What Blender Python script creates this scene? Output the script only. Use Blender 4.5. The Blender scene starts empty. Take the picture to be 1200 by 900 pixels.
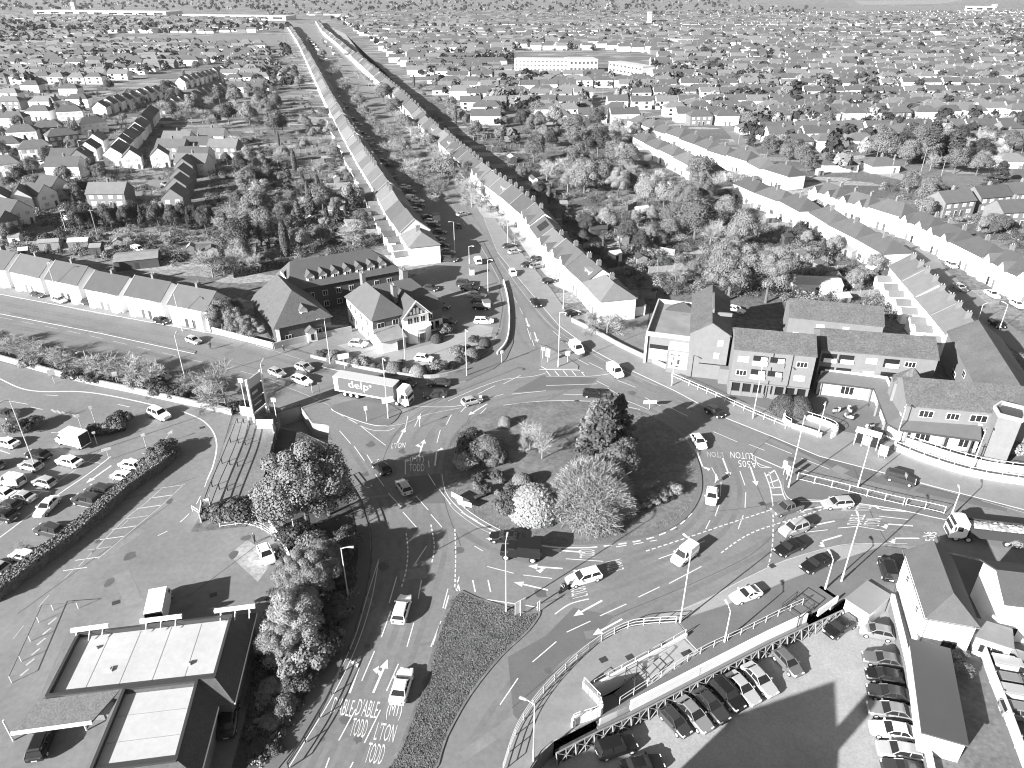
import bpy, bmesh, math, random
import numpy as np
from mathutils import Vector, Matrix
rad = math.radians
R = random.Random(11)
sc = bpy.context.scene
COL = sc.collection
# ---------------------------------------------------------------- survey: image point -> place on a level plane
FPX, PITCH, HCAM = 850.0, rad(28.94), 68.0
CP, SP = math.cos(PITCH), math.sin(PITCH)
def P(u, v, z=0.0):
    dx, dy = (u-600)/FPX, -(v-450)/FPX
    d = Vector((dx, CP+dy*SP, -SP+dy*CP))
    t = (z-HCAM)/d.z
    return Vector((t*d.x, t*d.y, z))
def G(pts, z=0.0): return [P(u, v, z) for u, v in pts]
def px(p):
    x, y, z = p[0], p[1], p[2]-HCAM
    f = y*CP-z*SP; up = y*SP+z*CP
    return 600+FPX*x/f, 450-FPX*up/f
def curve(pts, n=6, closed=False):
    pts = [Vector(p) for p in pts]; out = []; m = len(pts)
    for i in range(m if closed else m-1):
        if closed: a, b, c, d = pts[i-1], pts[i], pts[(i+1) % m], pts[(i+2) % m]
        else: a, b, c, d = pts[max(i-1, 0)], pts[i], pts[i+1], pts[min(i+2, m-1)]
        for k in range(n):
            t = k/n
            out.append(.5*((2*b)+(c-a)*t+(2*a-5*b+4*c-d)*t*t+(3*b-a-3*c+d)*t*t*t))
    if not closed: out.append(pts[-1])
    return out
def inside(x, y, poly):
    r = False; j = len(poly)-1
    for i in range(len(poly)):
        xi, yi, xj, yj = poly[i][0], poly[i][1], poly[j][0], poly[j][1]
        if (yi > y) != (yj > y) and x < (xj-xi)*(y-yi)/(yj-yi)+xi: r = not r
        j = i
    return r
# ---------------------------------------------------------------- materials (all procedural)
MATS = {}
def M(name, c, var=.15, scale=1.0, rough=.85, bump=0.0, rand=0.0, coat=0.0, metal=0.0, world=False, stretch=None, fine=None, spec=None):
    if name in MATS: return MATS[name]
    m = bpy.data.materials.new(name); m.use_nodes = True; MATS[name] = m
    nt = m.node_tree; N = nt.nodes; L = nt.links
    b = N['Principled BSDF']; b.inputs['Roughness'].default_value = rough
    b.inputs['Metallic'].default_value = metal
    if coat: b.inputs['Coat Weight'].default_value = coat; b.inputs['Coat Roughness'].default_value = .05
    if spec is not None: b.inputs['Specular IOR Level'].default_value = spec
    if var == 0 and not rand:
        b.inputs['Base Color'].default_value = (c, c, c, 1); return m
    if world: vec = N.new('ShaderNodeNewGeometry').outputs['Position']
    else: vec = N.new('ShaderNodeTexCoord').outputs['Object']
    if stretch:
        mp = N.new('ShaderNodeMapping'); mp.inputs['Scale'].default_value = stretch[:3]
        if len(stretch) > 3: mp.inputs['Rotation'].default_value = (0, 0, stretch[3])
        L.new(vec, mp.inputs[0]); vec = mp.outputs[0]
    def noise(s, d=5):
        n = N.new('ShaderNodeTexNoise'); n.inputs['Scale'].default_value = s; n.inputs['Detail'].default_value = d
        n.inputs['Roughness'].default_value = .62; L.new(vec, n.inputs['Vector']); return n.outputs['Fac']
    def math_(op, a, v):
        k = N.new('ShaderNodeMath'); k.operation = op; L.new(a, k.inputs[0])
        if isinstance(v, (int, float)): k.inputs[1].default_value = v
        else: L.new(v, k.inputs[1])
        return k.outputs[0]
    n1 = noise(scale)
    f = math_('MULTIPLY_ADD', n1, 0); f.node.inputs[1].default_value = var*4; f.node.inputs[2].default_value = 1-var*2
    if fine:
        n2 = noise(fine[0], 2)
        g = math_('MULTIPLY_ADD', n2, 0); g.node.inputs[1].default_value = fine[1]*4; g.node.inputs[2].default_value = 1-fine[1]*2
        f = math_('MULTIPLY', f, g)
    if rand:
        o = N.new('ShaderNodeObjectInfo')
        g = math_('MULTIPLY_ADD', o.outputs['Random'], 0); g.node.inputs[1].default_value = rand*2; g.node.inputs[2].default_value = 1-rand
        f = math_('MULTIPLY', f, g)
    f = math_('MULTIPLY', f, c); f = math_('MAXIMUM', f, .004); f = math_('MINIMUM', f, .92)
    L.new(f, b.inputs['Base Color'])
    if bump:
        bp = N.new('ShaderNodeBump'); bp.inputs['Strength'].default_value = bump; bp.inputs['Distance'].default_value = .05
        L.new(noise(fine[0] if fine else scale*6, 3), bp.inputs['Height']); L.new(bp.outputs[0], b.inputs['Normal'])
    return m
# ---------------------------------------------------------------- mesh builder
class MB:
    def __init__(s): s.v, s.f, s.m = [], [], []
    def poly(s, pts, mi=0):
        k = len(s.v); s.v += [tuple(p) for p in pts]; s.f.append(tuple(range(k, k+len(pts)))); s.m.append(mi)
    def hexa(s, b, t, mi=0, top=None, bottom=True):
        n = len(b); k = len(s.v); s.v += [tuple(p) for p in b]+[tuple(p) for p in t]
        for i in range(n):
            j = (i+1) % n; s.f.append((k+i, k+j, k+n+j, k+n+i)); s.m.append(mi)
        s.f.append(tuple(range(k+n, k+2*n))); s.m.append(mi if top is None else top)
        if bottom: s.f.append(tuple(reversed(range(k, k+n)))); s.m.append(mi)
    def box(s, x0, y0, z0, x1, y1, z1, mi=0, top=None):
        q = [(x0, y0), (x1, y0), (x1, y1), (x0, y1)]
        s.hexa([(x, y, z0) for x, y in q], [(x, y, z1) for x, y in q], mi, top)
    def obox(s, c, ax, L, W, z0, z1, mi=0, top=None):      # box of length L along ax (2d), width W
        a = Vector((ax[0], ax[1])).normalized(); n = Vector((-a.y, a.x)); c = Vector((c[0], c[1]))
        q = [c-a*L/2-n*W/2, c+a*L/2-n*W/2, c+a*L/2+n*W/2, c-a*L/2+n*W/2]
        s.hexa([(p.x, p.y, z0) for p in q], [(p.x, p.y, z1) for p in q], mi, top)
    def prism(s, pts, z0, z1, mi=0, top=None):
        s.hexa([(p[0], p[1], z0) for p in pts], [(p[0], p[1], z1) for p in pts], mi, top)
    def wall(s, pts, w, z0, z1, mi=0, closed=False, top=None):   # upright wall along a polyline, one piece per segment
        n = len(pts)
        for i in range(n if closed else n-1):
            a, b = Vector(pts[i][:2]), Vector(pts[(i+1) % n][:2])
            d = b-a
            if d.length < 1e-4: continue
            s.obox((a+b)/2, d, d.length+(w*.5 if i % 2 else w*.48), w, z0+(.002 if i % 2 else 0), z1+(.003 if i % 2 else 0), mi, top)
    def tube(s, p, q, r0, r1=None, n=6, mi=0, cap=True):
        p, q = Vector(p), Vector(q); r1 = r0 if r1 is None else r1
        d = q-p
        if d.length < 1e-6: return
        z = d.normalized(); x = z.orthogonal().normalized(); y = z.cross(x)
        k = len(s.v)
        for c, r in ((p, r0), (q, r1)):
            for i in range(n):
                a = 2*math.pi*i/n; s.v.append(tuple(c+x*math.cos(a)*r+y*math.sin(a)*r))
        for i in range(n):
            j = (i+1) % n; s.f.append((k+i, k+j, k+n+j, k+n+i)); s.m.append(mi)
        if cap:
            s.f.append(tuple(reversed(range(k, k+n)))); s.m.append(mi); s.f.append(tuple(range(k+n, k+2*n))); s.m.append(mi)
    def loft(s, rings, mi=0, cap=True):
        n = len(rings[0]); k = len(s.v)
        for r in rings: s.v += [tuple(p) for p in r]
        for a in range(len(rings)-1):
            for i in range(n):
                j = (i+1) % n; s.f.append((k+a*n+i, k+a*n+j, k+(a+1)*n+j, k+(a+1)*n+i)); s.m.append(mi)
        if cap:
            s.f.append(tuple(reversed(range(k, k+n)))); s.m.append(mi)
            e = k+(len(rings)-1)*n; s.f.append(tuple(range(e, e+n))); s.m.append(mi)
    def build(s, name, mats, parent=None, smooth=False, origin=None, T=None, bevel=0):
        me = bpy.data.meshes.new(name)
        v = s.v
        if origin is not None:
            o = Vector(origin); v = [(a[0]-o.x, a[1]-o.y, a[2]-o.z) for a in v]
        if T is not None: v = [tuple(T @ Vector(a)) for a in v]
        me.from_pydata(v, [], s.f)
        mats = mats if isinstance(mats, (list, tuple)) else [mats]
        for m in mats: me.materials.append(m)
        me.polygons.foreach_set('material_index', s.m)
        if smooth: me.polygons.foreach_set('use_smooth', [True]*len(s.f))
        bm = bmesh.new(); bm.from_mesh(me)
        bmesh.ops.recalc_face_normals(bm, faces=bm.faces)
        bm.to_mesh(me); bm.free()
        return link(name, me, parent)
def link(name, me, parent=None, T=None):
    o = bpy.data.objects.new(name, me); COL.objects.link(o)
    if parent is not None: o.parent = parent
    return o
def tag(o, label=None, cat=None, group=None, kind=None):
    if label: o['label'] = label
    if cat: o['category'] = cat
    if group: o['group'] = group
    if kind: o['kind'] = kind
    return o
def thing(name, label, cat, loc=(0, 0, 0), rz=0.0, group=None):
    o = bpy.data.objects.new(name, None); COL.objects.link(o); o.empty_display_size = .3
    o.location = loc; o.rotation_euler = (0, 0, rz)
    return tag(o, label, cat, group)
KIDS = {}
def kids(o):
    if o.name not in KIDS: KIDS[o.name] = list(o.children)
    return KIDS[o.name]
def dup(o, loc, rz=0.0, scale=None, label=None, group=None, parent=None):
    c = o.copy(); COL.objects.link(c)
    if parent is not None: c.parent = parent
    else:
        c.location = loc; c.rotation_euler = (0, 0, rz)
        if scale is not None: c.scale = (scale,)*3 if isinstance(scale, (int, float)) else scale
        if label: c['label'] = label
        if group: c['group'] = group
    for k in kids(o): dup(k, None, parent=c)
    return c
def paint(o, slot, mat):                      # give one copy its own finish on shared mesh data
    if slot < len(o.material_slots):
        o.material_slots[slot].link = 'OBJECT'; o.material_slots[slot].material = mat
def struct(o, label=None): o['kind'] = 'structure'; return o
ORD = ['next', 'second', 'third', 'fourth', 'fifth', 'sixth', 'seventh', 'eighth', 'ninth', 'tenth', 'eleventh', 'twelfth', 'thirteenth', 'fourteenth', 'fifteenth', 'sixteenth', 'seventeenth', 'eighteenth', 'nineteenth', 'twentieth']
TENS = {20: 'twenty', 30: 'thirty', 40: 'forty', 50: 'fifty', 60: 'sixty', 70: 'seventy', 80: 'eighty', 90: 'ninety'}
def ordinal(i):                               # 0-based
    if i < 20: return 'first' if i == 0 else ORD[i]
    n = i+1; t, r = n//10*10, n % 10
    return TENS[t][:-1]+'ieth' if r == 0 else TENS[t]+'-'+('first' if r == 1 else ORD[r-1])
LANDMARKS = {}
PENDING = []
def later(o, text): PENDING.append((o, text))
def finish_labels():                          # each waiting label is finished by counting outwards from a thing one can find
    by = {}
    for o, text in PENDING:
        p = o.location
        best = min(LANDMARKS, key=lambda k: (LANDMARKS[k]-p.xy).length)
        by.setdefault((text, best), []).append(o)
    for (text, lm), L in by.items():
        L.sort(key=lambda o: (LANDMARKS[lm]-o.location.xy).length)
        for i, o in enumerate(L):
            o['label'] = f'{text}, {ordinal(i)} out from {lm}'
ASPH = M('asphalt', .15, .17, .09, .9, .25, world=True, fine=(1.7, .12))
ASPH2 = M('asphalt_carpark', .16, .17, .11, .9, .2, world=True, fine=(1.3, .13))
ASPHP = M('asphalt_patch', .10, .12, .3, .9, .2, world=True, fine=(4, .08))
TARM = M('footway_tarmac', .115, .13, .25, .9, .2, world=True, fine=(3, .06))
PAVE = M('paving', .19, .13, .4, .85, .15, world=True, fine=(2.5, .08))
CONC = M('concrete', .25, .12, .3, .8, .15, world=True, fine=(3, .08))
KERB = M('kerb_stone', .3, .1, 1., .8)
PAINT = M('road_paint', .56, .16, 1.3, .6, world=True, fine=(5, .1))
PAINTW = M('worn_road_paint', .38, .25, 1.0, .7, world=True, fine=(5, .15))
GRASS = M('grass', .125, .3, .25, .95, .5, world=True, fine=(1.6, .3))
GRASSP = M('pale_grass', .14, .3, .2, .95, .5, world=True, fine=(2.2, .25))
SOIL = M('ground_cover', .05, .35, .4, .95, .6, world=True, fine=(3, .35))
GRAVEL = M('gravel', .27, .14, .25, .95, .4, world=True, fine=(4, .14))
WHITE = M('white_render', .72, .05, .5, .85, rand=.08)
CREAM = M('cream_render', .55, .07, .5, .85, rand=.1)
BRICK = M('brick', .145, .12, .8, .9, .2, fine=(9, .12))
BRICKD = M('dark_brick', .06, .15, .8, .9, .2, fine=(9, .12))
BRICKP = M('pale_brick', .145, .09, .8, .9, .15, fine=(9, .1))
TILE = M('roof_tile', .085, .13, .5, .85, .3, rand=.22, stretch=(1, 1, 1), fine=(6, .14))
TILEB = M('brown_pantile', .08, .16, .9, .9, .5, fine=(3.2, .25))
SLATE = M('slate', .08, .1, .6, .6, .1, fine=(5, .1))
SLATED = M('dark_slate', .05, .14, .6, .6, .15, fine=(6, .2))
FELT = M('roof_felt', .2, .25, .3, .8, .1)
MEMBR = M('pale_roof_membrane', .4, .1, .22, .7, fine=(1.4, .07))
TIMB = M('weathered_timber', .2, .2, 1.5, .9, fine=(8, .2))
TIMBD = M('dark_timber', .05, .15, 2., .8)
TRIM = M('white_trim', .78, .03, 2., .5)
GLASS = M('window_glass', .018, 0, rough=.06)
GLASSP = M('pale_glare_glass', .4, .2, 2, .3)  # pale tone puts the sun-blown glare of the panes into their colour
DOOR = M('painted_door', .1, 0, rough=.4, rand=.8)
POLE = M('galvanised_steel', .5, .06, 3, .45)
STEELW = M('white_painted_steel', .78, 0, rough=.4)
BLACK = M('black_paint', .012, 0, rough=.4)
DGREY = M('dark_grey_paint', .04, 0, rough=.5)
MGREY = M('mid_grey_panel', .14, .04, 2, .5)
LGREY = M('light_grey_panel', .42, .04, 2, .5)
RUB = M('tyre_rubber', .012, 0, rough=.9)
LENS = M('lamp_lens', .8, 0, rough=.08)
REDL = M('tail_lamp', .07, 0, rough=.15)
BARK = M('bark', .1, .2, 3, .95)
BARKP = M('pale_bark', .22, .15, 3, .9)
TWIG = M('bare_twigs', .3, .1, .5, .95, rand=.3)
LEAF_L = M('pale_leaves', .175, .25, .8, .8, rand=.25)
LEAF_M = M('mid_leaves', .12, .3, 1.2, .8, rand=.3)
LEAF_D = M('dark_leaves', .05, .3, 1.2, .7, rand=.3)
LEAF_W = M('cream_leaves', .24, .2, 2.2, .85)
SOLAR = M('solar_panel', .02, 0, rough=.12)
CAR = {k: M('car_paint_'+k, c, 0, rough=.28, coat=.7, metal=m) for k, c, m in
       (('white', .8, 0), ('silver', .42, .25), ('grey', .13, .2), ('dark', .035, 0), ('black', .009, 0), ('mid', .22, .2))}
# ---------------------------------------------------------------- sky, sun, camera
SUN_AZ, SUN_EL = rad(40), rad(21.5)             # direction the shadows run in, from +X towards +Y
w = bpy.data.worlds.new('World'); sc.world = w; w.use_nodes = True
nt = w.node_tree; N = nt.nodes; bg = N['Background']
sky = N.new('ShaderNodeTexSky'); sky.sky_type = 'NISHITA'; sky.sun_disc = False
sky.sun_elevation = SUN_EL; sky.sun_rotation = rad(230); sky.air_density = 1.0; sky.dust_density = 1.2
bw = N.new('ShaderNodeRGBToBW')               # black and white photograph
nt.links.new(sky.outputs[0], bw.inputs[0]); nt.links.new(bw.outputs[0], bg.inputs[0])
bg.inputs[1].default_value = .05
ld = bpy.data.lights.new('sun', 'SUN'); ld.energy = 5.0; ld.angle = rad(.5)
so = bpy.data.objects.new('sun', ld); COL.objects.link(so)
sd = Vector((math.cos(SUN_AZ)*math.cos(SUN_EL), math.sin(SUN_AZ)*math.cos(SUN_EL), -math.sin(SUN_EL)))
so.rotation_euler = sd.to_track_quat('-Z', 'Y').to_euler(); so.location = (-60, -60, 120)
cd = bpy.data.cameras.new('camera'); cam = bpy.data.objects.new('camera', cd); COL.objects.link(cam); sc.camera = cam
cam.location = (0, 0, HCAM); cam.rotation_euler = (rad(90)-PITCH, 0, 0)
cd.sensor_width = 36; cd.lens = FPX/1200*36; cd.clip_start = .5; cd.clip_end = 20000
vs = sc.view_settings; sc.display_settings.display_device = 'sRGB'
vs.view_transform = 'Standard'; vs.look = 'None'; vs.exposure = 1.72; vs.gamma = 1; vs.use_curve_mapping = False
cy = sc.cycles; cy.filter_width = 1.1; cy.use_denoising = True; cy.max_bounces = 5; cy.diffuse_bounces = 2; cy.glossy_bounces = 2; cy.transparent_max_bounces = 4
# ---------------------------------------------------------------- ground with the three sunken places cut out
ZC = -2.4                                     # level of the sunken car park
LAT = [(649, 869), (700, 843), (740, 825), (820, 784), (900, 743), (945, 722), (985, 704), (1004, 694)]
CP_HOLE = G([(606, 925), (635, 882), (649, 869), (700, 843), (740, 825), (820, 784), (900, 743), (945, 722), (985, 704), (1004, 694), (1046, 700), (1062, 768), (1078, 838), (1096, 925), (1106, 980), (560, 990)])
RAMP = G([(801, 749), (819, 766), (724, 827), (704, 838), (703, 825), (694, 806)])
WPIT = G([(326, 484), (352, 476), (366, 496), (386, 498), (384, 520), (352, 506), (327, 500)])
def holed(name, rings, z, mats):
    bm = bmesh.new(); es = []
    for r in rings:
        vs_ = [bm.verts.new((p[0], p[1], z)) for p in r]
        es += [bm.edges.new((vs_[i], vs_[(i+1) % len(vs_)])) for i in range(len(vs_))]
    bmesh.ops.triangle_fill(bm, use_beauty=True, use_dissolve=False, edges=es)
    for f in bm.faces:
        if f.normal.z < 0: f.normal_flip()
    return bm
near = [(-160, 12), (170, 12), (170, 230), (-160, 230)]
bm = holed('ground', [[(-9000, -300), (9000, -300), (9000, 16000), (-9000, 16000)], near], 0, None)
bm2 = holed('ground', [near, CP_HOLE, RAMP, WPIT], 0, None)
me = bpy.data.meshes.new('ground'); bm.to_mesh(me)
bm2.from_mesh(me); bmesh.ops.remove_doubles(bm2, verts=bm2.verts, dist=.001); bm2.to_mesh(me)
# garden ground: plots of lawn, soil, paving
m = bpy.data.materials.new('garden_ground'); m.use_nodes = True; nt = m.node_tree; N = nt.nodes; L = nt.links; b = N['Principled BSDF']; b.inputs['Roughness'].default_value = .95
pos = N.new('ShaderNodeNewGeometry').outputs['Position']
mp = N.new('ShaderNodeMapping'); mp.inputs['Rotation'].default_value = (0, 0, rad(14)); mp.inputs['Scale'].default_value = (.055, .15, 1); L.new(pos, mp.inputs[0])
vo = N.new('ShaderNodeTexVoronoi'); vo.distance = 'CHEBYCHEV'; vo.inputs['Scale'].default_value = 1; L.new(mp.outputs[0], vo.inputs['Vector'])
sep = N.new('ShaderNodeSeparateColor'); L.new(vo.outputs['Color'], sep.inputs[0])
cr_ = N.new('ShaderNodeValToRGB'); L.new(sep.outputs[0], cr_.inputs[0])
for i, (p_, c_) in enumerate([(0, .05), (.35, .075), (.6, .06), (.68, .13), (.85, .09), (.93, .19), (1, .15)]):
    e = cr_.color_ramp.elements[i] if i < 2 else cr_.color_ramp.elements.new(p_)
    e.position = p_; e.color = (c_, c_, c_, 1)
nz = N.new('ShaderNodeTexNoise'); nz.inputs['Scale'].default_value = .9; nz.inputs['Detail'].default_value = 6; nz.inputs['Roughness'].default_value = .7; L.new(pos, nz.inputs['Vector'])
mr = N.new('ShaderNodeMapRange'); mr.inputs[1].default_value = .3; mr.inputs[2].default_value = .7; mr.inputs[3].default_value = .5; mr.inputs[4].default_value = 2.5; L.new(nz.outputs['Fac'], mr.inputs[0])
mx = N.new('ShaderNodeMath'); mx.operation = 'MULTIPLY'; L.new(cr_.outputs[0], mx.inputs[0]); L.new(mr.outputs[0], mx.inputs[1]); L.new(mx.outputs[0], b.inputs['Base Color'])
GARDEN = m
me.materials.append(m); struct(link('ground', me))
def sheet(name, pts, z, mat, kind='structure'):
    mb = MB(); mb.poly([(p[0], p[1], z) for p in pts]); o = mb.build(name, mat); o['kind'] = kind
    if o.data.polygons[0].normal.z < 0: o.data.flip_normals()
    return o
def slab(name, pts, h, top, z0=.0, kind='structure'):
    mb = MB(); mb.prism(pts, z0, h, 0, 1); o = mb.build(name, [KERB, top]); o['kind'] = kind; return o
def S(pts, n=5, closed=True, z=0): return curve(G(pts, z), n, closed)
# sunken floors and their walls
sheet('car_park_ground', G([(540, 1010), (606, 925), (635, 882), (649, 869), (740, 825), (820, 784), (945, 722), (1004, 694), (1050, 698), (1066, 768), (1082, 838), (1100, 925), (1112, 1010)], 0), ZC, GRAVEL)
mb = MB(); a = G([(801, 749), (819, 766)]); b_ = G([(741, 812), (720, 796)])
mb.poly([(p.x, p.y, z) for p, z in zip(a+b_, (-.02, -.02, -2.4, -2.4))]); b2 = G([(720, 796), (741, 812), (704, 838), (690, 806)]); mb.poly([(p.x, p.y, -2.45) for p in b2])
struct(mb.build('subway_ramp_path', PAVE))
mb = MB(); mb.poly([(p.x, p.y, -2.8) for p in WPIT]); struct(mb.build('subway_path', TARM))
def pit(name, ring, z0, z1, mat, skip=()):
    mb = MB(); n = len(ring)
    for i in range(n):
        if i in skip: continue
        p, q = ring[i], ring[(i+1) % n]; mb.poly([(p.x, p.y, z0), (q.x, q.y, z0), (q.x, q.y, z1), (p.x, p.y, z1)])
    return struct(mb.build(name, mat))
pit('subway_pit_wall', WPIT, -2.8, .0, CONC); pit('subway_ramp_wall', RAMP, -2.5, .0, WHITE, (0,))
pit('car_park_wall', CP_HOLE, ZC, .0, BRICKP, (2, 3, 4, 5, 6, 7, 8))
# roads
ROAD = [(322, 905), (352, 868), (385, 812), (412, 752), (428, 700), (436, 655), (434, 620), (424, 588), (408, 560), (398, 545), (391, 522), (387, 500), (366, 492), (352, 474), (325, 482), (300, 472), (240, 455), (150, 427), (60, 402), (-70, 372), (-70, 334), (0, 346), (133, 371), (260, 394), (320, 405), (367, 416), (450, 434), (505, 440), (545, 432), (575, 410), (586, 385), (590, 360), (584, 330), (535, 345), (500, 318), (520, 300), (500, 278), (468, 240), (433, 187), (410, 152), (375, 92), (352, 52), (338, 30), (378, 28), (404, 48), (440, 80), (470, 104), (503, 148), (530, 190), (550, 232), (567, 256), (583, 296), (608, 327), (632, 355), (655, 382), (690, 408), (730, 430), (790, 458), (850, 490), (905, 512), (960, 535), (1030, 553), (1100, 572), (1240, 608), (1460, 665), (1460, 738), (1240, 678), (1150, 655), (1085, 641), (1045, 638), (1036, 640), (980, 659), (920, 682), (880, 700), (840, 713), (793, 728), (760, 731), (735, 735), (700, 754), (665, 782), (630, 820), (605, 857), (588, 905)]
sheet('road', G(ROAD), .02, ASPH)
sheet('retail_car_park', G([(-80, 404), (0, 424), (90, 447), (150, 460), (272, 486), (262, 520), (250, 560), (237, 600), (224, 624), (335, 612), (338, 640), (322, 690), (302, 760), (290, 830), (270, 905), (-90, 905)]), .02, ASPH2)
sheet('pub_car_park', G([(500, 318), (535, 345), (584, 332), (589, 360), (585, 384), (574, 409), (545, 430), (505, 438), (450, 432), (367, 415), (330, 402), (415, 385), (440, 402), (480, 400), (500, 360), (470, 330)]), .024, ASPH2)
sheet('pub_forecourt', G([(395, 405), (440, 395), (470, 412), (510, 402), (560, 380), (578, 384), (572, 405), (543, 428), (505, 434), (450, 428)]), .03, CONC)
sheet('lay_by', S([(1040, 637), (1018, 637), (980, 640), (920, 656), (870, 679), (830, 700), (798, 714), (770, 721), (793, 727), (840, 712), (880, 699), (920, 681), (980, 658), (1036, 639)], 1), .028, CONC)
for pts in [[(595, 770), (640, 745), (672, 712), (720, 722), (700, 745), (655, 778), (628, 812), (603, 850)], [(1000, 560), (900, 512), (905, 505), (1000, 540), (1180, 585), (1180, 600)], [(470, 560), (515, 555), (522, 590), (480, 590)], [(905, 588), (925, 592), (912, 598), (893, 592)], [(635, 440), (700, 443), (690, 455), (600, 460)]]:
    sheet('road_patch', G(pts), .0235, ASPHP)
sheet('verge_ground', G([(380, 28), (404, 47), (440, 79), (470, 103), (503, 147), (530, 189), (550, 231), (567, 255), (590, 256), (620, 300), (650, 335), (720, 365), (700, 330), (640, 270), (560, 185), (500, 140), (440, 85), (405, 40)]), .015, GRAVEL)
sheet('side_street', G([(1060, 285), (1085, 283), (1110, 318), (1150, 350), (1200, 395), (1260, 440), (1260, 470), (1170, 395), (1130, 362), (1096, 325)]), .02, ASPH)
sheet('side_street', G([(-20, 222), (60, 208), (110, 175), (140, 150), (200, 118), (300, 90), (300, 94), (205, 124), (150, 156), (120, 182), (66, 218), (-20, 240)]), .02, ASPH)
sheet('close_road', G([(-10, 290), (80, 275), (170, 262), (240, 272), (250, 285), (180, 280), (90, 290), (-10, 304)]), .02, PAVE)
sheet('close_road', G([(160, 222), (185, 205), (215, 205), (207, 246), (150, 243)]), .02, ASPH2)
# wheel tracks, seams, stains and covers worn into the roads
def band(name, lines, w, z, mat):
    mb = MB()
    for i, l in enumerate(lines):
        g = curve(G(l), 8); off = .00005*i
        for a, b in zip(g, g[1:]):
            d = (b-a).normalized(); n = Vector((-d.y, d.x, 0))*w/2; mb.poly([(p.x, p.y, z+off) for p in (a-n, b-n, b+n, a+n)])
    o = struct(mb.build(name, mat)); return o
WL = [[(352, 905), (398, 812), (430, 740), (452, 690), (462, 640), (455, 600), (440, 565), (415, 525)], [(385, 905), (428, 812), (455, 740), (478, 680), (490, 640), (492, 600), (490, 560), (490, 520), (510, 490), (545, 465)], [(420, 905), (460, 812), (485, 740), (505, 680), (515, 630), (505, 585), (503, 545), (515, 510)],
      [(600, 452), (650, 446), (700, 452), (760, 470), (810, 500), (845, 535), (860, 575), (845, 615), (810, 645), (760, 670), (700, 690), (660, 700)], [(560, 478), (640, 461), (705, 462), (770, 484), (820, 520), (834, 560), (832, 595), (800, 630), (740, 652), (680, 662), (610, 655), (560, 635), (525, 610)],
      [(560, 870), (600, 810), (650, 755), (705, 722), (770, 690), (840, 655)], [(620, 810), (680, 755), (740, 725), (800, 690), (880, 650), (930, 625), (1000, 612), (1080, 622)], [(900, 600), (960, 592), (1040, 600), (1110, 612)], [(730, 440), (800, 475), (870, 505), (950, 540), (1050, 570), (1200, 605)], [(760, 450), (830, 482), (900, 510), (980, 540), (1100, 575), (1220, 603)],
      [(700, 425), (665, 400), (635, 370), (605, 330), (580, 300), (550, 255), (500, 180)], [(640, 425), (615, 395), (605, 360), (585, 325), (560, 290)], [(0, 355), (130, 380), (260, 405), (360, 430), (440, 450), (500, 462)], [(0, 380), (120, 402), (250, 432), (340, 458), (420, 485)], [(585, 442), (560, 452), (510, 470), (470, 495), (440, 520)]]
def offs(l, k): return [(u+k*.9, v+k*.35) for u, v in l]
M_T = M('wheel_track', .134, .17, .3, .9, .2, world=True, fine=(1.7, .12)); M_S = M('tar_seam', .06, .2, .5, .8, world=True)
band('wheel_tracks', [offs(l, k) for l in WL for k in (-7, 8)], .75, .0212, M_T)
band('tar_seams', [[(395, 640), (450, 600), (520, 560)], [(530, 690), (600, 712), (660, 700)], [(720, 722), (880, 650), (930, 590)], [(690, 445), (640, 470)], [(832, 600), (905, 590), (1000, 560)], [(905, 512), (880, 540), (900, 600)], [(440, 565), (470, 500), (540, 455)], [(585, 400), (640, 405), (680, 430)], [(0, 366), (150, 395), (330, 440)], [(1000, 545), (1020, 600), (1040, 637)], [(100, 600), (230, 560)], [(20, 720), (200, 590)], [(190, 530), (60, 640), (0, 690)], [(300, 640), (220, 700)], [(560, 470), (520, 560), (540, 640)], [(960, 540), (1200, 600)], [(600, 830), (700, 745)]], .09, .029, M_S)
rs_ = random.Random(12); mb = MB(); k = 0
while k < 46:
    u, v = rs_.uniform(0, 1200), rs_.uniform(360, 900)
    if inside(u, v, ROAD) or (u < 300 and 430 < v < 720):
        c_ = P(u, v); r0 = rs_.uniform(.25, .9); mb.poly([(c_.x+math.cos(a*.63)*r0*rs_.uniform(.6, 1.2), c_.y+math.sin(a*.63)*r0*rs_.uniform(.6, 1.5), .0295+k*.00002) for a in range(10)]); k += 1
struct(mb.build('road_stains', M('oil_stain', .085, .2, .6, .7, world=True)))
for nm, c_, sd in (('tarmac_repair', .13, 41), ('pale_tarmac_repair', .17, 43)):
    rs_ = random.Random(sd); mb = MB(); k = 0; mt = M(nm, c_, .13, .4, .9, .2, world=True, fine=(1.7, .12))
    while k < 24:
        u, v = rs_.uniform(0, 1200), rs_.uniform(340, 900)
        if inside(u, v, ROAD) or (u < 300 and 430 < v < 720):
            c0_ = P(u, v); a_ = rs_.choice((.66, -.9, 1.1, .2)); mb.obox((c0_.x, c0_.y), (math.cos(a_), math.sin(a_)), rs_.choice((1.2, 2, 3.5, 7)), rs_.choice((.5, .8, 1.2, 2)), .01, .0252+k*.00003+(.0009 if sd == 43 else 0)); k += 1
    struct(mb.build(nm, mt))
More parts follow.
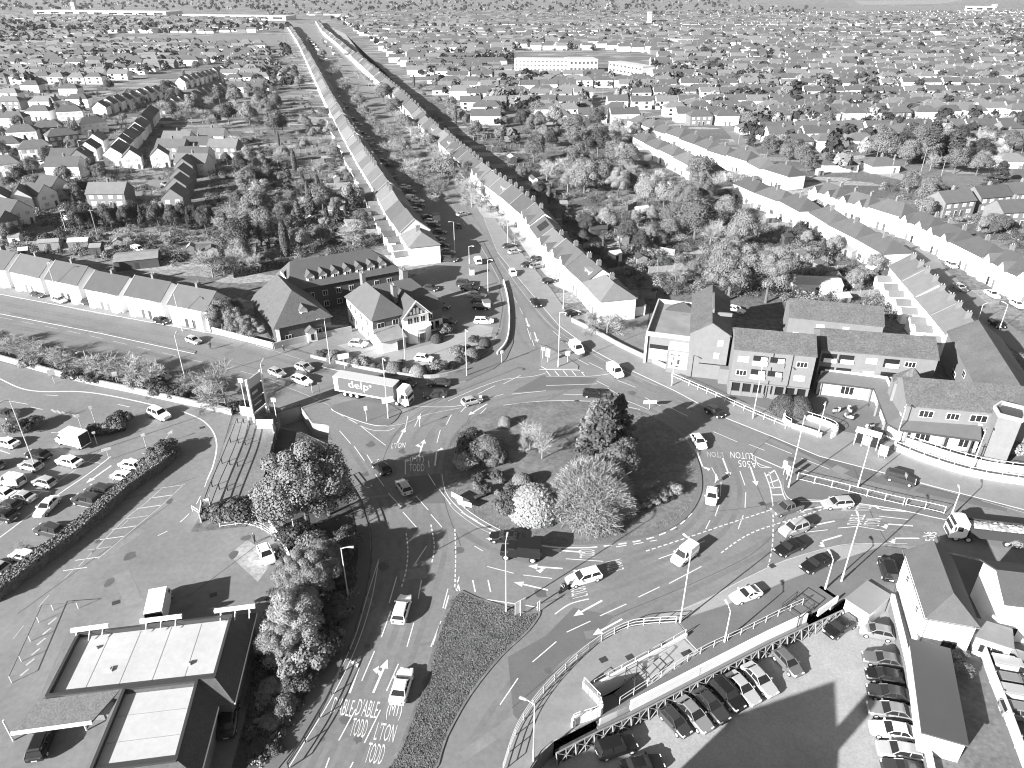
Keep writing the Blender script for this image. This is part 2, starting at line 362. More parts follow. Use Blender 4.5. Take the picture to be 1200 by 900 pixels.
# kerbed land
ISL = [(520, 555), (524, 530), (537, 506), (560, 488), (590, 477), (625, 472), (665, 471), (705, 474), (745, 482), (780, 498), (805, 520), (818, 545), (821, 572), (813, 594), (795, 613), (765, 627), (725, 635), (685, 639), (645, 637), (605, 629), (572, 614), (545, 596), (527, 576)]
ISLG = S(ISL, 4)
slab('central_island', ISLG, .14, GRASS)
mb = MB(); c0 = sum((Vector((p.x, p.y)) for p in ISLG), Vector((0, 0)))/len(ISLG)
prev = [(p.x, p.y, .144) for p in ISLG]
for s_, z_ in ((.95, .15), (.8, .22), (.6, .3), (.35, .36), (.12, .38)):
    cur = [(c0.x+(p.x-c0.x)*s_, c0.y+(p.y-c0.y)*s_, z_) for p in ISLG]
    for i in range(len(cur)): mb.poly([prev[i], prev[(i+1) % len(cur)], cur[(i+1) % len(cur)], cur[i]])
    prev = cur
mb.poly(prev); struct(mb.build('island_lawn', GRASS, smooth=True))
def island_z(x, y):
    return .45
slab('splitter_verge', S([(534, 694), (560, 701), (592, 711), (615, 718), (634, 717), (620, 740), (588, 770), (552, 815), (524, 865), (506, 908), (452, 908), (466, 880), (482, 838), (500, 785), (514, 738)], 3), .13, GRASS)
slab('traffic_island', G([(633, 404), (640, 406), (662, 418), (678, 429), (677, 433), (640, 433), (634, 430)]), .13, PAVE)
slab('traffic_island', S([(388, 479), (405, 471), (440, 468), (467, 480), (468, 487), (458, 497), (440, 499), (410, 490)], 3), .13, TARM)
slab('traffic_island', S([(922, 557), (933, 557), (1000, 574), (1060, 590), (1106, 604), (1106, 609), (1050, 597), (985, 588), (940, 586), (925, 585), (918, 572)], 3), .13, TARM)
slab('pavement', G([(367, 418), (450, 436), (505, 442), (546, 434), (576, 412), (588, 386), (592, 360), (585, 328), (570, 300), (560, 283), (566, 283), (575, 300), (588, 325), (598, 350), (603, 376), (601, 403), (593, 421), (578, 433), (546, 447), (520, 452), (480, 451), (430, 442), (385, 432), (355, 424)]), .12, TARM)
slab('pavement', G([(567, 256), (583, 296), (608, 327), (632, 355), (655, 382), (690, 408), (730, 430), (790, 458), (850, 490), (905, 512), (960, 535), (1030, 553), (1100, 572), (1240, 608), (1460, 664), (1460, 606), (1240, 560), (1130, 541), (1050, 520), (985, 505), (925, 487), (880, 474), (840, 462), (812, 451), (790, 434), (728, 405), (670, 374), (648, 342), (624, 312), (600, 283), (580, 256)]), .12, PAVE)
slab('pavement', G([(-70, 326), (-70, 333), (0, 345), (133, 370), (260, 393), (320, 404), (330, 400), (318, 392), (262, 383), (140, 358), (0, 336)]), .12, PAVE)
slab('grass_verge', G([(-70, 376), (60, 404), (150, 429), (240, 457), (300, 474), (300, 484), (272, 484), (150, 457), (90, 444), (0, 421), (-80, 402)]), .13, GRASSP, kind='structure')
slab('grass_verge', G([(-60, 352), (0, 364), (120, 388), (230, 412), (228, 415), (118, 391), (0, 368), (-60, 356)]), .13, GRASSP)
slab('pavement', G([(322, 906), (352, 869), (385, 813), (412, 753), (428, 701), (435, 655), (433, 621), (423, 589), (407, 562), (398, 548), (390, 552), (402, 574), (414, 600), (420, 628), (420, 655), (411, 700), (394, 748), (366, 806), (332, 862), (300, 906)]), .12, TARM)
slab('planting_bed_ground', G([(300, 905), (332, 861), (366, 805), (394, 747), (411, 699), (420, 654), (419, 628), (413, 600), (401, 574), (389, 553), (384, 524), (352, 508), (326, 502), (316, 565), (300, 592), (252, 612), (330, 612), (341, 640), (325, 690), (305, 760), (293, 830), (272, 905)]), .13, SOIL)
slab('planting_bed_ground', G([(274, 488), (300, 484), (325, 502), (315, 562), (300, 590), (252, 608), (240, 606), (252, 562), (264, 520)]), .12, GRASSP)
sheet('stepped_path', G([(276, 492), (296, 492), (280, 530), (262, 590), (255, 606), (238, 606), (250, 562), (262, 522)]), .13, PAVE)
slab('plaza', G([(588, 907), (605, 858), (630, 821), (665, 783), (700, 755), (735, 736), (760, 732), (793, 729), (804, 743), (800, 747), (693, 804), (702, 824), (703, 839), (698, 843), (648, 868), (634, 880), (606, 924)]), .12, PAVE)
slab('pavement', G([(794, 729), (840, 714), (880, 701), (920, 683), (980, 660), (1036, 641), (1062, 644), (1046, 698), (1004, 693), (985, 703), (945, 721), (900, 742), (820, 783), (740, 824), (704, 842), (705, 839), (725, 828), (821, 767), (803, 748), (806, 743)]), .12, TARM)
slab('grass_plot', G([(672, 375), (728, 406), (770, 425), (757, 392), (762, 360), (742, 352), (700, 362)]), .10, GRASSP)
sheet('shop_forecourt', G([(795, 440), (815, 452), (845, 462), (885, 475), (930, 488), (985, 505), (1050, 520), (1130, 541), (1240, 562), (1460, 606), (1460, 540), (1240, 500), (1000, 440), (860, 440), (800, 420)]), .022, TARM)
sheet('front_yard', G([(1046, 700), (1062, 645), (1090, 644), (1150, 658), (1240, 680), (1460, 740), (1460, 930), (1240, 925), (1100, 925), (1080, 838), (1064, 768)]), .02, TARM)
sheet('back_lawn', G([(1120, 770), (1138, 745), (1190, 905), (1100, 925), (1092, 880), (1130, 880)]), .03, GRASS)
sheet('playing_field', G([(130, 43), (345, 41), (352, 52), (240, 54), (120, 48)]), .1, GRASSP)
sheet('playing_field', G([(700, 8), (860, 5), (1160, 8), (1190, 18), (900, 17), (720, 14)]), .1, GRASSP)
sheet('ploughed_field', G([(880, 7), (990, 4), (1000, 9), (905, 11)]), .2, GRASS)
sheet('ploughed_field', G([(1000, 1), (1130, 0), (1100, 5), (1010, 6)]), .2, M('stubble', .2, .2, .02, world=True))
sheet('side_street', G([(690, 125), (703, 110), (710, 125), (716, 150), (698, 150)]), .02, ASPH2)
sheet('park_path', G([(1000, 190), (1040, 200), (1100, 215), (1085, 218), (1030, 205), (995, 196)]), .02, CONC)
sheet('park_lawn', G([(1005, 186), (1040, 184), (1120, 204), (1200, 212), (1200, 222), (1110, 222), (1040, 206)]), .016, GRASS)
# ---------------------------------------------------------------- painted markings
mk, mw = MB(), MB(); ZM = .034
def strip(mb, pts, w, z=ZM, dash=None):
    w = w*.82 if mb in (mk, mw) else w
    pts = [Vector((p[0], p[1])) for p in pts]; acc = 0.0
    for a, b in zip(pts, pts[1:]):
        d = b-a; Ln = d.length
        if Ln < 1e-4: continue
        d /= Ln; n = Vector((-d.y, d.x))*w/2
        segs = [(0, Ln)]
        if dash:
            segs = []; per = dash[0]+dash[1]; k = math.floor(acc/per)
            while k*per < acc+Ln:
                s0, s1 = max(k*per-acc, 0), min(k*per+dash[0]-acc, Ln)
                if s1-s0 > .03: segs.append((s0, s1))
                k += 1
        for s0, s1 in segs:
            p, q = a+d*s0, a+d*s1
            mb.poly([(p.x-n.x, p.y-n.y, z), (q.x-n.x, q.y-n.y, z), (q.x+n.x, q.y+n.y, z), (p.x+n.x, p.y+n.y, z)])
        acc += Ln
def ln(pts, w=.15, dash=None, mb=None, smooth=True):
    g = G(pts); g = curve(g, 6) if smooth and len(g) > 2 else g
    strip(mb or mk, g, w, ZM, dash)
# separate dashes read off the place: each is one painted line
for a in '''465,676,456,707;458,716,447,747;439,763,424,798;494,680,490,702;485,730,477,758;467,778,453,810;525,690,519,713;516,731,508,756
417,831,397,868;446,832,427,871;386,888,380,905;414,893,408,905;500,640,487,660;474,507,478,488;486,500,493,485;475,539,475,556;502,540,503,548;502,556,510,569
515,574,528,591;488,582,502,598;505,603,518,618;455,578,470,594;472,600,488,618;440,556,450,570;430,533,440,549;398,505,411,520;415,523,427,540
540,483,551,471;523,498,529,486;512,519,516,504;560,488,570,478;570,631,582,636;571,664,602,672;613,674,647,678;663,655,707,658;556,640,566,646
836,506,864,518;878,521,896,528;896,519,928,532;936,549,948,553;1003,537,1037,549;939,537,972,550;834,548,842,563;867,552,873,569;874,577,873,595;871,604,865,620
845,565,844,582;843,591,838,605;832,610,827,620;901,553,907,573;1006,617,1036,622;1030,605,1064,609;976,582,996,578;967,593,982,588;944,624,970,621;982,619,1005,617
748,700,773,688;784,684,822,664;703,722,734,708;664,741,692,728;624,776,652,752;586,826,607,795;772,655,792,648;812,640,826,634;690,620,710,622
756,466,774,476;786,478,806,488;724,446,745,454;712,455,727,464;700,447,714,454;735,470,760,480;690,425,707,433;675,420,690,428;662,400,672,410;648,388,657,396
610,440,590,450;580,452,560,462;640,452,700,450;560,470,545,478;600,462,640,458;660,462,690,463;618,385,622,398;622,394,626,406'''.replace('\n', ';').split(';'):
    u0, v0, u1, v1 = map(float, a.split(',')); ln([(u0, v0), (u1, v1)], .16)
ln([(541, 600), (570, 618), (605, 632), (645, 641), (690, 642)], .3)
ln([(526, 590), (535, 600), (560, 618), (588, 630)], .14, mb=mw)
ln([(518, 556), (523, 578), (540, 598), (560, 611)], .14, mb=mk)
ln([(690, 642), (725, 638), (765, 630), (795, 616), (812, 600)], .3, (1.2, .9))
ln([(590, 475), (640, 470), (700, 471), (750, 480)], .16)
ln([(722, 641), (742, 638), (770, 633)], .16, (1.5, 1))
ln([(757, 646), (800, 632), (850, 615), (905, 597), (930, 588)], .22, (.6, .35))
ln([(845, 648), (880, 625), (930, 608), (970, 595)], .22, (.6, .35))
ln([(900, 665), (905, 640), (906, 610), (905, 590)], .2, (.7, .4))
ln([(476, 625), (478, 645), (476, 668), (470, 690)], .2, (.6, .3))
ln([(505, 615), (509, 640), (506, 660)], .2, (.6, .3)); ln([(533, 620), (534, 650), (533, 690)], .2, (.6, .3))
ln([(485, 476), (510, 477), (535, 476), (560, 470), (590, 462)], .14); ln([(452, 500), (475, 496), (500, 486), (540, 478)], .14, mb=mw)
ln([(388, 480), (410, 492), (432, 503), (452, 505), (462, 502)], .14); ln([(402, 488), (418, 496), (440, 513), (452, 522)], .16)
ln([(525, 470), (560, 455), (590, 445), (625, 441), (640, 437)], .14); ln([(640, 441), (690, 441), (715, 438)], .14)
ln([(632, 433), (678, 434), (684, 437)], .2, smooth=False)
for x in (640, 650, 660, 670, 680): ln([(x, 434.5), (x+5, 440.5)], .22)
ln([(534, 690), (545, 698), (592, 706), (632, 712)], .2); ln([(538, 676), (536, 690)], .15)
for x in (536, 554, 572): ln([(x, 680), (x+3, 694)], .22)
ln([(690, 702), (668, 708), (650, 720)], .2); ln([(505, 758), (517, 728), (526, 698)], .2, (4, 2))
for s_ in (0, 6): ln([(444-s_*0, 655), (436-s_, 700), (420-s_, 752), (392-s_*1.3, 812), (358-s_*1.6, 868), (335-s_*2, 905)], .12)
ln([(880, 537), (892, 545), (903, 548)], .2); ln([(880, 533), (917, 549)], .3); ln([(904, 548), (890, 547), (884, 534)], .16)
ln([(908, 552), (914, 565), (918, 580), (923, 590)], .2); ln([(896, 554), (902, 570), (904, 580), (906, 594)], .2)
for a in [(898, 558, 908, 551), (902, 566, 913, 562), (904, 572, 915, 571), (905, 580, 918, 580)]: ln([(a[0], a[1]), (a[2], a[3])], .28)
ln([(928, 588), (965, 588), (1000, 588), (1040, 592), (1080, 600), (1110, 607)], .2)
ln([(1063, 637), (1018, 637), (980, 640), (920, 657), (870, 680), (830, 702), (790, 718)], .12, mb=mw)
ln([(1000, 545), (1090, 570), (1240, 612)], .15, (6, 3), mb=mw)
ln([(0, 372), (80, 388), (180, 411), (260, 430), (330, 447)], .15, (4, 3), mb=mw); ln([(300, 405), (340, 417), (385, 432)], .12, mb=mw); ln([(310, 444), (352, 460), (386, 475)], .14, mb=mw)
ln([(572, 305), (600, 345), (617, 378), (624, 400)], .15, (4, 3), mb=mw); ln([(545, 265), (500, 190), (450, 115), (400, 60)], .15, (4, 4), mb=mw)
ln([(583, 302), (603, 330), (628, 362), (650, 385), (690, 412), (730, 434), (770, 452)], .12, mb=mw)
def arrow(c, d, Ln=4.2, w=.22, turn=None, mb=None):
    mb = mb or mk; c = P(*c)
    a = Vector((d.x-c.x, d.y-c.y)).normalized(); n = Vector((-a.y, a.x)); o = Vector((c.x, c.y))
    T = lambda x, y: (o.x+a.x*x+n.x*y, o.y+a.y*x+n.y*y, ZM+.001)
    mb.poly([T(-Ln/2, -w/2), T(Ln/2-1.2, -w/2), T(Ln/2-1.2, w/2), T(-Ln/2, w/2)])
    if turn is None or turn == 'both': mb.poly([T(Ln/2-1.25, -.5), T(Ln/2, 0), T(Ln/2-1.25, .5)])
    if turn:
        s = 1 if turn in ('l', 'both') else -1
        k = Ln/2-1.2 if turn != 'both' else 0
        mb.poly([T(k-.1, s*w/2), T(k+.5, s*w/2), T(k+.75, s*.55), T(k+.4, s*.55)]); mb.poly([T(k+.15, s*.5), T(k+1.25, s*.62), T(k+.6, s*1.15)])
for (u, v, du, dv, t) in [(417, 792, 5, -14, 'l'), (446, 792, 6, -14, 'both'), (494, 525, 3, -9, 'both'), (511, 535, 1, -8, 'r'), (470, 511, 4, -8, None), (821, 541, 3, 8, 'l'), (851, 548, 3, 8, None), (883, 558, 3, 9, None),
        (639, 665, -14, -1, 'both'), (622, 687, -13, -3, None), (666, 646, -12, -1, None), (689, 713, -11, 6, None), (712, 735, -11, 6, None),
        (1042, 598, -14, -1, 'r'), (1050, 615, -14, -1, 'l'), (1058, 631, -14, 0, 'l'), (948, 597, -10, 2, None), (962, 614, -10, 2, None), (971, 632, -10, 3, 'l'), (618, 378, 2, 6, None), (628, 395, 2, 6, None), (560, 480, -5, 3, None)]:
    arrow((u, v), P(u+du, v+dv), 4.6 if v > 560 else 5.2, .26, t)
def words(txt, c, right, up, W, H, mb=None, z=ZM+.001, plane=None):
    cu = bpy.data.curves.new('lettering', 'FONT'); cu.body = txt; cu.align_x = 'CENTER'; cu.align_y = 'CENTER'; cu.resolution_u = 2; cu.offset = -.006
    o = bpy.data.objects.new('lettering', cu); COL.objects.link(o)
    dg = bpy.context.evaluated_depsgraph_get(); me = o.evaluated_get(dg).to_mesh()
    vs_ = [v.co.copy() for v in me.vertices]; fs = [tuple(p.vertices) for p in me.polygons]
    o.evaluated_get(dg).to_mesh_clear(); bpy.data.objects.remove(o); bpy.data.curves.remove(cu)
    x0, x1 = min(v.x for v in vs_), max(v.x for v in vs_); y0, y1 = min(v.y for v in vs_), max(v.y for v in vs_)
    mb = mb or mk; k = len(mb.v); c = Vector(c)
    for v in vs_:
        a = (v.x-(x0+x1)/2)/(x1-x0)*W; b = (v.y-(y0+y1)/2)/(y1-y0)*H
        q = c+right*a+up*b; mb.v.append((q.x, q.y, q.z if plane else z))
    for f in fs: mb.f.append(tuple(i+k for i in f)); mb.m.append(0)
def road_word(txt, u, v, up, right, W, H, mb=None):
    c = P(u, v); U = (P(u+up[0], v+up[1])-c); Rr = (P(u+right[0], v+right[1])-c)
    words(txt, c, Rr.normalized(), U.normalized(), W, H, mb)
for t, u, v, up, rt, W, H in [("D'ABLE", 402, 828, (4, -14), (14, 2.5), 2.35, 2.1), ("D'ABLE", 431, 830, (4, -14), (14, 2), 2.35, 2.1), ('(M1)', 462, 834, (3, -14), (14, 1), 1.6, 2.1), ('TODD', 421, 853, (4, -14), (14, 2), 1.7, 2.1), ("L'TON", 452, 858, (4, -14), (14, 2), 2.1, 2.1), ('TODD', 440, 883, (4, -14), (14, 2), 1.8, 2.2),
        ('(M1)', 488.5, 539, (0, -9), (14, 0), 2.3, 2.1), ('TODD', 488.5, 548, (0, -9), (14, 0), 2.4, 2.1), ("L'TON", 467, 522, (2, -9), (14, -1), 2.3, 1.6),
        ('LUTON', 869, 534, (1, 8), (-14, -1), 3.6, 1.9), ('A505', 876, 544, (1, 8), (-14, -1), 2.9, 1.9), ('TODD', 1012, 595, (-14, 0), (4, -11), 1.9, 2.4), ("L'TON", 1022, 612, (-14, 0), (4, -11), 2.1, 2.4), ("D'ABLE", 1003, 609, (-14, 0), (5, -11), 2.7, 2.2), ('(M1)', 994, 596, (-14, 0), (5, -11), 1.5, 1.9), ('A6', 1086, 627, (-14, 0), (4, -11), 1.6, 1.1), ('505', 1091, 629, (-14, 0), (4, -11), 2.3, 1.3),
        ('TODD', 688, 649, (-14, 0), (-2, -11), 1.7, 2.2), ("L'TON", 720, 663, (-13, 3), (-3, -11), 2.0, 2.4), ("L'TON", 678, 693, (-13, 3), (-3, -11), 2.0, 2.2), ('KEEP', 650, 688, (-13, 3), (-3, -11), 2, 1.6)]:
    if t == 'KEEP': continue
    road_word(t, u, v, up, rt, W, H)
for t, u, v, up, rt, W, H in [("L'TON", 838, 533, (1, 8), (-14, -1), 2.6, 1.6), ('STOP', 182, 501, (1, -9), (14, 1), 2.2, .9)]:
    if t != 'STOP': road_word(t, u, v, up, rt, W, H, mw)
# car park paint
ln([(0, 444), (24, 455), (50, 459), (92, 459), (130, 464), (180, 475), (194, 481)], .35); ln([(213, 482), (236, 492), (249, 505), (254, 522), (250, 545), (243, 562)], .3)
ln([(0, 630), (36, 603), (75, 575), (103, 556), (130, 535)], .25); ln([(-2, 617), (40, 583), (85, 553), (125, 525)], .16, mb=mw)
ln([(243, 562), (238, 575), (226, 597), (205, 617), (185, 628)], .16, (2, 2.2)); ln([(150, 610), (90, 664), (50, 706), (10, 756)], .12, (2, 3), mb=mw)
for i in range(9):
    t = i/8; u = 205-t*115; v = 570+t*97
    ln([(u-16, v+2), (u+12, v-2)], .16, mb=mk if i % 3 else mw)
ln([(190, 572), (168, 592), (145, 610), (92, 664)], .14, mb=mw); ln([(215, 568), (190, 592), (172, 607), (115, 655)], .14, mb=mw)
for a in [(72, 618, 94, 627), (89, 592, 118, 598), (127, 560, 152, 565), (10, 655, 40, 664), (11, 470, 33, 474), (36, 477, 50, 480), (54, 463, 68, 464), (166, 531, 188, 535), (60, 507, 98, 509), (82, 539, 118, 543), (42, 557, 64, 560), (20, 574, 58, 576), (138, 474, 152, 477), (0, 528, 12, 532)]:
    ln([(a[0], a[1]), (a[2], a[3])], .16)
arrow((116, 556), P(106, 563), 5, .3); arrow((196, 512), P(202, 504), 4.5, .15, mb=mw)
for i in range(5): ln([(60+i*6, 480+i*1.4), (66+i*6, 483.5+i*1.4)], .5, mb=mw)
for i in range(5): ln([(26+i*7, 700+i*0-i*3), (40+i*5, 690-i*3)], .3, mb=mw) if False else None
for i in range(6): ln([(24+i*6.5, 792-i*12), (34+i*6.5, 784-i*12)], .3, mb=mw)
struct(mk.build('road_markings', PAINT)); struct(mw.build('worn_road_markings', PAINTW))
# ---------------------------------------------------------------- building parts (local frame: x along the front, y to the back, z up)
WINS = {}
def win_mesh(w, h, kind='plain'):
    k = (round(w, 2), round(h, 2), kind)
    if k in WINS: return WINS[k]
    mb = MB(); mb.box(-w/2, -.07, 0, w/2, .02, h, 0)
    n = 1 if w < .8 else (2 if w < 1.7 else 3)
    for i in range(n):
        a = -w/2+.07+i*(w-.07)/n; b = a+(w-.07)/n-.07
        mb.poly([(a, -.074, .07), (b, -.074, .07), (b, -.074, h-.07), (a, -.074, h-.07)], 1)
    me_o = mb.build('window', [TRIM if kind != 'dark' else DGREY, GLASSP if kind == 'pale' else GLASS]); me = me_o.data
    bpy.data.objects.remove(me_o); WINS[k] = me; return me
def place(name, me, root, x, y, z, rz=0.0):
    o = bpy.data.objects.new(name, me); COL.objects.link(o); o.parent = root; o.location = (x, y, z); o.rotation_euler = (0, 0, rz); return o
def windows(root, face, W, D, items, kind='plain', name='window'):
    for it in items:
        s, z, w, h = it[:4]; me = win_mesh(w, h, it[4] if len(it) > 4 else kind)
        if face == 'front': place(name, me, root, s, 0, z, 0)
        elif face == 'back': place(name, me, root, s, D, z, math.pi)
        elif face == 'left': place(name, me, root, 0, s, z, -math.pi/2)
        else: place(name, me, root, W, s, z, math.pi/2)
DOORM = None
def door(root, x, y, rz=0.0, w=.95, h=2.05, mat=None):
    mb = MB(); mb.box(-w/2-.08, -.05, 0, w/2+.08, .03, h+.08, 0); mb.box(-w/2, -.08, .02, w/2, -.052, h, 1); o = mb.build('door', [TRIM, mat or DOOR], root)
    o.location = (x, y, 0); o.rotation_euler = (0, 0, rz); return o
def gable_wall(mb, x0, x1, y0, y1, E, Rg, axis, mi=0, z0=0.0):
    q = [(x0, y0), (x1, y0), (x1, y1), (x0, y1)]
    for i in range(4):
        a, b = q[i], q[(i+1) % 4]; pts = [(a[0], a[1], z0), (b[0], b[1], z0), (b[0], b[1], E)]
        if (axis == 'x' and i in (1, 3)) or (axis == 'y' and i in (0, 2)): pts.append(((a[0]+b[0])/2, (a[1]+b[1])/2, Rg))
        pts.append((a[0], a[1], E)); mb.poly(pts, mi)
    if axis is None: mb.poly([(a[0], a[1], E) for a in q], mi)
def gable_roof(mb, x0, x1, y0, y1, E, Rg, axis, ov=.35, th=.16, mi=0, ovg=.12):
    if axis == 'y':
        f = lambda x, y, z: (y, x, z); x0, x1, y0, y1 = y0, y1, x0, x1
    else: f = lambda x, y, z: (x, y, z)
    m = (y0+y1)/2; sl = (Rg-E)/(m-y0)
    for s, ye in ((1, y0-ov), (-1, y1+ov)):
        ze = E-sl*ov+.02; zr = Rg+.02
        b = [f(x0-ovg, ye, ze), f(x1+ovg, ye, ze), f(x1+ovg, m, zr), f(x0-ovg, m, zr)]
        mb.hexa(b, [(p[0], p[1], p[2]+th) for p in b], mi)
def hip_roof(mb, x0, x1, y0, y1, E, Rg, axis, h0=None, h1=None, ov=.35, mi=0):
    if axis == 'y':
        f = lambda x, y, z: (y, x, z); x0, x1, y0, y1 = y0, y1, x0, x1
    else: f = lambda x, y, z: (x, y, z)
    x0 -= ov; x1 += ov; y0 -= ov; y1 += ov; m = (y0+y1)/2; E += .02
    h0 = (y1-y0)/2 if h0 is None else h0; h1 = (y1-y0)/2 if h1 is None else h1
    a, b, c, d = f(x0, y0, E), f(x1, y0, E), f(x1, y1, E), f(x0, y1, E); r0, r1 = f(x0+h0, m, Rg), f(x1-h1, m, Rg)
    mb.poly([a, b, r1, r0], mi); mb.poly([c, d, r0, r1], mi); mb.poly([b, c, r1], mi); mb.poly([d, a, r0], mi); mb.poly([d, c, b, a], mi)
def chimney(parent, x, y, z0, z1, w=.55, d=.9, mat=None):
    mb = MB(); mb.box(x-w/2, y-d/2, z0, x+w/2, y+d/2, z1, 0); mb.box(x-w/2-.06, y-d/2-.06, z1, x+w/2+.06, y+d/2+.06, z1+.12, 0)
    for k in (-.22, .22): mb.tube((x, y+k*d/.9, z1+.1), (x, y+k*d/.9, z1+.5), .12, .1, 7, 1)
    return mb.build('chimney', [mat or BRICK, CONC], parent)
def frame(A, B, C, z):
    a, b, c = P(*A, z), P(*B, z), P(*C, z); d = b-a; W = d.length; d.normalize(); n = Vector((-d.y, d.x, 0)); D = (c-a).dot(n)
    return Vector((a.x, a.y, 0)), math.atan2(d.y, d.x), W, D
# ---------------------------------------------------------------- repeated houses
def house(name, W=12., D=8., E=5., Rg=8., kind='gable', dw=2, wall=WHITE, roof=TILE, bays=False, chim=1, detail=2, rear=None, axis='x'):
    r = thing(name, None, 'house'); mb = MB(); x0, x1, y0, y1 = -W/2, W/2, -D/2, D/2
    gable_wall(mb, x0, x1, y0, y1, E, Rg if kind != 'hip' else E, axis if kind != 'hip' else None); mb.build('wall', wall, r)
    mb = MB()
    if kind == 'hip': hip_roof(mb, x0, x1, y0, y1, E, Rg, axis, D*.42, D*.42)
    else: gable_roof(mb, x0, x1, y0, y1, E, Rg, axis)
    rf = mb.build('roof', roof, r)
    if kind == 'gable' and axis == 'x' and detail > 1:
        mb = MB(); sl = (Rg-E)/(D/2)
        for s in (-1, 1): mb.hexa([(x0-.13, s*(D/2+.3), E-.3*sl), (x0+.08, s*(D/2+.3), E-.3*sl), (x0+.08, s*.002, Rg), (x0-.13, s*.002, Rg)], [(x0-.13, s*(D/2+.3), E-.3*sl+.27), (x0+.08, s*(D/2+.3), E-.3*sl+.27), (x0+.08, s*.002, Rg+.27), (x0-.13, s*.002, Rg+.27)])
        mb.build('party_wall_coping', CONC, r)
    for i in range(chim):
        cx = 0 if chim == 1 else (-W/2+W*(i+.5)/chim)
        chimney(rf, cx if axis == 'x' else W*.22, .4, Rg-1.2, Rg+1.0, .6, 1.1)
    u = W/dw
    if detail:
        for i in range(dw):
            o = x0+u*i; fl = i % 2
            hi = [(o+u*.28, 3.1), (o+u*.74, 3.1)] if E > 4 else []
            for x, z in hi: place('window', win_mesh(1.5, 1.25, 'pale'), r, x, y0, z)
            place('window', win_mesh(1.8, 1.35, 'pale'), r, o+u*(.66 if fl else .34), y0, .85)
            door(r, o+u*(.2 if fl else .82), y0)
            if detail > 1:
                for x, z in hi: place('window', win_mesh(1.2, 1.15, 'pale'), r, x, y1, z, math.pi)
                place('window', win_mesh(1.8, 1.9), r, o+u*.5, y1, .3, math.pi)
                if i == 0 and kind != 'hip' and axis == 'x':
                    place('window', win_mesh(.7, 1.1), r, x0, .5, 3.2, -math.pi/2)
            if bays:
                mb = MB(); bx = o+u*(.66 if fl else .34)
                pts = [(bx-1.3, y0+.02), (bx-.8, y0-.75), (bx+.8, y0-.75), (bx+1.3, y0+.02)]
                mb.hexa([(p[0], p[1], 0) for p in pts], [(p[0], p[1], E-.25) for p in pts], 0)
                for z in (.9, 3.05): mb.poly([(bx-.7, y0-.755, z), (bx+.7, y0-.755, z), (bx+.7, y0-.755, z+1.2), (bx-.7, y0-.755, z+1.2)], 1)
                mb.build('bay_window', [wall, GLASSP], r)
            if rear:
                mb = MB(); bx = o+u*.5; l = R.uniform(2.5, 4)
                gable_wall(mb, bx-1.6, bx+1.6, y1+.003, y1+l, 2.5, 3.4, 'y'); mb.build('rear_extension', wall, r)
                mb = MB(); gable_roof(mb, bx-1.6, bx+1.6, y1+.01, y1+l, 2.5, 3.4, 'y', .15); mb.build('extension_roof', roof, r)
    r.location = (0, 0, -500)
    return r
def put(proto, loc, rz, sx=1., label=None, group=None, wall=None, roof=None, first={}, sz=1.0):
    if proto.name not in first:
        kids(proto); first[proto.name] = 1
    c = dup(proto, (loc[0], loc[1], 0), rz, (sx, 1, sz), label, group)
    for k in c.children:
        st = k.name.split('.')[0]
        if st in ('wall', 'bay_window', 'rear_extension') and wall: paint(k, 0, wall)
        if st in ('roof', 'extension_roof') and roof: paint(k, 0, roof)
    return c
PROTOS = []
def proto(*a, **k):
    p = house(*a, **k); PROTOS.append(p); return p
ROOFS = [TILE, M('roof_tile_grey', .072, .13, .5, .8, .3, rand=.2, fine=(6, .14)), M('roof_tile_pale', .125, .12, .5, .85, .3, rand=.15, fine=(6, .12)), SLATE]
WALLS = [WHITE, WHITE, CREAM, WHITE, BRICKP]
HOUSES = []
def along(pts, z, pr, W, front, gap=0., jit=0., desc=None, where=None, group=None, roofs=ROOFS, walls=WALLS, lod=None, start=0, gaps=(), sz=1.0, rot=None):
    """houses standing side by side along a ridge line given as image points at height z"""
    g = [p.xy for p in G(pts, z)]; seg = []; tot = 0
    for a, b in zip(g, g[1:]): seg.append((tot, a, b)); tot += (b-a).length
    n = max(1, round(tot/(W+gap))); st = tot/n; out = []
    for i in range(n):
        if i in gaps: continue
        s = (i+.5)*st
        for t, a, b in reversed(seg):
            if s >= t: break
        d = (b-a).normalized(); c = a+d*(s-t)
        nrm = Vector((-d.y, d.x))
        fr = Vector(front)
        rz = math.atan2(d.y, d.x)
        if nrm.dot(fr) > 0: rz += math.pi              # local -y is the front
        if rot is not None: rz = rot
        p = pr
        if isinstance(pr, (list, tuple)): p = pr[i % len(pr)] if lod is None else (pr[0] if c.y < lod else pr[1])
        if isinstance(p, (list, tuple)): p = p[R.randrange(len(p))]
        o = put(p, c, rz, (st-gap)/W, None, group, walls[R.randrange(len(walls))] if walls else None, roofs[R.randrange(len(roofs))] if roofs else None, sz=sz*R.uniform(.94, 1.06))
        if jit: o.location.x += R.uniform(-jit, jit); o.location.y += R.uniform(-jit, jit)
        o['label'] = f'{desc}, {ordinal(i+start)} {where}'
        HOUSES.append(o); out.append(o)
    return out
pT = proto('terraced_house', 11, 8, 5, 8, 'gable', 2, bays=True)
pC = proto('terraced_house', 12, 8.5, 5.2, 8.2, 'gable', 2, chim=2, rear=True)
pCf = proto('terraced_house', 12, 8.5, 5.2, 8.2, 'gable', 2, detail=1)
pCh = proto('terraced_house', 12, 8.5, 5.2, 8.2, 'hip', 2, chim=1, rear=True)
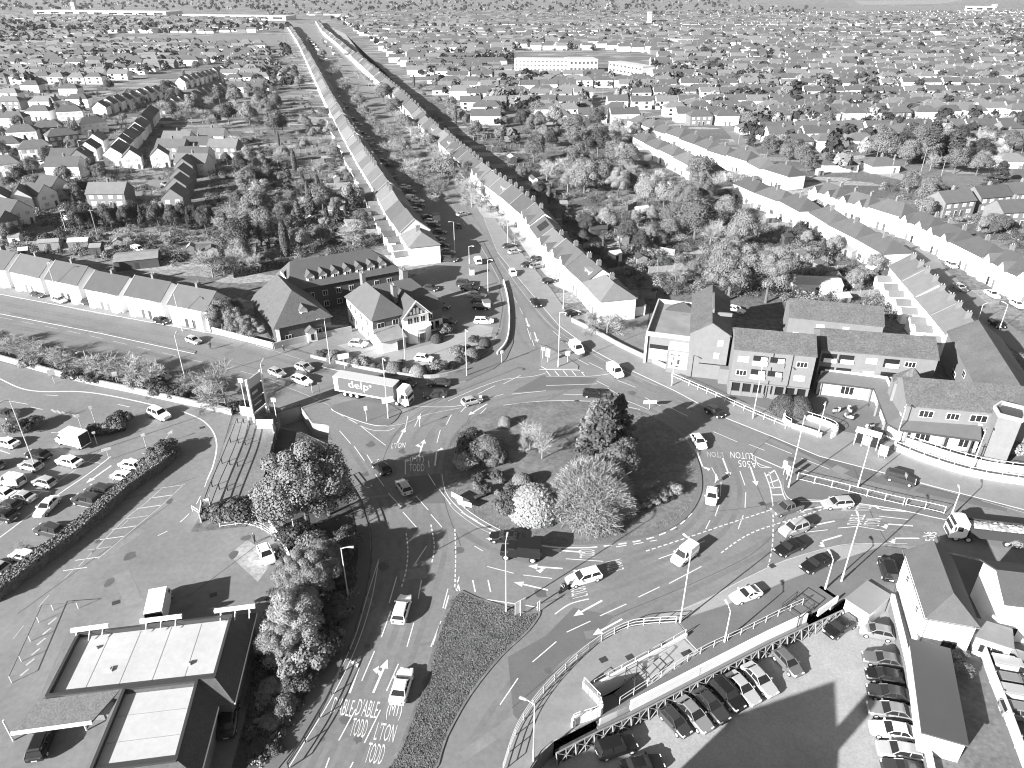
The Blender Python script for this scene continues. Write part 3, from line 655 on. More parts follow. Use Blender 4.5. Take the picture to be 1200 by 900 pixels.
def gablets(p, W, E, Rg, roof):
    for s in (-1, 1):
        mb = MB(); gable_wall(mb, s*W*.25-1.5, s*W*.25+1.5, -4.9, -1.2, E+.1, E+1.9, 'y', 0, E-2.4); g = mb.build('front_gable', WHITE, p); mb = MB(); gable_roof(mb, s*W*.25-1.5, s*W*.25+1.5, -4.9, -.6, E+.1, E+1.9, 'y', .2, .1); mb.build('gable_roof', roof, g); place('window', win_mesh(1.4, 1.2, 'pale'), g, s*W*.25, -4.9, E-2.0)
def dormer_on(p, x, E, roof):
    mb = MB(); mb.box(x-1.3, -2.6, E+.7, x+1.3, .2, E+2.3); d = mb.build('dormer', CREAM, p); mb = MB(); mb.box(x-1.45, -2.75, E+2.303, x+1.45, .3, E+2.42); mb.build('dormer_roof', FELT, d); place('window', win_mesh(1.8, 1.0), d, x, -2.6, E+1.0)
pC2 = proto('terraced_house', 12, 8.5, 5.2, 8.2, 'gable', 2, chim=1, rear=True, bays=True); gablets(pC2, 12, 5.2, 8.2, TILE)
pC3 = proto('terraced_house', 12, 8.5, 5.2, 8.3, 'gable', 2, chim=2, rear=True); dormer_on(pC3, 3, 5.2, TILE)
pC4 = proto('terraced_house', 12, 8.5, 5.2, 8.2, 'gable', 2, chim=0, rear=True)
pD = proto('terraced_house', 13, 8.5, 5.4, 8.4, 'hip', 2, chim=1, bays=True); pD2 = proto('terraced_house', 13, 8.5, 5.4, 8.4, 'hip', 2, chim=2, bays=True); gablets(pD2, 13, 5.4, 8.4, ROOFS[1])
pS = proto('semi_detached_house', 13, 8, 5, 7.8, 'hip', 2, chim=1, detail=1)
pG = proto('semi_detached_house', 13, 8, 5, 7.8, 'gable', 2, chim=1, detail=1)
pB = proto('bungalow', 12, 9, 2.8, 5.6, 'hip', 1, chim=1, detail=1)
pX = proto('gable_fronted_house', 7, 9, 5, 8, 'gable', 1, chim=0, detail=1, axis='y', wall=CREAM)
# the white terrace by the dual carriageway
along([(-52, 281), (0, 293), (77, 309), (162, 325), (258, 343)], 8, pT, 10.5, (-.3, -1), 2.6, desc='white bay fronted house pair', where='along the dual carriageway terrace', group='white terrace by the dual carriageway', walls=[WHITE], roofs=[M('terrace_slate', .06, .13, .5, .8, .3, rand=.15, fine=(6, .14)), M('terrace_tile', .07, .13, .5, .8, .3, rand=.15, fine=(6, .14))])
# avenue terraces
c = along([(726, 337), (695, 307), (672, 288), (655, 272), (628, 240), (600, 218), (565, 192), (542, 172), (503, 140), (487, 123), (467, 103), (435, 77), (417, 62)], 8.2, [[pC, pC, pC2, pC3, pC4], pCf], 12, (-1, .2), desc='white fronted house pair', where='from the roundabout in the unbroken avenue terrace', group='unbroken white avenue terrace', walls=[WHITE, WHITE, CREAM], lod=420)
c2 = along([(497, 276), (468, 238), (453, 213), (433, 184), (410, 148), (390, 114), (375, 86), (362, 62)], 8.2, [[pC, pC3, pC4], pCf], 12, (1, .2), desc='pale roofed house pair', where='from the pub in the avenue terrace behind it', group='avenue terrace behind the pub', roofs=[ROOFS[2], TILE], walls=[WHITE, CREAM], lod=420, sz=1.08)
for o, h in ((c[0], pCh), (c2[0], pCh)):
    HOUSES.remove(o)
    n = put(pCh, o.location, o.rotation_euler.z, o.scale.x, o['label'], o['group'], WHITE, TILE if h is c[0] else ROOFS[2]); HOUSES.append(n)
    for k in list(o.children_recursive)+[o]: bpy.data.objects.remove(k)
DG = [ROOFS[1], TILE]
along([(1141, 378), (1117, 352), (1093, 328), (1068, 302)], 8, pC, 11, (1, .2), desc='pale roofed terraced house pair', where='up the short terrace from the brick complex', group='short terrace past the brick complex', roofs=[ROOFS[2]])
along([(1057, 284), (1030, 270), (1000, 256), (977, 243), (945, 233), (923, 222), (900, 214), (873, 203)], 8.4, pD, 13, (.5, 1), .6, desc='hip roofed white house pair', where='down the near side of the hillside street', group='white houses on the near side of the hillside street', roofs=DG, walls=[WHITE])
along([(842, 192), (825, 186), (800, 174), (775, 163), (752, 152)], 8.4, pD, 13, (.5, 1), 1.5, desc='tree screened white house pair', where='along the wooded hillside street', group='white houses on the wooded end of the hillside street', roofs=DG, walls=[WHITE])
along([(1260, 330), (1200, 302), (1173, 287), (1130, 267), (1088, 248), (1067, 240), (1022, 227), (1000, 221), (962, 209)], 8.6, [pD2, pD2, pD], 13, (-.5, -1), .3, desc='tall white bay fronted house pair', where='up the far side of the hillside street', group='white houses on the far side of the hillside street', roofs=DG, walls=[WHITE])
along([(936, 195), (898, 184), (890, 180), (848, 168), (827, 160), (800, 151), (768, 141), (745, 133)], 8.6, pD, 13, (-.5, -1), .3, desc='tall white fronted house pair', where='past the gap in the hillside street', group='white houses beyond the gap in the hillside street', roofs=DG, walls=[WHITE])
# older estate beyond the gardens: slopes turned to and away from the light
LG = 'estate houses beyond the gardens'
def estate(spots, pr, desc, where, rz=None, **k):
    for i, s in enumerate(spots):
        c = P(s[0], s[1]); o = put(pr, c, rad(s[2]), s[3] if len(s) > 3 else 1., None, LG, k.get('wall', WALLS[R.randrange(5)]), k.get('roof', ROOFS[R.randrange(3)]))
        o['label'] = f'{desc}, {ordinal(i)} {where}'; HOUSES.append(o)
along([(203, 95), (185, 99), (168, 103), (150, 108), (132, 113), (112, 119)], 8, pX, 7.2, (.3, -1), 2.4, rot=rad(10), desc='gable fronted house', where='along the upper curving street from its far end', group=LG, roofs=[SLATE, TILE])
along([(262, 76), (245, 81), (228, 86), (208, 91)], 8, pX, 7.2, (.3, -1), 2.4, rot=rad(10), desc='dark roofed gable fronted house', where='along the top bend of the curving street', group=LG, roofs=[SLATE])
along([(262, 95), (245, 100), (228, 106), (208, 112), (190, 118)], 8, pX, 7.2, (.3, -1), 2.4, rot=rad(10), desc='narrow gabled house in shade', where='along the lower side of the curving street', group=LG, roofs=[SLATE, TILE])
along([(176, 122), (166, 134), (155, 146), (142, 158), (129, 172)], 8, pX, 7, (.3, -1), 3.2, rot=rad(14), desc='stepped gabled house', where='down the steep row by the wood', group=LG, roofs=[ROOFS[2], TILE])
estate([(117, 176, 12), (109, 186, 12), (99, 196, 12)], pX, 'narrow gabled house beside the lane', 'down the lane')
estate([(85, 196, 4), (81, 207, 4)], pG, 'wide roofed house pair', 'where the lane widens')
estate([(66, 232, 65), (50, 242, 65), (30, 246, 25), (8, 250, 25), (20, 262, 65), (5, 275, 65)], pX, 'dark gabled house among shrubs', 'along the lane to the frame edge', roof=SLATED)
estate([(133, 240, 2)], pG, 'broad brick house with wide plain roof', 'behind the dark hedge', wall=BRICKP)
estate([(158, 196, 20), (190, 194, 20)], pX, 'white gable fronted house by the ball trees', 'along the close', wall=WHITE)
estate([(212, 174, -3), (252, 170, -3), (236, 181, -3), (206, 184, -3), (266, 184, -3), (232, 194, -3), (230, 203, -3)], pG, 'flat fronted close house', 'round the close')
for i, (u, v) in enumerate([(221, 207), (217, 219), (213, 231), (209, 245)]): estate([(u, v, 8)], pX, 'stepped terrace house with one black roof slope,', ['at the top', 'one below the top', 'one above the bottom', 'at the bottom'][i]+' of the close', roof=SLATE, wall=BRICKP); HOUSES[-1]['label'] = HOUSES[-1]['label'].replace(', first', '').replace(',,', ',')
estate([(15, 128, 0, 1.2), (55, 128, 0, 1.2), (15, 118, 0), (50, 140, 3), (20, 148, 4), (85, 140, 20), (60, 160, 25), (30, 165, 20), (75, 170, 40), (10, 180, 20), (45, 185, 30), (5, 205, 30), (110, 155, 40), (95, 125, 5), (85, 112, 0), (40, 108, 0)], pS, 'hipped house pair among estate gardens', 'west of the curving street')
# bungalows and houses east of the hillside street
estate([(1110, 250, 18), (1152, 244, 15), (1190, 240, 10), (1180, 262, 10)], pG, 'steep roofed brick house under the conifers', 'along the rise', wall=BRICKP)
estate([(1030, 200, 5), (1190, 215, 5), (1180, 195, 0)], pB, 'low bungalow by the park', 'along the park edge', wall=WHITE)
estate([(690, 152, 25), (735, 152, 10), (765, 165, 30), (760, 178, 20), (655, 140, 0), (675, 146, 10)], pB, 'bungalow above the tree belt', 'along the cul de sac', wall=WHITE)
# ---------------------------------------------------------------- the town beyond: the larger houses stand singly, the rest as one mass
EXCL = [[(320, 18), (395, 18), (480, 84), (560, 145), (660, 225), (790, 350), (790, 430), (440, 430), (300, 430), (330, 330), (430, 270), (385, 170), (350, 110), (300, 45)],
        [(735, 125), (830, 150), (900, 172), (1010, 213), (1290, 320), (1290, 600), (780, 500), (760, 340), (735, 175)],
        [(590, 130), (770, 160), (900, 210), (1000, 290), (900, 360), (620, 230)], [(1022, 176), (1215, 172), (1290, 300), (1100, 285), (1000, 215)],
        [(-60, 100), (110, 100), (270, 70), (270, 125), (200, 260), (-60, 330)], [(180, 124), (345, 108), (400, 160), (470, 300), (200, 420), (-60, 340), (-60, 255), (80, 250), (180, 200)],
        [(590, 60), (765, 60), (765, 95), (590, 92)], [(130, 40), (348, 38), (352, 56), (120, 50)], [(860, -2), (1230, -2), (1230, 15), (880, 18)], [(-20, 0), (340, -5), (300, 24), (100, 20), (0, 18)],
        [(685, 105), (720, 105), (720, 155), (695, 155)], [(560, 12), (900, 8), (900, 14), (560, 16)]]
def free(x, y, lim=None):
    u, v = px((x, y, 0))
    if v < 0 or u < -40 or u > 1240: return False
    return not any(inside(u, v, e) for e in EXCL)
spots = []; STREETS = []
def rows_field(y0, y1, x0f, x1f, ang, seed, keep=.9):
    r = random.Random(seed); y = y0; alt = 0
    while y < y1:
        ang_y = ang+r.uniform(-.03, .03); ph = r.uniform(0, 15); x = x0f(y)+ph; W = r.choice((12.5, 14, 16)); k = r.choice((0, 0, 1, 1, 2))
        bend = r.uniform(-.00012, .00012)
        while x < x1f(y):
            yy = y+(x-x0f(y))*ang_y+bend*(x-x0f(y))**2+r.uniform(-.8, .8)
            if free(x, yy) and r.random() < keep: spots.append((x, yy, ang_y+2*bend*(x-x0f(y))+(math.pi if alt % 2 else 0), W, k))
            elif r.random() < .12: x += r.uniform(5, 25)
            x += W+r.choice((1, 1.5, 2, 2, 3))
        y0_ = y
        y += r.uniform(12.5, 15) if alt % 2 == 0 else r.uniform(16, 22)
        if alt % 2 == 0:
            yc = (y+y0_)/2
            X = np.arange(x0f(y0_), x1f(y0_), 30.); pts = [(xx, yc+(xx-X[0])*ang_y+bend*(xx-X[0])**2) for xx in X]
            for a, b in zip(pts, pts[1:]):
                if free(*a) and free(*b): STREETS.append((a, b))
        if y > 1100: y += r.uniform(1, 5)
        alt += 1
rows_field(300, 2050, lambda y: max(-.27*y+40, -.3*y), lambda y: .78*y, .05, 5)
rows_field(265, 1900, lambda y: -.8*y, lambda y: -.31*y, -.04, 9, .88)
for pts in ([(417, 62), (400, 48), (380, 33), (372, 22)], [(362, 62), (352, 45), (338, 26)]):
    g = [p.xy for p in G(pts, 8)]
    for a, b in zip(g, g[1:]):
        d = b-a; n = int(d.length/12.2)
        for i in range(n): c = a+d*((i+.5)/n); spots.append((c.x, c.y, math.atan2(d.y, d.x)+(math.pi if pts[0][0] == 362 else 0), 12, 1))
spots.sort(key=lambda s: s[1])
LANDMARKS['the long white school'] = P(655, 84).xy; LANDMARKS['the park path'] = P(1060, 212).xy; LANDMARKS['the curving estate street'] = P(190, 105).xy
LANDMARKS['the bend of the hillside street'] = P(820, 165).xy; LANDMARKS['the far end of the avenue'] = P(400, 60).xy
NS = 300-len(HOUSES); single = spots[:max(NS, 0)]; mass = spots[max(NS, 0):]
FR = [M('roof_tile_dark', .075, .13, .5, .85, .2, rand=.2), ROOFS[1], TILE]
for x, y, a, W, k in single:
    pr = (pS, pG, pB)[k]; ro = FR[R.randrange(3)]; wa = WALLS[R.randrange(5)]
    o = put(pr, (x, y), a, W/13., None, 'houses of the streets beyond', wa, ro)
    later(o, {0: 'hipped', 1: 'gabled', 2: 'low'}[k]+(' brick' if wa is BRICKP else ' cream' if wa is CREAM else ' white')+(' bungalow' if k == 2 else ' house pair')+' with '+('dark' if ro is FR[0] else 'grey' if ro is FR[1] else 'pale')+' roof')
mb = MB(); rr = random.Random(3)
def far_house(x, y, a, W, k):
    D = 8; E = (5, 5, 2.9)[k]*rr.uniform(.92, 1.1); Rg = E+rr.uniform(2.3, 3.1)
    c, s = math.cos(a), math.sin(a); T = lambda X, Y, Z: (x+c*X-s*Y, y+s*X+c*Y, Z)
    wm = rr.choice((0, 0, 0, 1, 1, 2)); rm = rr.choice((3, 4, 4, 5, 5)); h = W/2; q = [(-h, -D/2), (h, -D/2), (h, D/2), (-h, D/2)]; hp = 0 if k == 1 else D*.42
    for i in range(4):
        A, B = q[i], q[(i+1) % 4]; pts = [T(*A, 0), T(*B, 0), T(*B, E)]
        if k == 1 and i in (1, 3): pts.append(T((A[0]+B[0])/2, 0, Rg))
        pts.append(T(*A, E)); mb.poly(pts, wm)
    e = .3; r0, r1 = T(-h-e*.5+hp, 0, Rg+.1), T(h+e*.5-hp, 0, Rg+.1); a0, b0, c0_, d0 = T(-h-e, -D/2-e, E-.1), T(h+e, -D/2-e, E-.1), T(h+e, D/2+e, E-.1), T(-h-e, D/2+e, E-.1)
    mb.poly([a0, b0, r1, r0], rm); mb.poly([c0_, d0, r0, r1], rm)
    if hp: mb.poly([b0, c0_, r1], rm); mb.poly([d0, a0, r0], rm)
    if y < 700:
        for xx in (-h*.5, h*.5):
            for zz in ((.9, 3.2) if E > 4 else (.9,)): mb.poly([T(xx-.9, -D/2-.03, zz), T(xx+.9, -D/2-.03, zz), T(xx+.9, -D/2-.03, zz+1.2), T(xx-.9, -D/2-.03, zz+1.2)], 6)
        mb.hexa([T(-.4, -.5, Rg-.8), T(.4, -.5, Rg-.8), T(.4, .5, Rg-.8), T(-.4, .5, Rg-.8)], [T(-.4, -.5, Rg+1), T(.4, -.5, Rg+1), T(.4, .5, Rg+1), T(-.4, .5, Rg+1)], 2)
    if y < 1100 and rr.random() < .8:                 # sheds and garages at the backs
        X = rr.uniform(-h, h); Y = D/2+rr.uniform(6, 11); w_ = rr.uniform(2, 4); mb.hexa([T(X-w_/2, Y, 0), T(X+w_/2, Y, 0), T(X+w_/2, Y+2.6, 0), T(X-w_/2, Y+2.6, 0)], [T(X-w_/2, Y, 2.2), T(X+w_/2, Y, 2.2), T(X+w_/2, Y+2.6, 2.5), T(X-w_/2, Y+2.6, 2.5)], rr.choice((0, 2, 4)), rr.choice((3, 4, 5, 0)))
for s_ in mass: far_house(*s_)
o = mb.build('distant_houses', [WHITE, CREAM, BRICKP, FR[0], ROOFS[1], ROOFS[2], GLASS]); tag(o, 'sea of small pale houses in rows filling the town out to the fields', 'houses', kind='stuff')
# town roads between the far rows
mb = MB()
for i, (a, b) in enumerate([((430, 100), (1240, 115)), ((560, 118), (1240, 128)), ((560, 80), (1240, 88)), ((-40, 66), (330, 60)), ((480, 44), (1240, 52)), ((770, 60), (900, 200)), ((955, 60), (1000, 150))]):
    p, q = P(*a), P(*b); d = (q-p).normalized(); n = Vector((-d.y, d.x, 0))*3; z = .02+.006*i
    mb.poly([(v.x, v.y, z) for v in (p-n, q-n, q+n, p+n)])
for i, (a, b) in enumerate(STREETS):
    d = (Vector(b)-Vector(a)).normalized(); n = Vector((-d.y, d.x))*2.6; A_, B_ = Vector(a)-d*.2, Vector(b)+d*.2; z = .012+.002*(i % 4)
    mb.poly([(p.x, p.y, z) for p in (A_-n, B_-n, B_+n, A_+n)])
struct(mb.build('town_roads', ASPH2))
# large pale buildings
def slab_building(name, label, A, B, D, H_, storeys, bays_, mat=CREAM, cat='building', roofm=MEMBR):
    a, b = P(*A), P(*B); d = b-a; W = d.length; r = thing(name, label, cat, a, math.atan2(d.y, d.x))
    mb = MB(); mb.box(0, 0, 0, W, D, H_); mb.build('wall', mat, r)
    mb = MB(); mb.box(-.3, -.3, H_+.003, W+.3, D+.3, H_+.4); mb.build('roof', roofm, r)
    for f in range(storeys):
        me = win_mesh(W/bays_*.6, H_/storeys*.45)
        for i in range(bays_): place('window', me, r, W*(i+.5)/bays_, 0, H_/storeys*(f+.3))
    return r
SB = 'long white three storey school block with rows of windows'
slab_building('school_building', 'long white school block, the western wing with flat roof', (603, 83), (665, 84), 16, 9.5, 3, 14)
slab_building('school_building', 'white flat roofed school block, the eastern wing under a dark plant room', (667, 85), (700, 84.5), 22, 10, 2, 7)
slab_building('office_building', 'pale two storey office block standing askew east of the school', (713, 84), (752, 91), 12, 8, 2, 9)
slab_building('warehouse', 'huge low white warehouse on the skyline behind the playing field', (40, 17), (195, 19), 60, 9, 1, 9)
slab_building('warehouse', 'long white depot beside the far trees before the avenue end', (210, 22), (335, 24), 40, 8, 1, 7)
slab_building('warehouse', 'white works building at the fields on the horizon', (1130, 13), (1165, 13.5), 30, 12, 1, 3)
slab_building('hall_building', 'white roofed low hall among houses right of the school', (770, 52), (805, 55), 20, 7, 1, 6)
for i, (u, v, h) in enumerate([(85, 15, 24), (759, 30, 22), (1164, 9, 9)]):
    slab_building(*[('church_tower', 'slim white tower above the warehouse roofs'), ('tower_block', 'single square tower block rising over far houses'), ('barn', 'small white barn at the edge of the fields')][i], (u, v), (u+4, v), 12, h, 4 if i < 2 else 1, 2)
for p in PROTOS:                                   # the pattern houses themselves are not in the place
    for k in list(p.children_recursive)+[p]: bpy.data.objects.remove(k)
def grid(xs, zs, w, h, *kind): return [(x, z, w, h)+kind for z in zs for x in xs]
# ---------------- gabled pub
o, rz, W, D = frame((436, 376), (520, 357), (401, 349), 6.0)
LANDMARKS['the gabled pub'] = o.xy
r = thing('pub', 'white and half timbered gabled pub standing in the fork of the avenue', 'pub', o, rz)
mb = MB(); mb.box(0, 0, 0, 7.6, D, 6); mb.box(7.6, 4, 0, W, D-2, 6.003); mb.box(11.5, .6, 0, W-.2, 4, 5.0); mb.build('wall', WHITE, r)
mb = MB(); mb.poly([(-.005, -.01, 2.9), (7.5, -.01, 2.9), (7.5, -.01, 6), (-.005, -.01, 6)]); mb.poly([(11.6, .59, 2.7), (W-.2, .59, 2.7), (W-.2, .59, 5), (11.6, .59, 5)]); mb.build('hung_tile_band', M('hung_tile', .1, .12, 2, fine=(7, .2)), r)
mb = MB(); hip_roof(mb, 0, 7.6, 0, D, 6, 10, 'y', 4.2, 3.8, .4); hip_roof(mb, 4.0, W, 4, D-2, 6, 10.2, 'x', .5, 4.2, .45); rf = mb.build('roof', ROOFS[1], r)
mb = MB(); mb.hexa([(11.2, .3, 5.0), (W+.1, .3, 5.0), (W+.1, 4.2, 6.6), (11.2, 4.2, 6.6)], [(11.2, .3, 5.15), (W+.1, .3, 5.15), (W+.1, 4.2, 6.75), (11.2, 4.2, 6.75)]); mb.build('wing_roof', TILE, r)
chimney(rf, 3.8, D-1.5, 8.5, 11.5, .8, 1.6, BRICKP); chimney(rf, 7.2, 4.6, 7, 11, .9, 1.5, BRICK); chimney(rf, 12.8, D-3.5, 7.5, 11.2, 1.2, 2.2, BRICK)
mb = MB(); gable_wall(mb, 6.6, 12.4, -1.2, 6, 5.6, 8.8, 'y'); g = mb.build('gable_front', WHITE, r)
mb = MB(); gable_roof(mb, 6.6, 12.4, -1.2, 7, 5.6, 8.8, 'y', .45, .2, 0, .45); mb.build('gable_roof', ROOFS[1], r)
mb = MB(); mb.hexa([(7.4, -1.23, 5.75), (11.6, -1.23, 5.75), (9.5, -1.23, 8.1)], [(7.4, -1.26, 5.75), (11.6, -1.26, 5.75), (9.5, -1.26, 8.1)]); mb.build('timber_gable_panel', TIMBD, g)
mb = MB()
for x in (8.3, 9.1, 9.9, 10.7): mb.box(x-.28, -1.29, 5.9, x+.28, -1.265, 6.6+(.7 if 8.5 < x < 10.5 else 0))
mb.box(6.4, -1.31, 5.45, 12.6, -1.22, 5.7)
for s in (-1, 1): mb.hexa([(9.5+s*3.5, -1.7, 5.15), (9.5+s*3.5, -1.7, 5.45), (9.5, -1.7, 9.15), (9.5, -1.7, 8.8)], [(9.5+s*3.5, -1.64, 5.15), (9.5+s*3.5, -1.64, 5.45), (9.5, -1.64, 9.15), (9.5, -1.64, 8.8)])
mb.build('barge_board', TRIM, g)
mb = MB(); pts = [(6.4, -1.2), (6.9, -2.8), (8.5, -3.6), (10.5, -3.6), (12.1, -2.8), (12.6, -1.2)]
mb.prism(pts, 0, 3.1); mb.prism([(9.5+(x-9.5)*1.06, -1.2+(y+1.2)*1.08) for x, y in pts], 3.103, 3.4); mb.build('bay_front', TRIM, r)
windows(r, 'front', W, D, [(1.8, 3.6, 1.6, 1.5), (5.2, 3.6, 1.4, 1.6)]); windows(r, 'left', W, D, grid((3, 6.5, 10, 13), (1, 3.8), 1.1, 1.5))
for x in (8, 9.5, 11): place('window', win_mesh(1.2, 1.4), r, x, -1.21, 3.8)
for x in (7.9, 9.0, 10.0, 11.1): place('window', win_mesh(.75, 1.9, 'dark'), r, x, -3.55, .5) if 8.5 < x < 10.5 else None
for x in (12.3, 13.8, 15.2): place('window', win_mesh(.9, 1.8, 'dark'), r, x, .58, .5)
place('window', win_mesh(1.2, 1.5), r, 13.6, .58, 3.2); door(r, 9.5, -3.65, 0, 1.2, 2.3)
mb = MB(); gable_wall(mb, .2, 5.4, -4.2, -.02, 2.6, 2.6, None); mb.build('lean_to', WHITE, r)
mb = MB(); mb.hexa([(-.1, -4.5, 2.62), (5.7, -4.5, 2.62), (5.7, -.03, 3.9), (-.1, -.03, 3.9)], [(-.1, -4.5, 2.76), (5.7, -4.5, 2.76), (5.7, -.03, 4.04), (-.1, -.03, 4.04)]); mb.build('lean_to_roof', FELT, r)
door(r, 4.2, -4.23, 0, 1.4, 2.2, DGREY)
# ---------------- long dormered building behind it
o, rz, W, D = frame((354, 338), (469, 317), (340, 312), 6.2)
LANDMARKS['the seven dormered block'] = o.xy
r = thing('apartment_block', 'long dark brick block with seven white dormers in its pitched roof', 'building', o, rz); D = 12
mb = MB(); gable_wall(mb, 0, W, 0, D, 6.2, 6.2, None); gable_wall(mb, -2.5, 0.02, 2, D-2, 6.2, 9.5, 'x', 0); mb.build('wall', BRICKD, r)
mb = MB(); mb.box(-2.52, 3, 5, -2.505, D-3, 8); mb.build('white_gable_panel', WHITE, r)
mb = MB(); hip_roof(mb, -2.6, W, 0, D, 6.2, 11, 'x', 2.5, 6.0, .5); mb.build('roof', SLATE, r)
for i in range(7):
    x = 2.5+i*(W-6.5)/6; mb = MB(); gable_wall(mb, x-.9, x+.9, 1.0, 3.6, 8.3, 9.3, 'y', 0, 6.3); d = mb.build('dormer', TRIM, r)
    mb = MB(); gable_roof(mb, x-.9, x+.9, .9, 4.6, 8.3, 9.3, 'y', .2, .1); mb.build('dormer_roof', SLATE, d); place('window', win_mesh(1.0, 1.1), d, x, 1.0, 6.9)
windows(r, 'front', W, D, grid([2+i*3.2 for i in range(8)], (.8, 3.5), 1.2, 1.3))
# ---------------- hipped brown roofed house by the side road
o, rz, W, D = frame((322, 385), (387, 371), (298, 350), 4.3)
LANDMARKS['the brown hipped house'] = o.xy
r = thing('surgery_building', 'dark brick house with big streaked hip roof and one white dormer', 'building', o, rz)
mb = MB(); mb.box(0, 0, 0, W, D, 4.3); mb.build('wall', BRICKD, r)
mb = MB(); hip_roof(mb, 0, W, 0, D, 4.3, 9.8, 'y', W*.5, W*.2, .5); mb.build('roof', TILEB, r)
mb = MB(); gable_wall(mb, W*.5, W*.5+1.6, 1.2, 3.6, 6.6, 7.5, 'y', 0, 4.4); d = mb.build('dormer', TRIM, r); mb = MB(); gable_roof(mb, W*.5, W*.5+1.6, 1.1, 4.6, 6.6, 7.5, 'y', .2, .1); mb.build('dormer_roof', TILEB, d); place('window', win_mesh(1, .9), d, W*.5+.8, 1.2, 5.2)
mb = MB(); gable_wall(mb, W*.52, W*.52+2, -1.4, 0, 2.5, 3.4, 'y'); p_ = mb.build('porch', WHITE, r); mb = MB(); gable_roof(mb, W*.52, W*.52+2, -1.5, 0, 2.5, 3.4, 'y', .25, .12); mb.build('porch_roof', TILEB, p_); place('window', win_mesh(.7, 1.4, 'dark'), r, W*.52+1, -1.4, .4)
mb = MB(); mb.box(.1, -.3, 0, .8, .0, 4.2); mb.build('corner_pier', TRIM, r); windows(r, 'front', W, D, [(2.5, 1, 1.4, 1.2), (W-3, 1, 1.6, 1.2)])
# ---------------- brick complex
PUBL = 'brick complex'
def block(name, label, A, B, E, Rg, D, roof, wall=BRICK, axis='x', mono=False, win=(), cat='building', ov=.3, fr=None):
    o, rz, W, _ = fr or frame(A, B, (A[0], A[1]-20), E)
    r = thing(name, label, cat, o, rz); mb = MB(); gable_wall(mb, 0, W, 0, D, E, Rg, axis); mb.build('wall', wall, r)
    mb = MB(); gable_roof(mb, 0, W, 0, D, E, Rg, axis, ov, .16); mb.build('roof', roof, r)
    return r, W
TX = M('textured_tile', .085, .24, .5, .9, .4, fine=(3.2, .42))
r, W = block('apartment_block', 'three storey brick flats over a columned undercroft, beside the round bushes', (861, 408.5), (957, 417.5), 9.5, 11.6, 9, TX)
LANDMARKS['the brick flats over the undercroft'] = r.location.xy
for fz in (3.9, 6.7):
    for i, x in enumerate((W*.13, W*.34, W*.55, W*.85)):
        if i in (1, 2):
            mb = MB(); mb.box(x-1.3, -.06, fz-.1, x+1.3, -.002, fz+1.8); b_ = mb.build('balcony_shade_panel', BLACK, r); mb = MB(); mb.box(x-1.3, -.25, fz-.12, x+1.3, -.08, fz+.75); mb.build('balcony_rail', TRIM if i == 1 else BRICKP, b_)  # flat wall: a black panel stands for the shade inside the balcony
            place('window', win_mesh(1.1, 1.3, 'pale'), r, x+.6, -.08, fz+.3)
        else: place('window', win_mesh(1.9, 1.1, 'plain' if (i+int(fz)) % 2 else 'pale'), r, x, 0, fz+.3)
mb = MB(); mb.box(.4, -.03, .9, W*.47, -.002, 2.7); mb.box(W*.53, -.031, .9, W-.4, -.002, 2.7); mb.build('undercroft_shade_panel', BLACK, r)  # wall is closed here; black panels paint in the shade of the undercroft
mb = MB()
for i in range(8): x = .3+i*(W-.6)/7; mb.box(x-.22, -.3, 0, x+.22, -.04, 2.75)
mb.box(0, -.32, 2.75, W, -.01, 2.95); mb.build('column_row', BRICKP, r)
mb = MB(); mb.box(.6, -.25, 0, W*.46, -.05, .9); mb.box(W*.54, -.25, 0, W-.6, -.05, .9); mb.build('dwarf_wall', BRICKP, r)
for a_, z_ in ((W*.49, 0), (W*.73, 3)): mb = MB(); mb.tube((a_, -.08, z_), (a_, -.08, 9.4), .07); mb.build('drainpipe', BLACK, r)
r, W = block('apartment_block', 'long three storey brick flats with recessed balconies above the shop canopy', (963, 409), (1100, 421), 8.6, 10.8, 9, TX)
for fz in (3.5, 6.2):
    for i, x in enumerate((W*.08, W*.23, W*.45, W*.62, W*.78, W*.93)):
        if i in (0, 1, 3): 
            mb = MB(); mb.box(x-1.3, -.06, fz-.1, x+1.3, -.002, fz+1.6); b_ = mb.build('balcony_shade_panel', BLACK, r); mb = MB(); mb.box(x-.9, -.25, fz-.12, x+1.4, -.08, fz+.7); mb.build('balcony_rail', TRIM, b_)  # balcony shade painted as a black panel on the wall face
        elif i < 5: place('window', win_mesh(1.9, 1.1, 'pale' if i == 2 else 'plain'), r, x, 0, fz+.3)
r, W = block('apartment_block', 'plain two storey brick block behind the flats under the big trees', (925, 371), (1036, 382), 6.5, 8.8, 9, TX)
windows(r, 'front', W, 9, [(W*.35, 4.3, 1.6, 1.1, 'pale'), (W*.62, 4.3, 1.2, 1.1, 'pale'), (W*.1, 2, 1.2, 1.1), (W*.5, 1.2, 1.5, 2)])
r, W = block('apartment_block', 'tall gable fronted brick block with one black roof slope', (810, 389.5), (856, 394), 9.5, 11.8, 20, TX, axis='y')
windows(r, 'front', W, 20, [(W*.78, 7.2, 1.0, 1.2, 'pale'), (W*.72, 4.5, 1.0, 1.2, 'pale')])
mb = MB(); mb.box(W*.3, -.05, 3.1, W, -.002, 3.3); mb.build('dark_string_course', BLACK, r); mb = MB(); mb.box(W*.85, -1.6, 0, W*1.25, -.02, 3.2); mb.build('entrance_screen', BRICKP, r)
mb = MB(); mb.box(W*.5, 5, 11.0, W*.5+.35, 14, 12.6); mb.box(W*.5+.35, 6, 10.9, W+.2, 6.4, 11.6); mb.build('roof_parapet', BRICKP, r)
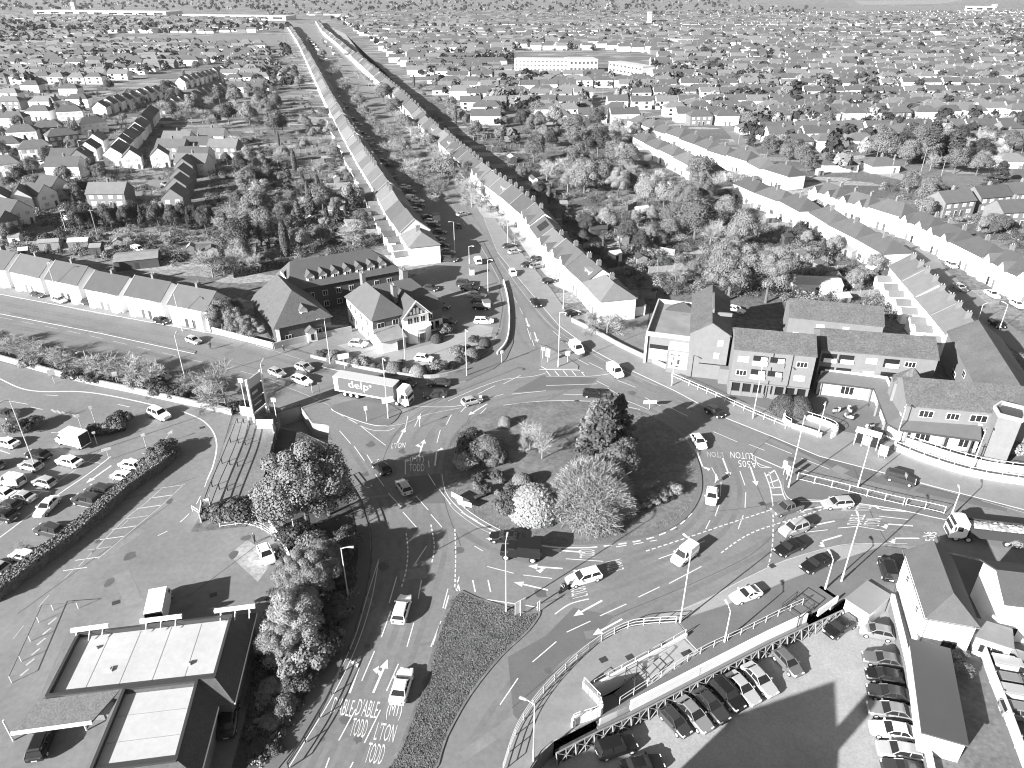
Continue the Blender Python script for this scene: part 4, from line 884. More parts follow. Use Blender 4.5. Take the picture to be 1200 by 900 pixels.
r, W = block('apartment_block', 'long roofed block running back to the pale terrace', None, None, 6.3, 9.2, 1, TX, fr=(Vector((0, 0, 0)), 0, 1, 1)) if False else (None, 0)
a, b_ = P(1150, 459, 6.3), P(1112, 388, 6.3); d = b_-a; L_ = d.length; rz = math.atan2(d.y, d.x)-math.pi/2
r = thing('apartment_block', 'long brown roofed wing running back towards the pale terrace, far slope black', 'building', (a.x, a.y, 0), rz); W = 9
mb = MB(); gable_wall(mb, 0, W, -9, L_, 6.3, 9.2, 'y'); mb.build('wall', BRICK, r); mb = MB(); gable_roof(mb, 0, W, -9, L_, 6.3, 9.2, 'y', .35); mb.build('roof', M('patchy_tile', .09, .3, .2, .9, .3, fine=(3, .2)), r)
windows(r, 'left', W, L_, [(L_*.2, 3.8, 1.5, 1.2), (L_*.4, 3.8, 1.5, 1.2), (L_*.3, 1, 2.4, 1.4, 'pale'), (L_*.6, 1, 2.4, 1.4)])
# upper right block, its turret, tower and canopy
o, rz, W, D = frame((1063, 474), (1156, 482), (1063, 450), 7.0); W = 34; D = 9.5
r = thing('care_home', 'broad textured roof block with turret above the curving shop canopy', 'building', o, rz)
LANDMARKS['the brick stair tower'] = P(1163, 540).xy
mb = MB(); gable_wall(mb, 0, W, 0, D, 7, 9.6, 'x'); mb.build('wall', BRICKP, r); mb = MB(); gable_roof(mb, 0, W, 0, D, 7, 9.6, 'x', .35); mb.build('roof', TX, r)
windows(r, 'front', W, D, [(3.3, 4.9, 2.2, 1.3), (7.4, 4.9, 2.0, 1.2), (11.3, 4.9, 2.6, 1.3), (20, 4.9, 2, 1.2), (25, 4.9, 2, 1.2)])
mb = MB(); tc = (P(1066, 447, 7.6)-o); tc.rotate(Matrix.Rotation(-rz, 3, 'Z')); q = [(tc.x+2.7*math.cos(k*1.0472+.3), tc.y+2.7*math.sin(k*1.0472+.3)) for k in range(6)]; mb.prism(q, 0, 7.6); t_ = mb.build('turret', BRICKP, r)
mb = MB(); c_ = (sum(p[0] for p in q)/6, sum(p[1] for p in q)/6, 10.4)
for i in range(6):
    e = [(c_[0]+(p[0]-c_[0])*1.12, c_[1]+(p[1]-c_[1])*1.12, 7.6) for p in (q[i], q[(i+1) % 6])]; mb.poly([e[0], e[1], c_])
mb.build('turret_roof', TX, t_)
# canopy over the shops, one bent sloping roof
top = [P(u, v, 4.3) for u, v in [(966, 433.5), (1039, 443), (1057, 487), (1150, 498)]]; bot = [P(u, v, 3.3) for u, v in [(957, 446.5), (1024.5, 455), (1040, 496), (1053, 503), (1150, 516)]]
o = Vector((bot[2].x, bot[2].y, 0)); r = thing('shop_parade', 'bent single storey shop canopy with white top edge round the forecourt', 'shop', o)
mb = MB()
for f in [(bot[0], bot[1], top[1], top[0]), (bot[1], bot[2], top[2], top[1]), (bot[2], bot[3], top[2]), (bot[3], bot[4], top[3], top[2])]:
    n = len(f); mb.hexa([(p.x, p.y, p.z-.22) for p in f], list(f))
mb.build('roof', M('canopy_sheet', .105, .12, .3, .6, fine=(2, .06)), r, origin=o)
mb = MB(); mb.wall(top, .35, 4.2, 4.55); mb.build('white_roof_edge', TRIM, r, origin=o)
mb = MB(); mb.wall(bot, .12, 2.95, 3.3); mb.build('fascia', DGREY, r, origin=o)
mb = MB(); inn = [p+(q_-p)*.45 for p, q_ in zip([bot[0], bot[1], bot[2], bot[4]], top)]; mb.wall(inn, .25, 0, 3.6); mb.build('shop_wall', CREAM, r, origin=o)
for a, b_ in ((inn[0], inn[1]), (inn[2], inn[3])):
    d = b_-a; n = Vector((d.y, -d.x, 0)).normalized(); k = max(2, int(d.length/3.2))
    for i in range(k):
        c_ = a+d*((i+.5)/k)+n*.13; place('shop_window', win_mesh(2.3, 1.7, 'plain' if i % 2 else 'pale'), r, c_.x-o.x, c_.y-o.y, .7, math.atan2(d.y, d.x))
mb = MB()
for u, v in [(1026, 487), (1034, 509), (1060, 520), (1103, 528), (1132, 534), (1018, 470), (961, 462)]:
    p = P(u, v); mb.obox((p.x, p.y), (.8, .6), .9, .35, 0, 3.1)
mb.build('pier', BRICKP, r, origin=o)
o, rz, W, D = frame((1150, 541), (1171, 547), (1150, 520), 0)
r = thing('stair_tower', 'pale brick stair tower with slanted dark top beside the ramp', 'tower', o, rz); W += .6; D = 4.6
mb = MB(); q = [(0, 0), (W, 0), (W+.3, D*.5), (W, D), (0, D), (-.8, D*.5)]; mb.prism(q, 0, 8.6); mb.build('wall', BRICK, r)
mb = MB(); qq = [Vector(p) for p in q]; mb.wall([(p[0], p[1]) for p in q], .3, 8.6, 9.2, closed=True); mb.build('parapet', LGREY, r); mb = MB(); mb.prism([(W/2+(x-W/2)*.8, D/2+(y-D/2)*.8) for x, y in q], 8.603, 8.75); mb.build('roof', SLATED, r)
# flat roofed community hall with notice front
o, rz, W, D = frame((757, 391), (812, 398), (769, 352), 6.4)
r = thing('community_hall', 'flat roofed brick hall with white boards facing the road', 'building', o, rz)
LANDMARKS['the flat roofed hall'] = o.xy
mb = MB(); mb.box(0, 0, 0, W, D, 6.0); mb.build('wall', BRICKP, r); mb = MB(); mb.poly([(.3, .3, 6.02), (W-.3, .3, 6.02), (W-.3, D-.3, 6.02), (.3, D-.3, 6.02)]); mb.build('roof', FELT, r)
mb = MB(); mb.wall([(0.15, .15), (W-.15, .15), (W-.15, D-.15), (.15, D-.15)], .3, 5.9, 6.9, closed=True); mb.build('parapet', LGREY, r)
mb = MB(); mb.hexa([(2, D-4, 6.03), (W, D-4, 6.03), (W-1, D-.5, 6.03), (3, D-.5, 6.03)], [(W*.6, D-2.2, 7.6), (W*.62, D-2.2, 7.6), (W*.62, D-2, 7.6), (W*.6, D-2, 7.6)]); mb.build('roof_light', SLATED, r)
mb = MB(); mb.box(1.0, -.06, 2.6, W*.5, -.003, 4.3); mb.build('window_band', GLASS, r); mb = MB(); mb.box(1.0, -.12, 1.0, W*.5, -.064, 3.4); mb.build('white_panel', LGREY, r)
mb = MB(); mb.box(W*.53, -3.2, 0, W*1.02, -.02, 5.2); mb.box(W*.53, -3.3, 5.2, W*1.02, 0, 5.5, 1); mb.build('porch_block', [BRICKP, LGREY], r)
mb = MB(); mb.box(W*.57, -3.32, 1.2, W*.97, -3.21, 4.9); mb.build('notice_board', LGREY, r)
mb = MB()
for x0, z0, x1, z1 in [(.6, 4.0, .8, 4.25), (.66, 3.1, .7, 3.7), (.58, 3.5, .61, 3.7), (.75, 2.2, .8, 3.3), (.62, 1.9, .66, 2.5), (.72, 1.6, .78, 1.85)]: mb.box(W*x0, -3.345, z0, W*x1, -3.322, z1)
mb.build('notice_lettering', DGREY, r); mb = MB(); mb.box(0, -.5, 0, .5, 0, 6.1); mb.build('corner_pier', LGREY, r)
# ---------------- drive through restaurant
ri = [P(u, v, 4.7) for u, v in [(92, 742.5), (271, 721.5), (251, 793), (55, 815)]]; ro = [P(u, v, 3.2) for u, v in [(78, 744), (301, 718), (275, 824), (44, 822)]]
r2 = [P(u, v, 4.7) for u, v in [(146, 806.5), (231, 797), (206, 890), (106, 903)]]; o2 = [P(u, v, 3.2) for u, v in [(140, 810), (256, 828), (234, 912), (92, 915)]]
o = Vector((ri[3].x, ri[3].y, 0)); r = thing('restaurant', 'drive through restaurant with white flat roofs and dark tiled edges', 'restaurant', o)
LANDMARKS['the drive through restaurant'] = sum((p.xy for p in ri), Vector((0, 0)))/4
MAN = M('mansard_tile', .06, .2, 1.2, .8, .4, fine=(7, .3)); 
mb = MB()
for i in range(4): mb.poly([ro[i], ro[(i+1) % 4], ri[(i+1) % 4], ri[i]])
for i in (1, 2, 3): mb.poly([o2[i], o2[(i+1) % 4], r2[(i+1) % 4], r2[i]])
mb.poly([P(274.5, 823.5, 3.21), P(251, 793, 4.69), P(231, 797, 4.69), P(256, 828, 3.21)])
mb.build('mansard_roof', MAN, r, origin=o)
mb = MB(); mb.poly([(p.x, p.y, 4.25) for p in ri]); mb.poly([(p.x, p.y, 4.3) for p in r2]); mb.build('flat_roof', MEMBR, r, origin=o)
mb = MB(); mb.wall(ri, .3, 4.2, 4.8, closed=True); mb.wall(r2, .3, 4.2, 4.79, closed=True); mb.build('roof_parapet', DGREY, r, origin=o)
def shrink(ps, k):
    c = sum((Vector((p.x, p.y)) for p in ps), Vector((0, 0)))/len(ps); return [c+(Vector((p.x, p.y))-c)*k for p in ps]
mb = MB(); mb.prism(shrink(ro, .95), 0, 3.25); mb.prism(shrink(o2, .93), 0, 3.24); mb.build('wall', BRICK, r, origin=o)
mb = MB(); cz = [P(46, 820, 4.6), P(141, 808, 4.6), P(107, 846, 3.3), P(13, 859, 3.3)]; mb.hexa([(p.x, p.y, p.z-.2) for p in cz], cz); mb.build('canopy_roof', M('canopy_tile', .085, .18, 1.2, .8, .3, fine=(5, .4)), r, origin=o)
mb = MB(); mb.wall(cz[2:], .15, 3.0, 3.42); mb.wall([o2[0], o2[1], o2[2]], .12, 3.0, 3.2); mb.wall([ro[1], ro[2]], .12, 3.0, 3.19); mb.build('white_eaves', TRIM, r, origin=o)
for x, y, w_, h_ in [(.3, .35, .7, .18), (.8, .3, .5, .25), (.15, .75, .4, .2)]:
    q = ri[3]+(ri[2]-ri[3])*x+(ri[0]-ri[3])*y; mb = MB(); mb.obox((q.x, q.y), (ri[1]-ri[0]).xy, w_, w_*.8, 4.26, 4.26+h_); mb.obox((q.x, q.y), (ri[1]-ri[0]).xy, w_*.5, w_*.4, 4.263+h_, 4.32+h_, 0); mb.build('roof_vent', LGREY, r, origin=o)
mb = MB()
for t in (.2, .4, .6, .8): a, b_ = ri[3]+(ri[2]-ri[3])*t, ri[0]+(ri[1]-ri[0])*t; mb.obox(((a.x+b_.x)/2, (a.y+b_.y)/2), (b_-a).xy, (b_-a).length-.5, .06, 4.2, 4.268)
for t in (.33, .66): a, b_ = r2[3]+(r2[0]-r2[3])*t, r2[2]+(r2[1]-r2[2])*t; mb.obox(((a.x+b_.x)/2, (a.y+b_.y)/2), (b_-a).xy, (b_-a).length-.5, .06, 4.25, 4.318)
mb.build('roof_seam', M('roof_seam', .25, .1, 1), r, origin=o)
mb = MB()
for u, v in [(16, 868), (102, 856), (60, 862)]: p = P(u, v); mb.tube((p.x, p.y, 0), (p.x, p.y, 3.2), .1)
mb.build('canopy_post', STEELW, r, origin=o)
for a, b_ in [((83, 739), (127, 733)), ((164, 728), (213, 722)), ((251, 716), (299, 710))]:
    p, q = P(*a, 5.1), P(*b_, 5.1); mb = MB(); mb.obox(((p.x+q.x)/2, (p.y+q.y)/2), (q-p).xy, (q-p).length, .35, 4.9, 5.3)
    for t in (.15, .5, .85): c_ = p+(q-p)*t; mb.tube((c_.x, c_.y, 4.2), (c_.x, c_.y, 5.0), .06); mb.tube((c_.x, c_.y, 5.0), (c_.x+.3, c_.y-1.2, 4.5), .05)
    mb.build('sign_gantry', TRIM, r, origin=o)
# ---------------- houses in the south east corner
o, rz, W, D = frame((1087, 723), (1145, 733), (1068, 648), 5.4)
r = thing('white_house', 'blank white walled hip roofed house above the sunken car park', 'house', o, rz)
LANDMARKS['the white hip roofed house'] = o.xy
mb = MB(); mb.box(0, 0, 0, W, D, 5.4); mb.build('wall', WHITE, r); mb = MB(); hip_roof(mb, 0, W, 0, D, 5.4, 7.8, 'y', W*.45, .3, .3); mb.build('roof', ROOFS[1], r)
for a_ in ((.15, -.08), (W-.2, -.08), (-.08, D*.5)): mb = MB(); mb.tube((*a_, 0), (*a_, 5.3), .05, .05, 6); mb.build('drainpipe', MGREY, r)
mb = MB(); mb.tube((-.4, -.42, 5.38), (W+.4, -.42, 5.38), .07, .07, 6); mb.tube((-.42, -.4, 5.38), (-.42, D+.3, 5.38), .07, .07, 6); mb.build('gutter', MGREY, r)
windows(r, 'front', W, D, [(W*.55, .9, .9, 1.5, 'dark'), (W*.68, .9, .9, 1.5, 'dark')]); windows(r, 'left', W, D, [(3, 3.2, .8, 1), (8, 3.2, .8, 1)])
o, rz, W, D = frame((1180, 708), (1245, 716), (1136, 657), 5.6)
r = thing('roadside_house', 'grey roofed house with bright white gable by the tipper lorry', 'house', o, rz)
mb = MB(); mb.box(0, 0, 0, W, D, 5.6); mb.build('wall', WHITE, r); mb = MB(); mb.hexa([(-.4, -.3, 5.62), (W, -.3, 5.62), (W, D*.5, 7.4), (-.4, D*.5, 7.4)], [(-.4, -.3, 5.8), (W, -.3, 5.8), (W, D*.5, 7.58), (-.4, D*.5, 7.58)]); mb.hexa([(-.4, D*.5, 7.4), (W, D*.5, 7.4), (W, D+.3, 5.62), (-.4, D+.3, 5.62)], [(-.4, D*.5, 7.58), (W, D*.5, 7.58), (W, D+.3, 5.8), (-.4, D+.3, 5.8)]); mb.build('roof', ROOFS[1], r)
windows(r, 'front', W, D, [(1.5, .8, 1.6, 1.4), (4.5, .8, 2, 1.4), (7, 3.4, 1.4, 1.2)])
o, rz, W, D = frame((1146, 747), (1186, 760), (1144, 726), 2.7)
r = thing('outhouse', 'low grey roofed outhouse with white sunlit wall between two houses', 'outbuilding', o, rz); mb = MB(); mb.box(0, 0, 0, W, D, 2.7); mb.build('wall', WHITE, r); mb = MB(); mb.box(-.2, -.2, 2.703, W+.2, D+.2, 2.85); mb.build('roof', FELT, r)
windows(r, 'front', W, D, [(W*.3, .8, 1.1, 1.1, 'dark'), (W*.65, .8, 1.1, 1.1, 'dark')])
o, rz, W, D = frame((1083, 858), (1132, 872), (1060, 748), 2.9)
r = thing('garage_block', 'long flat grey roofed garage beside the car park boundary', 'garage', o, rz); mb = MB(); mb.box(0, 0, 0, W, D, 2.75); mb.build('wall', CREAM, r); mb = MB(); mb.box(-.25, -.15, 2.753, W+.25, D+.2, 2.93); mb.build('roof', M('garage_felt', .06, .06, .4, .7), r); mb = MB(); mb.box(.5, -.05, 0, W-.4, -.003, 2.2); mb.build('garage_door', LGREY, r)
o, rz, W, D = frame((1018, 719), (1043, 698), (998, 697), .5)
r = thing('shed', 'small square white shed in the top corner of the car park', 'shed', (o.x, o.y, ZC), rz); mb = MB(); mb.box(0, 0, 0, W, D, 2.9); mb.build('wall', WHITE, r); mb = MB(); mb.box(-.15, -.15, 2.903, W+.15, D+.15, 3.0); mb.build('roof', M('shed_roof', .2, .05, 1, .6), r); mb = MB(); mb.box(.4, -.04, 0, 1.3, -.003, 2.0); mb.build('door', LGREY, r)
# the tall buildings south of the car park whose shadow falls across it
sh = Vector((math.cos(SUN_AZ), math.sin(SUN_AZ)))/math.tan(SUN_EL)
def caster(name, label, ridge_px, Rg, E, L_, W_, rz):
    p = P(*ridge_px, ZC); c = Vector((p.x, p.y))-sh*(Rg-ZC); r = thing(name, label, 'building', (c.x, c.y, 0), rz)
    mb = MB(); gable_wall(mb, -L_, 0, -W_/2, W_/2, E, Rg, 'x'); mb.build('wall', BRICK, r); mb = MB(); gable_roof(mb, -L_, 0, -W_/2, W_/2, E, Rg, 'x'); mb.build('roof', TILE, r); return r
r = caster('tall_house', 'tall brick gabled building south of the sunken car park', (976, 801), 16, 12.0, 14, 10.5, rad(66))
mb = MB(); mb.box(-1.5, -4.5, 12.6, -.4, -3.3, 16.8); mb.build('chimney', BRICK, r)
caster('tall_house', 'long brick building south of the car park beside the gabled one', (750, 894), 14, 12, 22, 9, rad(14))
# ---------------------------------------------------------------- vehicles: local +x is forward, z=0 the road
def ring(x, hw, z0, z1, tuck=.1):
    return [(x, -hw+.06, z0), (x, -hw, z0+.18), (x, -hw, z1-tuck), (x, -hw+.1, z1), (x, hw-.1, z1), (x, hw, z1-tuck), (x, hw, z0+.18), (x, hw-.06, z0)]
def wheel_mesh(r_, w_):
    mb = MB(); mb.tube((0, -w_/2, 0), (0, w_/2, 0), r_, r_, 14, 0); mb.tube((0, -w_/2-.01, 0), (0, w_/2+.01, 0), r_*.6, r_*.6, 10, 1); o = mb.build('wheel', [RUB, POLE]); me = o.data; bpy.data.objects.remove(o); return me
WHEEL = wheel_mesh(.32, .21); WHEELB = wheel_mesh(.5, .3)
def wheels(r, xs, hw, R_=.32, me=None, pairs=1):
    for x in xs:
        for s in (-1, 1):
            o = bpy.data.objects.new('wheel', me or WHEEL); COL.objects.link(o); o.parent = r; o.location = (x, s*hw, R_)
def lights(r, xf, xr, hw, zf, zr, plate=True):
    for s in (-1, 1):
        mb = MB(); mb.box(xf-.12, s*hw-.16, zf-.08, xf+.02, s*hw+.16, zf+.08); mb.build('headlight', LENS, r)
        mb = MB(); mb.box(xr-.02, s*hw-.12, zr-.14, xr+.1, s*hw+.12, zr+.14); mb.build('tail_light', REDL, r)
    mb = MB(); mb.box(xf, -.26, zf-.3, xf+.025, .26, zf-.19); mb.build('number_plate', TRIM, r)
    mb = MB(); mb.box(xr-.025, -.26, zr-.25, xr, .26, zr-.14); mb.build('number_plate', TRIM, r)
def car(kind):
    S = {  # L, hw, bonnet z, roof z, [windscreen base x, roof front x, roof rear x, rear base x], tail z
        'hatchback': (4.0, .86, .93, 1.46, (.95, .25, -1.35, -1.85), .98), 'saloon_car': (4.6, .9, .92, 1.43, (.95, .15, -1.15, -1.8), .98), 'estate_car': (4.6, .9, .93, 1.48, (1.05, .3, -1.85, -2.2), 1.0),
        'off_road_car': (4.5, .94, 1.08, 1.75, (.95, .4, -1.85, -2.15), 1.12), 'coupe': (4.3, .9, .88, 1.3, (.75, -.1, -.9, -1.85), .92), 'small_van': (4.4, .92, 1.05, 1.85, (1.2, .75, -2.1, -2.17), 1.15), 'pickup_truck': (5.2, .93, 1.05, 1.75, (1.1, .5, -.7, -.85), 1.08)}[kind]
    Ln, hw, zb, zr, (wx, rx, bx, tx), zt = S; f = Ln/2; r = thing(kind, None, 'van' if kind == 'small_van' else 'car'); mb = MB()
    mb.loft([ring(-f, hw*.86, .42, zt*.78), ring(-f+.12, hw*.95, .3, zt*.97), ring(-f+.5, hw, .24, zt), ring(tx+.3, hw, .24, zt), ring(wx-.2, hw, .24, zb+.03), ring(wx+.1, hw, .24, zb), ring(f-.55, hw*.97, .24, zb-.12), ring(f-.15, hw*.88, .26, zb-.22, .14), ring(f, hw*.72, .36, zb-.38, .1)], 0)
    rf = [(x, y, z) for x, y, z in ()]
    hr = hw*.72
    # roof with pillars
    mb.loft([[(bx-.06, -hr, zr-.1), (bx-.06, -hr+.1, zr-.03), (bx-.06, hr-.1, zr-.03), (bx-.06, hr, zr-.1), (bx-.02, hr-.1, zr-.14), (bx-.02, -hr+.1, zr-.14)],
             [(bx+.3, -hr, zr-.04), (bx+.3, -hr+.12, zr+.01), (bx+.3, hr-.12, zr+.01), (bx+.3, hr, zr-.04), (bx+.3, hr-.1, zr-.1), (bx+.3, -hr+.1, zr-.1)],
             [(rx-.3, -hr, zr-.04), (rx-.3, -hr+.12, zr+.01), (rx-.3, hr-.12, zr+.01), (rx-.3, hr, zr-.04), (rx-.3, hr-.1, zr-.1), (rx-.3, -hr+.1, zr-.1)],
             [(rx+.04, -hr, zr-.1), (rx+.04, -hr+.1, zr-.04), (rx+.04, hr-.1, zr-.04), (rx+.04, hr, zr-.1), (rx, hr-.1, zr-.14), (rx, -hr+.1, zr-.14)]], 0)
    for s in (-1, 1):
        hb = s*(hw-.07); ht = s*(hr-.01)
        for a, b in ((wx, rx), (tx, bx), ((wx+tx)/2-.1, (rx+bx)/2-.05)): mb.tube((a, hb, zb-.02), (b, ht, zr-.07), .045, .045, 5, 0)
    mb.build('body', CAR['white'], r, smooth=False)
    mb = MB(); zc = min(zb, zt)-.05; g0, g1 = hw-.1, hr-.03
    mb.hexa([(tx, -g0, zc), (wx, -g0, zc), (wx, g0, zc), (tx, g0, zc)], [(bx, -g1, zr-.07), (rx, -g1, zr-.07), (rx, g1, zr-.07), (bx, g1, zr-.07)])
    mb.build('windows', GLASS, r)
    if kind == 'small_van':
        mb = MB(); mb.hexa([(-2.12, -.9, 1.0), (.2, -.9, 1.0), (.2, .9, 1.0), (-2.12, .9, 1.0)], [(-2.08, -.78, 1.84), (.2, -.78, 1.84), (.2, .78, 1.84), (-2.08, .78, 1.84)]); mb.build('load_bay', CAR['white'], r)
    if kind == 'pickup_truck':
        mb = MB(); mb.box(-2.45, -.78, 1.081, -1.0, .78, 1.1); mb.build('load_bed', BLACK, r)
    for s in (-1, 1):
        mb = MB(); mb.box(wx-.35, s*(hw+.09)-.1, zb-.02, wx-.18, s*(hw+.09)+.1, zb+.15); mb.build('wing_mirror', CAR['white'], r)
    wheels(r, (f-.82, -f+.8), hw-.1); lights(r, f-.06, -f+.02, hw*.62, zb-.3, zt-.28); r.location = (0, 0, -400)
    return r
CARS = {k: car(k) for k in ('hatchback', 'saloon_car', 'estate_car', 'off_road_car', 'coupe', 'small_van', 'pickup_truck')}
TONE = {'white': 'white', 'silver': 'silver', 'grey': 'dark grey', 'mid': 'mid grey', 'dark': 'charcoal', 'black': 'black'}
NAMEK = {'hatchback': 'hatchback', 'saloon_car': 'saloon', 'estate_car': 'estate car', 'off_road_car': 'off roader', 'coupe': 'low coupe', 'small_van': 'small van', 'pickup_truck': 'pickup truck'}
GRP = {}
def park(kind, tone, u, v, du, dv, label=None, z=.02, group=None, auto=None):
    c = P(u, v, z+.5); d = P(u+du, v+dv, z+.5)-c; r = dup(CARS[kind], (c.x, c.y, z), math.atan2(d.y, d.x), R.uniform(.97, 1.04), None, group or 'cars on the roads and in the car parks')
    for k in r.children:
        st = k.name.split('.')[0]
        if st in ('body', 'load_bay', 'wing_mirror'): paint(k, 0, CAR[tone])
    if label: r['label'] = label
    else: later(r, f'{TONE[tone]} {NAMEK[kind]} {auto}')
    return r
for a in CARS.values(): kids(a)
L_ = [
 ('estate_car', 'white', 471, 714, 4, -14, 'white estate car with roof bars driving up the two arrowed lanes'), ('saloon_car', 'white', 471, 804, 5, -17, 'white saloon waiting beside the D ABLE and M1 road lettering'),
 ('hatchback', 'black', 447, 548, -8, -7, 'small black hatchback crossing from the roundabout towards the west road'), ('hatchback', 'silver', 473, 571, -6, -9, 'silver hatchback in tree shade west of the central island'),
 ('hatchback', 'silver', 553, 470, 12, -3, 'silver hatchback alone on the northern curve of the roundabout'), ('estate_car', 'black', 697, 462, 14, 1, 'black estate car passing the north east edge of the central island'),
 ('small_van', 'white', 721, 436, 7, 6, 'white van approaching the roundabout past the flat roofed hall'), ('small_van', 'white', 676, 409, 6, 6, 'white van coming down the avenue beside the triangular island'),
 ('hatchback', 'white', 819, 518, 5, 7, 'white hatchback on the eastern curve above the turning arrows'), ('hatchback', 'white', 834, 582, -1, 9, 'white hatchback heading south between the lane dashes east of the island'),
 ('hatchback', 'black', 838, 483, 10, 5, 'black hatchback leaving east below the brick flats'), ('small_van', 'white', 802, 651, -10, 8, 'white van circulating south east of the central island'),
 ('saloon_car', 'black', 592, 630, -14, -1, 'dark saloon hugging the south edge of the central island'), ('estate_car', 'white', 684, 677, -14, 4, 'white car with dark roof glass on the southern road lettering'),
 ('pickup_truck', 'grey', 922, 596, -14, 4, 'dark grey pickup joining from the east past the hatched island'), ('estate_car', 'silver', 981, 590, -14, 1, 'silver estate car under the railing of the east dividing island'),
 ('off_road_car', 'silver', 930, 620, -14, 5, 'silver four by four in the middle east lane'), ('saloon_car', 'black', 925, 642, -14, 6, 'black saloon in the kerb lane at the east give way line'),
 ('saloon_car', 'black', 956, 661, -14, 7, 'black saloon standing in the pale lay by near two lamp posts'), ('coupe', 'white', 874, 697, -14, 5, 'white coupe standing at the west end of the pale lay by'),
 ('off_road_car', 'dark', 1055, 561, 14, 4, 'charcoal car driving east beside the white ramp walls'),
 ('hatchback', 'silver', 325, 437, 12, 5, 'silver hatchback rear of the queue behind the articulated lorry'), ('estate_car', 'white', 354, 446, 12, 4, 'white estate car queuing just behind the articulated lorry'), ('hatchback', 'silver', 357, 431, 12, 4, 'pale hatchback in the outer lane beside the white estate'),
 ('hatchback', 'silver', 227, 399, 12, 4, 'pale hatchback alone on the west road below the white terrace'), ('saloon_car', 'dark', 510, 462, -14, 1, 'charcoal saloon in front of the lorry cab in its shadow'), ('saloon_car', 'dark', 514, 449, -14, 0, 'charcoal saloon by the pub kerb in the lorry shadow'), ('hatchback', 'black', 476, 449, 14, 3, 'black hatchback hidden in shadow beyond the lorry trailer'),
 ('hatchback', 'silver', 190, 441, 14, 4, 'pale hatchback half hidden by verge trees on the west road'),
 ('hatchback', 'white', 601, 320, 3, 7, 'white hatchback coming down the avenue into the sunlit stretch'), ('saloon_car', 'black', 628, 355, 5, 6, 'black saloon in the avenue shadow band above the triangular island'), ('small_van', 'white', 560, 306, -3, -6, 'white van going up the shaded avenue past the pub car park'), ('hatchback', 'dark', 537, 265, -3, -6, 'charcoal hatchback far up the shaded avenue'), ('saloon_car', 'silver', 542, 251, 9, -2, 'silver saloon turning across the avenue at the cross road'),
 ('estate_car', 'white', 567, 376, 14, 0, 'white estate car at the sunlit end of the pub car park'), ('off_road_car', 'white', 187, 486, 12, 5, 'white four by four leaving along the retail park wall'), ('saloon_car', 'white', 55, 594, -8, 8, 'white saloon driving out between the retail park rows'), ('hatchback', 'white', 312, 650, 5, 11, 'white hatchback parked on the wet wash bay by the fence'),
 ('saloon_car', 'black', 268, 842, 2, -14, 'black car leaving the drive through under the restaurant eaves'), ('estate_car', 'black', 50, 868, 5, -12, 'black estate car half under the restaurant canopy')]
for a in L_: park(*a)
for i, (k, t, u, v) in enumerate([('hatchback', 'dark', 791, 846), ('saloon_car', 'mid', 813, 838), ('saloon_car', 'dark', 833, 827), ('off_road_car', 'black', 852, 815), ('saloon_car', 'silver', 870, 807), ('saloon_car', 'silver', 890, 797), ('hatchback', 'grey', 923, 777)]):
    park(k, t, u, v, 15, 16, ['charcoal hatchback, western end of the row against the trellis', 'mid grey saloon beside the western end car of the trellis row', 'charcoal saloon between a mid grey saloon and a barred four by four', 'black four by four with roof bars in the trellis row', 'silver saloon beside the black four by four in the trellis row', 'silver saloon with wide gap of shadow on its eastern side', 'dark grey hatchback standing alone near the footway steps'][i], ZC, 'cars parked against the trellis')
park('off_road_car', 'black', 722, 876, 14, -4, 'black four by four parked in shade below the trellis corner', ZC); park('saloon_car', 'black', 753, 897, 14, -3, 'black car cut by the frame below the trellis corner', ZC); park('estate_car', 'black', 984, 735, -14, 9, 'long black estate car parked below the shed', ZC); park('hatchback', 'mid', 1027, 741, -14, -3, 'grey hatchback under the shed wall heading away', ZC); park('small_van', 'black', 1040, 668, -4, -12, 'black van squeezed between shed and white house')
for i, (k, t, u, v) in enumerate([('saloon_car', 'grey', 1035, 774), ('hatchback', 'black', 1036, 793), ('saloon_car', 'dark', 1041, 813), ('saloon_car', 'mid', 1043, 834), ('saloon_car', 'white', 1046, 857), ('estate_car', 'silver', 1054, 881), ('saloon_car', 'dark', 1060, 902)]):
    park(k, t, u, v, -14, -2.5, ['dark grey saloon, top of the row by the garage wall', 'black hatchback second down the row by the garage wall', 'charcoal saloon third down the row by the garage wall', 'mid grey saloon just above the white one by the garage wall', 'only white saloon in the row by the garage wall', 'silver estate car just below the white saloon', 'charcoal saloon cut by the frame below the silver estate'][i], ZC, 'cars parked by the garage wall')
for u, v, t, k in [(8, 519, 'white', 'saloon_car'), (45, 533, 'black', 'saloon_car'), (36, 546, 'silver', 'hatchback'), (81, 541, 'white', 'saloon_car'), (52, 565, 'silver', 'hatchback'), (3, 578, 'white', 'saloon_car'), (26, 582, 'silver', 'saloon_car'), (10, 592, 'dark', 'hatchback'), (4, 604, 'black', 'saloon_car'), (5, 485, 'dark', 'saloon_car'), (14, 564, 'white', 'small_van'),
                   (117, 576, 'dark', 'off_road_car'), (102, 587, 'dark', 'off_road_car'), (144, 558, 'white', 'hatchback'), (153, 545, 'white', 'hatchback'), (58, 622, 'dark', 'off_road_car'), (28, 652, 'white', 'hatchback'), (-8, 545, 'grey', 'hatchback'), (-6, 665, 'silver', 'hatchback')]:
    park(k, t, u, v, -14, -3.5, None, group='cars in the retail car park', auto='in the retail park')
LANDMARKS['the restaurant canopy'] = P(60, 850).xy; LANDMARKS['the retail park box van'] = P(88, 520).xy
